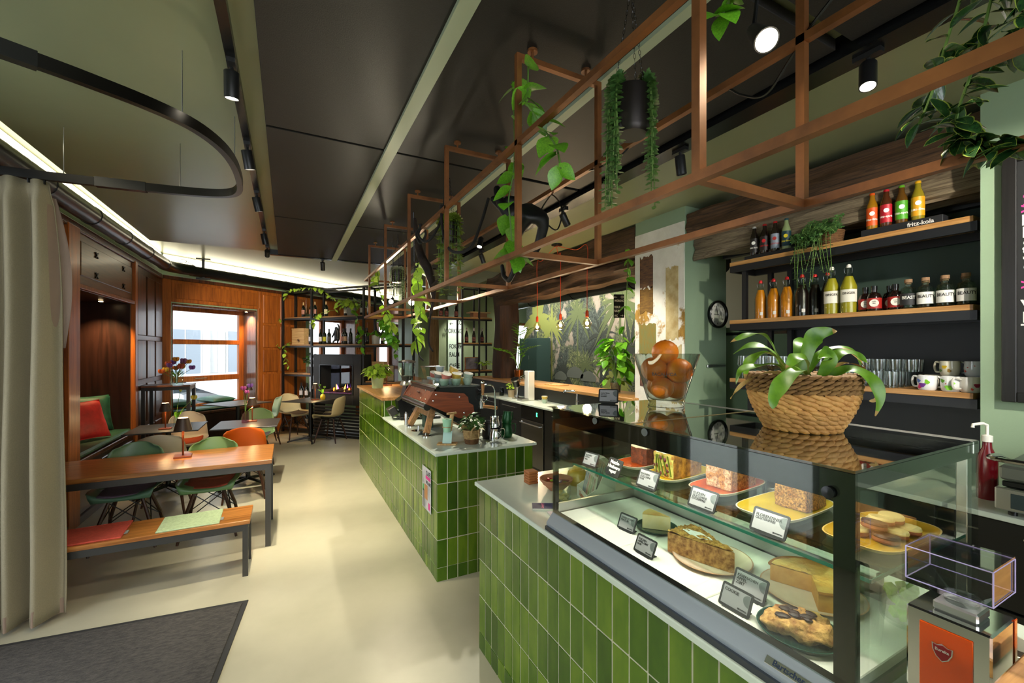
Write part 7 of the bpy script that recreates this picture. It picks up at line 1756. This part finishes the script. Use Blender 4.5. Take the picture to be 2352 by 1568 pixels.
b_ = thing('framed_print', 'small framed sketch beside the right wine box', 'picture', M=TR(dvw(2.62, .12, 1.08), RZ)); MB().cbox(-.09, .09, -.008, .008, 0, .30, .002).build('frame', DKGREY, b_); MB().box(-.08, .08, -.0095, -.008, .012, .288).build('sketch', mat('sketch_paper', '#b9ac8c', .8, hx2='#8a7c60', vs=30), b_)
# planters on the divider
def planter(t_, dep, z, r_, h, hx, label, me, n, R_, H_, s0, s1, seed, droop=.3):
    t = thing('potted_plant', label, 'plant', M=TR(dvw(t_, dep, z), RZ)); MB().lathe([(0, 0), (r_ * .85, 0), (r_, h), (r_ * .93, h), (r_ * .8, .01), (0, .01)], 22).build('pot', mat('pot' + hx, hx, .7, var=.06, vs=20), t)
    MB().lathe([(0, h * .92), (r_ * .93, h * .92), (r_ * .93, h * .9), (0, h * .9)], 18).build('soil', SOIL, t); bush(t, (0, 0, h * .9), R_, H_, n, me, s0, s1, seed, .004, droop); return t
planter(1.70, .12, 2.305, .09, .15, '#8d8d86', 'lime pothos in a grey concrete planter on the top shelf', LF_LIME, 55, .26, .22, .07, .13, 21, .6)
planter(2.28, .13, 1.765, .08, .16, '#c4c3ba', 'small green plant in a white planter on the right bay shelf', LF_HEART, 22, .15, .12, .07, .11, 22, .6)
planter(.62, .15, 1.19, .09, .13, '#4a4642', 'dark leafy plant in a charcoal pot behind the fireplace post', LF_DARK, 60, .13, .36, .05, .09, 23, .1)
# trailing pothos on the divider
def vine(name, label, pts, me, every, s0, s1, seed, stemr=.004, parentM=None, spread=1.0, down=.5, sub=6, cat='plant'):
    t = thing(name, label, cat); r = random.Random(seed); P = smooth([tuple(p) for p in pts], sub); MB().tube(P, stemr, 5).build('stem', STEMM, t)
    L_ = []
    for k in range(1, len(P), every):
        for j in range(1 if r.random() < .4 else 2):
            d = Vector((r.uniform(-1, 1) * spread, r.uniform(-1, 1) * spread, -down + r.uniform(-.5, .5))); L_.append((Vector(P[k]) + Vector((r.uniform(-.01, .01), r.uniform(-.01, .01), 0)), d))
    leaves(t, L_, me, s0, s1, r); return t
D = lambda a, b, c: tuple(dvw(a, b, c))
vine('trailing_vine', 'lime pothos trailing along the top rail of the shelf divider', [D(1.62, .0, 2.50), D(1.35, -.03, 2.66), D(1.1, -.03, 2.82), D(.85, -.03, 2.87), D(.5, -.03, 2.87), D(.25, -.03, 2.86), D(.12, -.04, 2.70)], LF_LIME, 2, .07, .11, 31)
vine('trailing_vine', 'lime pothos hanging beside the wall post of the divider', [D(.28, -.04, 1.80), D(.15, -.05, 1.76), D(.10, -.05, 1.60), D(.16, -.05, 1.42), D(.24, -.05, 1.30)], LF_LIME, 3, .06, .10, 32)
vine('trailing_vine', 'short pothos shoot hanging in front of the wood panelling left of the divider', [D(-.02, -.05, 2.30), D(-.20, -.06, 2.10), D(-.22, -.06, 1.98), D(-.10, -.06, 1.80), D(-.06, -.06, 1.70)], LF_LIME, 3, .06, .10, 33)
vine('trailing_vine', 'pothos hanging from the grey planter past the left fireplace post', [D(1.5, -.03, 2.42), D(1.1, -.05, 2.36), D(.95, -.06, 2.25), D(.86, -.06, 2.12)], LF_LIME, 2, .07, .11, 34)
vine('trailing_vine', 'pothos hanging from the grey planter past the right fireplace post', [D(1.85, -.03, 2.40), D(2.0, -.06, 2.25), D(2.08, -.06, 2.05), D(2.12, -.06, 1.80), D(2.10, -.06, 1.62)], LF_HEART, 2, .08, .12, 35)
vine('trailing_vine', 'thin pothos hanging below the right bay shelf', [D(2.86, -.03, 1.95), D(2.90, -.05, 1.78), D(2.88, -.05, 1.60), D(2.86, -.05, 1.48)], LF_HEART, 3, .07, .11, 36)
# fireplace
FP = mat('fireplace_black', '#191a1c', .5)
fp = thing('electric_fireplace', 'black electric fireplace with glowing logs set into the shelf divider', 'fireplace', M=MD)
def fb_(nm, x0, x1, y0, y1, z0, z1, m=FP, b=.003): return MB().cbox(x0, x1, y0, y1, z0, z1, b).build(nm, m, fp)
X0f, X1f = .86, 2.06
fb_('surround', X0f, 1.04, -.02, .26, .62, 1.57); fb_('surround', 1.86, X1f, -.02, .26, .62, 1.57); fb_('surround', 1.04, 1.86, -.02, .26, 1.37, 1.57); fb_('surround', 1.04, 1.86, -.02, .26, .62, .82)
for x0, x1, z0, z1 in ((1.03, 1.05, .81, 1.38), (1.85, 1.87, .81, 1.38), (1.05, 1.85, 1.36, 1.38), (1.05, 1.85, .81, .83)): fb_('opening_trim', x0, x1, -.035, .0, z0, z1, BLACKS)
fb_('window_glass', 1.05, 1.85, .24, .244, .83, 1.36, clear('fire_glass', '#6a6a70', refl=1.2), 0.001)
fb_('ember_bed', 1.05, 1.85, .0, .22, .82, .845, mat('ember_bed', '#3a2430', .9, hx2='#8a5a9a', vs=20, emit=0))
r = random.Random(8)
for k in range(7):
    x = 1.18 + k * .09; b = MB(); b.tube([(x - .10, .06 + .02 * (k % 3), .86 + .01 * k % .03), (x + .10, .14, .89 + .05 * (k % 2))], [.026, .02], 8); b.build('log', mat('charred_log', '#1c1411', .9, hx2='#5a4038', vs=12, bump=.5, bs=40), fp)
for k in range(9):
    x = 1.28 + k * .066; h = .05 + .07 * abs(math.sin(k * 2.1)); b = MB()
    b.lathe([(.0, 0), (.018, .01), (.022, .03), (.012, .03 + h * .6), (0, .03 + h)], 9, TR((x, .09 + .02 * (k % 2), .86), 0, .15 * math.sin(k), .2 * math.cos(k * 1.7)), squash=.5); b.build('flame', glow(('flame_orange', 'flame_yellow', 'flame_violet')[k % 3], ('#ff7a1a', '#ffb03a', '#b06ad8')[k % 3], (2.6, 3.4, 1.0)[k % 3]), fp)
for k in range(9): fb_('slat', X0f, X1f, -.015, .005, .06 + k * .06, .06 + k * .06 + .038, FP)
fb_('slat_post', X0f, X0f + .03, .005, .25, 0, .62); fb_('slat_post', X1f - .03, X1f, .005, .25, 0, .62); fb_('plinth', X0f, X1f, -.015, .25, 0, .05)
# black monkey figures
BLM = mat('black_resin', '#0b0b0c', .5)
def monkey(label, J, edges, rad, loc, cat='figurine'):
    me = bpy.data.meshes.new('monkey_figure'); me.from_pydata(J, edges, []); me.materials.append(BLM)
    o = tag(ob('monkey_figure', me, None, loc), label, cat)
    sk = o.modifiers.new('skin', 'SKIN'); sk.use_smooth_shade = True
    for i, v in enumerate(me.skin_vertices[0].data): v.radius = (rad[i], rad[i]); v.use_root = (i == 0)
    o.modifiers.new('smooth', 'SUBSURF').levels = 1; o.modifiers['smooth'].render_levels = 1
    return o
J = [(0, 0, .0), (0, .10, .0), (0, .20, .03), (0, .25, .09), (0, .28, .15),      # pelvis, belly, chest, neck, head
     (.06, .24, .07), (.05, .38, .10), (.04, .50, .19), (.03, .54, .24),          # left arm to the rope
     (-.05, .24, .08), (-.05, .30, .17), (-.04, .33, .22),                        # right arm
     (.05, -.03, -.05), (.05, .02, -.14), (.05, .09, -.20), (.05, .14, -.205),    # left leg
     (-.05, -.02, -.05), (-.05, .06, -.10), (-.05, .13, -.16),                    # right leg
     (0, .14, -.05), (0, .17, -.15), (0, .20, -.26), (0, .26, -.31), (0, .33, -.27), (0, .35, -.20)]
Ed = [(0, 1), (1, 2), (2, 3), (3, 4), (2, 5), (5, 6), (6, 7), (7, 8), (2, 9), (9, 10), (10, 11), (0, 12), (12, 13), (13, 14), (14, 15), (0, 16), (16, 17), (17, 18), (1, 19), (19, 20), (20, 21), (21, 22), (22, 23), (23, 24)]
rad = [.062, .06, .058, .035, .05, .03, .026, .02, .026, .03, .024, .022, .034, .026, .02, .022, .034, .026, .02, .018, .016, .016, .015, .014, .012]
mk = monkey('large black monkey figure clinging to the copper frame behind the pothos', J, Ed, rad, (1.07, 1.83, 2.335))
J2 = [(0, 0, .10), (0, .01, .18), (0, .0, .25), (0, -.01, .30), (0, -.02, .345), (.05, 0, .25), (.09, -.03, .33), (.07, -.05, .40), (-.05, 0, .25), (-.09, .0, .18), (-.08, -.05, .13), (.04, 0, .08), (.06, -.04, .05), (.05, -.02, .012), (-.04, 0, .08), (-.06, -.04, .05), (-.05, -.02, .012)]
Ed2 = [(0, 1), (1, 2), (2, 3), (3, 4), (2, 5), (5, 6), (6, 7), (2, 8), (8, 9), (9, 10), (0, 11), (11, 12), (12, 13), (0, 14), (14, 15), (15, 16)]
o = monkey('small black monkey figure standing among the wine bottles', J2, Ed2, [.045, .045, .042, .025, .036, .02, .016, .015, .02, .016, .015, .022, .018, .014, .022, .018, .014], tuple(dvw(1.30, .15, 1.765))); o.rotation_euler = (0, 0, RZ)
# green wall side: round timber, small shelf, bottles
t = thing('timber_column', 'round weathered tree-trunk column in front of the green wall', 'column', (2.95, 9.5, 0))
b = MB(); b.grid(lambda u, v: ((.105 + .018 * noise.noise(Vector((math.cos(2 * PI * u) * 2, v * 4, math.sin(2 * PI * u) * 2)))) * math.cos(2 * PI * u), (.105 + .018 * noise.noise(Vector((math.cos(2 * PI * u) * 2, v * 4, math.sin(2 * PI * u) * 2)))) * math.sin(2 * PI * u), 3.0 * v), 24, 30, closed_u=True); b.build('trunk', LOGW, t); MB().lathe([(.12, 0), (.13, 0), (.13, .03), (.11, .04)], 24).build('foot_ring', BLACK, t)
sr = thing('steel_shelf', 'narrow black steel shelf with oak boards beside the old post', 'shelf', (0, 8.0, 0))
for x in (3.06, 3.42, 3.70):
    for y in (.0, .28):
        if not (x == 3.70 and y == 0): MB().box(x - .016, x + .016, y - .016, y + .016, 0, 2.92).build('post', BLACK, sr)
for z, x0 in ((2.30, 2.45), (1.80, 3.08), (1.25, 3.08), (.55, 3.08)):
    MB().cbox(x0, 3.70, -.01, .29, z - .025, z, .002).build('board', OAKX, sr); MB().box(x0, 3.70, -.012, .01, z - .06, z - .026).build('board_rail', BLACK, sr)
for x in (3.06, 3.42, 3.70): MB().box(x - .014, x + .014, .016, .264, 2.88, 2.915).build('top_tie', BLACK, sr)
MB().box(3.06, 3.70, .27, .29, 2.885, 2.915).build('top_rail', BLACK, sr)
def beer(x, y, z, label):
    t = thing('beer_bottle', label, 'bottle', (x, y, z), group='large beer bottles'); MB().lathe([(0, 0), (.036, 0), (.039, .008), (.039, .14), (.03, .19), (.016, .24), (.015, .28), (.017, .285), (.017, .30), (0, .30)], 18).build('bottle', mat('brown_beer_glass', '#160a06', .08, coat=.6), t); MB().lathe([(.0396, .03), (.0396, .12)], 16, None, -PI / 2 - 1.4, -PI / 2 + 1.4).build('label', mat('beer_label', '#a8593a', .6, hx2='#3a2a3a', vs=30), t); MB().lathe([(.0162, .24), (.0175, .302), (0, .304)], 12).build('foil', mat('beer_foil', '#b9a8a4', .4), t)
for x, lb in ((3.20, 'left of the thin post'), (3.36, 'beside the thin post'), (3.54, 'next to the dark timber post')): beer(x, 8.13, 1.80, 'brown-label beer bottle on the steel shelf, ' + lb)
for x, lb in ((2.66, 'at the left end'), (2.78, 'second along'), (2.98, 'beside the wooden crate')): beer(x, 8.13, 2.30, 'dark beer bottle on the long top board, ' + lb)
t = thing('wooden_crate', 'open pale wooden crate on the top board of the steel shelf', 'crate', (3.46, 8.13, 2.30)); MB().cbox(-.20, .20, -.10, .10, 0, .018, .002).build('bottom', PINEX, t); MB().cbox(-.22, .22, -.12, .12, .10, .125, .002).build('lid', PINEX, t); MB().cbox(-.15, .15, -.09, .09, .018, .10, .002).build('box', mat('crate_side', '#a8744c', .7), t)
t = thing('framed_print', 'framed photograph leaning on the lower board of the steel shelf', 'picture', (3.34, 8.18, 1.25)); MB().cbox(-.16, .16, -.01, .012, 0, .26, .003).build('frame', WALNUT, t); MB().box(-.145, .145, -.012, -.01, .015, .245).build('photo', mat('photo_print', '#8a8490', .5, hx2='#3a3436', vs=7), t)
t = thing('potted_plant', 'small variegated plant in a beige pot on the steel shelf', 'plant', (3.55, 8.06, 1.25)); MB().lathe([(0, 0), (.045, 0), (.055, .11), (.05, .11), (.04, .01), (0, .01)], 18).build('pot', mat('beige_pot', '#9b8a6d'), t); bush(t, (0, 0, .10), .16, .10, 40, LF_LIME, .04, .07, 41, .003, .2)
# ================================================================== HANGING PLANTS IN THE COPPER FRAME
PB = mat('dark_bronze_pot', '#2a2522', .35, .6)
def hang_pot(x, y, z0, z1, r_, label, kind, seed, n, hang):
    t = thing('hanging_planter', label, 'plant', (x, y, z0)); h = z1 - z0; rr = random.Random(seed)
    MB().lathe([(0, 0), (r_ * .86, 0), (r_ * .92, .006), (r_, .02), (r_, h), (r_ * .92, h), (r_ * .9, .02), (0, .02)], 28).build('pot', PB, t)
    MB().lathe([(0, h * .9), (r_ * .92, h * .9), (r_ * .92, h * .88), (0, h * .88)], 20).build('soil', SOIL, t)
    b = MB()
    for k in range(3):
        a = .5 + k * 2 * PI / 3; p0 = Vector((math.cos(a) * r_ * .95, math.sin(a) * r_ * .95, h)); p1 = Vector((0, 0, 2.93 - z0)); m_ = 22
        for i in range(m_):
            c = p0.lerp(p1, (i + .5) / m_); d = (p1 - p0).normalized(); o = d.orthogonal().normalized(); q = d.cross(o); s_ = o if i % 2 else q
            b.tube([c + d * ((p1 - p0).length / m_ * .62) * math.cos(w_) + s_ * .0035 * math.sin(w_) for w_ in [2 * PI * j / 8 for j in range(8)]], .0009, 3, closed=True)
    b.build('chain', BLACKS, t)
    fb2 = MB(); sb2 = MB()
    for k in range(n):
        a = (rr.choice((2.6, -1.0)) if kind == 'eu' else 0) + rr.uniform(-.75, .75) if kind == 'eu' else rr.uniform(0, 2 * PI)
        e = r_ * rr.uniform(1.05, 1.3); L_ = hang * rr.uniform(.45, 1.0)
        P = smooth([(math.cos(a) * r_ * .5, math.sin(a) * r_ * .5, h), (math.cos(a) * r_ * .95, math.sin(a) * r_ * .95, h + .03), (math.cos(a) * e, math.sin(a) * e, h - .05), (math.cos(a) * e * 1.03 + rr.uniform(-.012, .012), math.sin(a) * e + rr.uniform(-.012, .012), h - L_)], max(6, int(L_ / .03)))
        sprig(fb2, sb2, P, {'eu': .021, 'leaf': .034, 'grey': .012}[kind], rr, 1 if kind != 'leaf' else 2)
    stuff(fb2.build('foliage', {'eu': LEAFE, 'leaf': mat('olive_leaf', '#5f7a20', .4, hx2='#93a83c', vs=10), 'grey': LEAFG}[kind], t, ang=0)); sb2.build('stems', STEMM, t)
    return t
hang_pot(1.075, 1.155, 2.405, 2.565, .062, 'dark hanging pot with long eucalyptus strands over the glass case', 'eu', 3, 26, .44)
hang_pot(1.07, 3.06, 2.44, 2.60, .062, 'dark hanging pot with yellow-green hanging leaves in the middle of the frame', 'leaf', 4, 30, .56)
hang_pot(1.08, 4.80, 2.395, 2.53, .068, 'dark hanging pot with pale grey trailing strands at the far end of the frame', 'grey', 5, 26, .34)
vine('hanging_vine', 'bright pothos vine wound round the nearest middle copper upright', [(.90, 1.58, 2.86), (.885, 1.56, 2.72), (.86, 1.53, 2.66), (.88, 1.50, 2.60), (.89, 1.45, 2.52), (.90, 1.40, 2.46), (.90, 1.36, 2.40), (.91, 1.35, 2.33)], LF_HEART, 4, .075, .115, 51)
vine('hanging_vine', 'bright pothos vine hanging in front of the monkey figure', [(.93, 1.78, 2.90), (.93, 1.76, 2.62), (.93, 1.77, 2.48), (.92, 1.80, 2.36), (.93, 1.80, 2.24), (.93, 1.78, 2.12), (.94, 1.76, 2.08)], LF_HEART, 3, .075, .115, 52)
vine('hanging_vine', 'lime pothos shoots on the driftwood branch', [(1.02, 3.72, 2.42), (1.0, 3.70, 2.30), (1.0, 3.66, 2.18), (1.0, 3.62, 2.05), (1.01, 3.64, 1.92), (1.0, 3.68, 1.80), (.98, 3.72, 1.70)], LF_LIME, 3, .09, .14, 53)
vine('hanging_vine', 'lime pothos at the far end of the copper frame', [(.95, 5.30, 2.62), (.96, 5.25, 2.40), (1.0, 5.2, 2.2), (1.05, 5.15, 2.04), (1.1, 5.1, 1.92)], LF_LIME, 2, .09, .13, 54)
vine('hanging_vine', 'leafy vine hanging under the far crossbar of the copper frame', [(1.05, 5.55, 2.06), (1.10, 5.5, 1.98), (1.12, 5.5, 1.90), (1.15, 5.5, 1.80), (1.2, 5.5, 1.74)], LF_HEART, 1, .09, .13, 55)
vine('hanging_vine', 'pothos vine hanging from the beam onto the plaster pier edge', [(3.26, 3.55, 2.75), (3.25, 3.54, 2.60), (3.25, 3.55, 2.45), (3.25, 3.56, 2.28), (3.26, 3.60, 1.95), (3.28, 3.66, 1.7)], LF_HEART, 4, .08, .12, 56)
vine('hanging_vine', 'single pothos shoot above the large reflector bulb', [(1.02, .70, 2.70), (1.02, .72, 2.60), (1.01, .74, 2.535), (1.0, .76, 2.53)], LF_HEART, 4, .05, .07, 57)
# glossy variegated vine at the near end
VAR = leafmesh('leaf', mat('glossy_variegated', '#16301a', .22, hx2='#2c5226', vs=9, coat=.4, rnd=.3), Wd=.46, heart=False, curl=.2, fold=.25)
RIM = mat('leaf_pale_rim', '#8fa03a', .4)
def rimmesh():
    b = MB(); n = 6; V = []; F_ = []
    for s in (-1, 1):
        base = len(V)
        for i in range(n + 1):
            t = i / n; w_ = .46 * .5 * math.sin(PI * (t * .96 + .02)) ** .9; w_ = .004 if i == n else w_; z = -.2 * t * t
            V += [(t, s * w_ * .9, z + .25 * w_ * .9 + .004), (t, s * w_ * 1.07, z + .25 * w_ * 1.07 + .004)]
        F_ += [(base + 2 * i, base + 2 * i + 1, base + 2 * i + 3, base + 2 * i + 2) for i in range(n)]
    b.add(V, F_); return b.mesh('leaf_rim', RIM, 0)
RIMME = rimmesh()
for k, (pts, lb, sd_) in enumerate((([(1.29, .36, 2.62), (1.285, .37, 2.45), (1.28, .40, 2.32), (1.27, .42, 2.22), (1.265, .44, 2.16)], 'dark glossy vine with pale leaf rims hanging from the near copper rail, short strand', 61), ([(1.30, .31, 2.62), (1.30, .33, 2.42), (1.295, .36, 2.26), (1.285, .385, 2.15), (1.28, .37, 2.10), (1.28, .32, 2.07), (1.28, .29, 2.05)], 'dark glossy vine with pale leaf rims hanging from the near copper rail, long strand', 62), ([(1.31, .26, 2.62), (1.31, .275, 2.46), (1.31, .29, 2.34), (1.30, .30, 2.26)], 'dark glossy vine with pale leaf rims at the picture edge of the near copper rail', 63))):
    t = thing('hanging_vine', lb.replace(' at the picture edge of', ' thickly covering'), 'plant'); r = random.Random(sd_); P = smooth(pts, 8); MB().tube(P, .003, 5).build('stem', STEMM, t)
    for i in range(1, len(P), 1):
        for j in range(1 if k == 0 else 2):
            M = lmat(Vector(P[i]), (r.uniform(-1, 1), r.uniform(-1, 1), r.uniform(-.7, .15)), r.uniform(-.6, .6), r.uniform(.05, .075)); o = ob('leaf', VAR, t, M=M); ob('leaf_rim', RIMME, o)
# driftwood, ropes, cables
t = thing('driftwood_branch', 'dark twisted driftwood branch hanging inside the copper frame', 'branch')
b = MB(); b.tube(smooth([(1.02, 3.86, 2.84), (1.03, 3.80, 2.62), (1.05, 3.72, 2.45), (1.07, 3.62, 2.35), (1.09, 3.55, 2.20), (1.08, 3.50, 2.08), (1.06, 3.50, 1.95)], 5), [.012 + .03 * math.sin(PI * min(1, k / 26)) for k in range(31)], 10); b.build('branch', BRANCH, t)
for k, pts in enumerate(([(1.05, 3.72, 2.46), (1.0, 3.9, 2.40), (.98, 4.05, 2.30)], [(1.08, 3.55, 2.18), (1.12, 3.35, 2.26), (1.15, 3.2, 2.36)])): MB().tube(smooth(pts, 5), [.02 - .0013 * q for q in range(11)], 8).build('twig', BRANCH, t)
RP_ = mat('black_rope', '#17130f', .85, bump=.4, bs=120)
def rope(label, pts, r_=.009): t = thing('rope', label, 'rope'); MB().tube(smooth(pts, 7), r_, 8).build('strand', RP_, t); MB().tube([pts[0], (pts[0][0], pts[0][1] + .001, pts[0][2] + .03)], r_ * 1.4, 8).build('knot', RP_, t)
rope('thick black rope looped from the upper copper rail to the monkey hand', [(.862, 2.62, 2.535), (.86, 2.60, 2.42), (.87, 2.52, 2.28), (.90, 2.42, 2.23), (.96, 2.36, 2.26), (1.02, 2.36, 2.40), (1.07, 2.36, 2.56)])
rope('black rope tied around the upper copper rail near the branch', [(.862, 3.1, 2.54), (.835, 3.12, 2.50), (.87, 3.14, 2.44), (.90, 3.10, 2.50), (.862, 3.06, 2.54), (.83, 3.04, 2.47), (.87, 3.0, 2.42), (.92, 2.95, 2.47), (.97, 2.92, 2.62), (1.0, 2.90, 2.92)])
rope('thin brown rope hanging from the driftwood to a long tail', [(1.06, 3.50, 1.97), (1.05, 3.50, 1.88), (1.03, 3.46, 1.80), (1.02, 3.42, 1.70), (1.04, 3.38, 1.64)], .007)
rope('thin brown rope hanging beside the lime pothos shoots', [(1.02, 3.74, 2.44), (.98, 3.76, 2.20), (.97, 3.78, 2.0), (.99, 3.72, 1.80), (1.0, 3.66, 1.62), (1.03, 3.62, 1.56)], .007)
rope('dark liana hanging from the far crossbar of the frame', [(1.0, 5.63, 2.07), (1.0, 5.66, 1.95), (1.04, 5.68, 1.86), (1.10, 5.66, 1.84), (1.14, 5.64, 1.95), (1.16, 5.63, 2.07)])
for k, (pts, lb) in enumerate((([(1.285, 2.1, 2.535), (1.30, 2.0, 2.50), (1.30, 1.92, 2.40), (1.29, 1.95, 2.30), (1.285, 2.05, 2.36), (1.29, 2.12, 2.45), (1.32, 2.0, 2.55)], 'coiled black cable on the right upper rail'), ([(1.285, .95, 2.535), (1.31, .90, 2.48), (1.31, .82, 2.44), (1.30, .74, 2.50), (1.285, .66, 2.56), (1.29, .55, 2.62), (1.29, .45, 2.54), (1.29, .2, 2.535)], 'black cable draped over the right rail by the large bulb'), ([(1.285, 1.75, 2.535), (1.285, 1.6, 2.50), (1.29, 1.45, 2.50), (1.285, 1.3, 2.54), (1.285, 1.1, 2.53)], 'thin black cable along the right upper rail'))):
    t = thing('cable', lb, 'cable'); MB().tube(smooth(pts, 8), .004, 6).build('strand', BLACKS, t); MB().ball(pts[-1], .007, 8, 6).build('tie', BLACKS, t)

# ================================================================== FLOWERS ON THE TABLES
def flower(t, p, hx, s, kind='tulip'):
    m = mat('petal' + hx, hx, .6, var=.15, vs=20); b = MB()
    for k in range(6):
        a = k * PI / 3; b.ball((0, 0, 0), 1, 7, 5, (.42 * s, .16 * s, .62 * s), Matrix.Translation(p) @ Matrix.Rotation(a, 4, 'Z') @ Matrix.Translation((.32 * s, 0, .25 * s)) @ Matrix.Rotation(.35, 4, 'Y'))
    b.build('blossom', m, t)
def vase(x, y, z, label, glassm, prof, flowers, seed):
    t = thing('flower_vase', label, 'vase', (x, y, z)); MB().lathe(prof, 20).build('glass', glassm, t); r = random.Random(seed)
    for (dx, dy, dz, hx, s) in flowers:
        MB().tube(smooth([(0, 0, .02), (dx * .25, dy * .25, dz * .55), (dx, dy, dz)], 4), .003, 5).build('stem', STEMM, t); flower(t, (dx, dy, dz), hx, s)
    for k in range(3):
        a = r.uniform(0, 6.28); ob('leaf', LF_LONG, t, M=lmat((0, 0, prof[-1][1] if False else .10), (math.cos(a) * .5, math.sin(a) * .5, .8), 0, .13))
    return t
BTL = [(0, 0), (.028, 0), (.03, .01), (.03, .09), (.018, .12), (.02, .15), (.018, .15), (.016, .12), (.027, .09), (.027, .012), (0, .01)]
vase(-1.17, 6.39, .74, 'small glass bottle vase with a bent yellow tulip', GLASS, BTL, [(.17, .0, .33, '#c9b84a', .045), (.03, .05, .42, '#a8b04a', .02)], 1)
vase(-.47, 6.36, .74, 'pinkish glass vase with magenta tulips', clear('pink_glass', '#f0d8e4'), [(0, 0), (.04, 0), (.042, .01), (.038, .15), (.035, .15), (.038, .012), (0, .01)], [(-.02, .01, .42, '#b04a8a', .045), (.05, .03, .45, '#7a4a9a', .045), (.02, -.03, .38, '#c05a9a', .035)], 2)
vase(.58, 8.66, .74, 'small yellow vase with a green sprig', mat('yellow_vase', '#c9a82a', .3), [(0, 0), (.035, 0), (.045, .04), (.04, .08), (.02, .10), (.018, .10), (0, .02)], [(-.05, 0, .26, '#5f8a2a', .03), (.03, .02, .22, '#7aa03a', .03)], 3)
t = vase(-1.33, 7.28, 1.17, 'glass vase with a loose bouquet of tulips and orange blossoms', GLASS, [(0, 0), (.07, 0), (.075, .01), (.075, .16), (.068, .20), (.064, .20), (.07, .16), (.07, .012), (0, .01)], [(.10 * math.cos(a * 2.4) * (.5 + .1 * a), .10 * math.sin(a * 2.4) * (.5 + .1 * a), .26 + .05 * (a % 3) - .006 * a, ('#c0602a', '#7a4a9a', '#c98a2a', '#c9a83a', '#b0503a', '#8a5a8a')[a % 6], .05) for a in range(14)], 4)
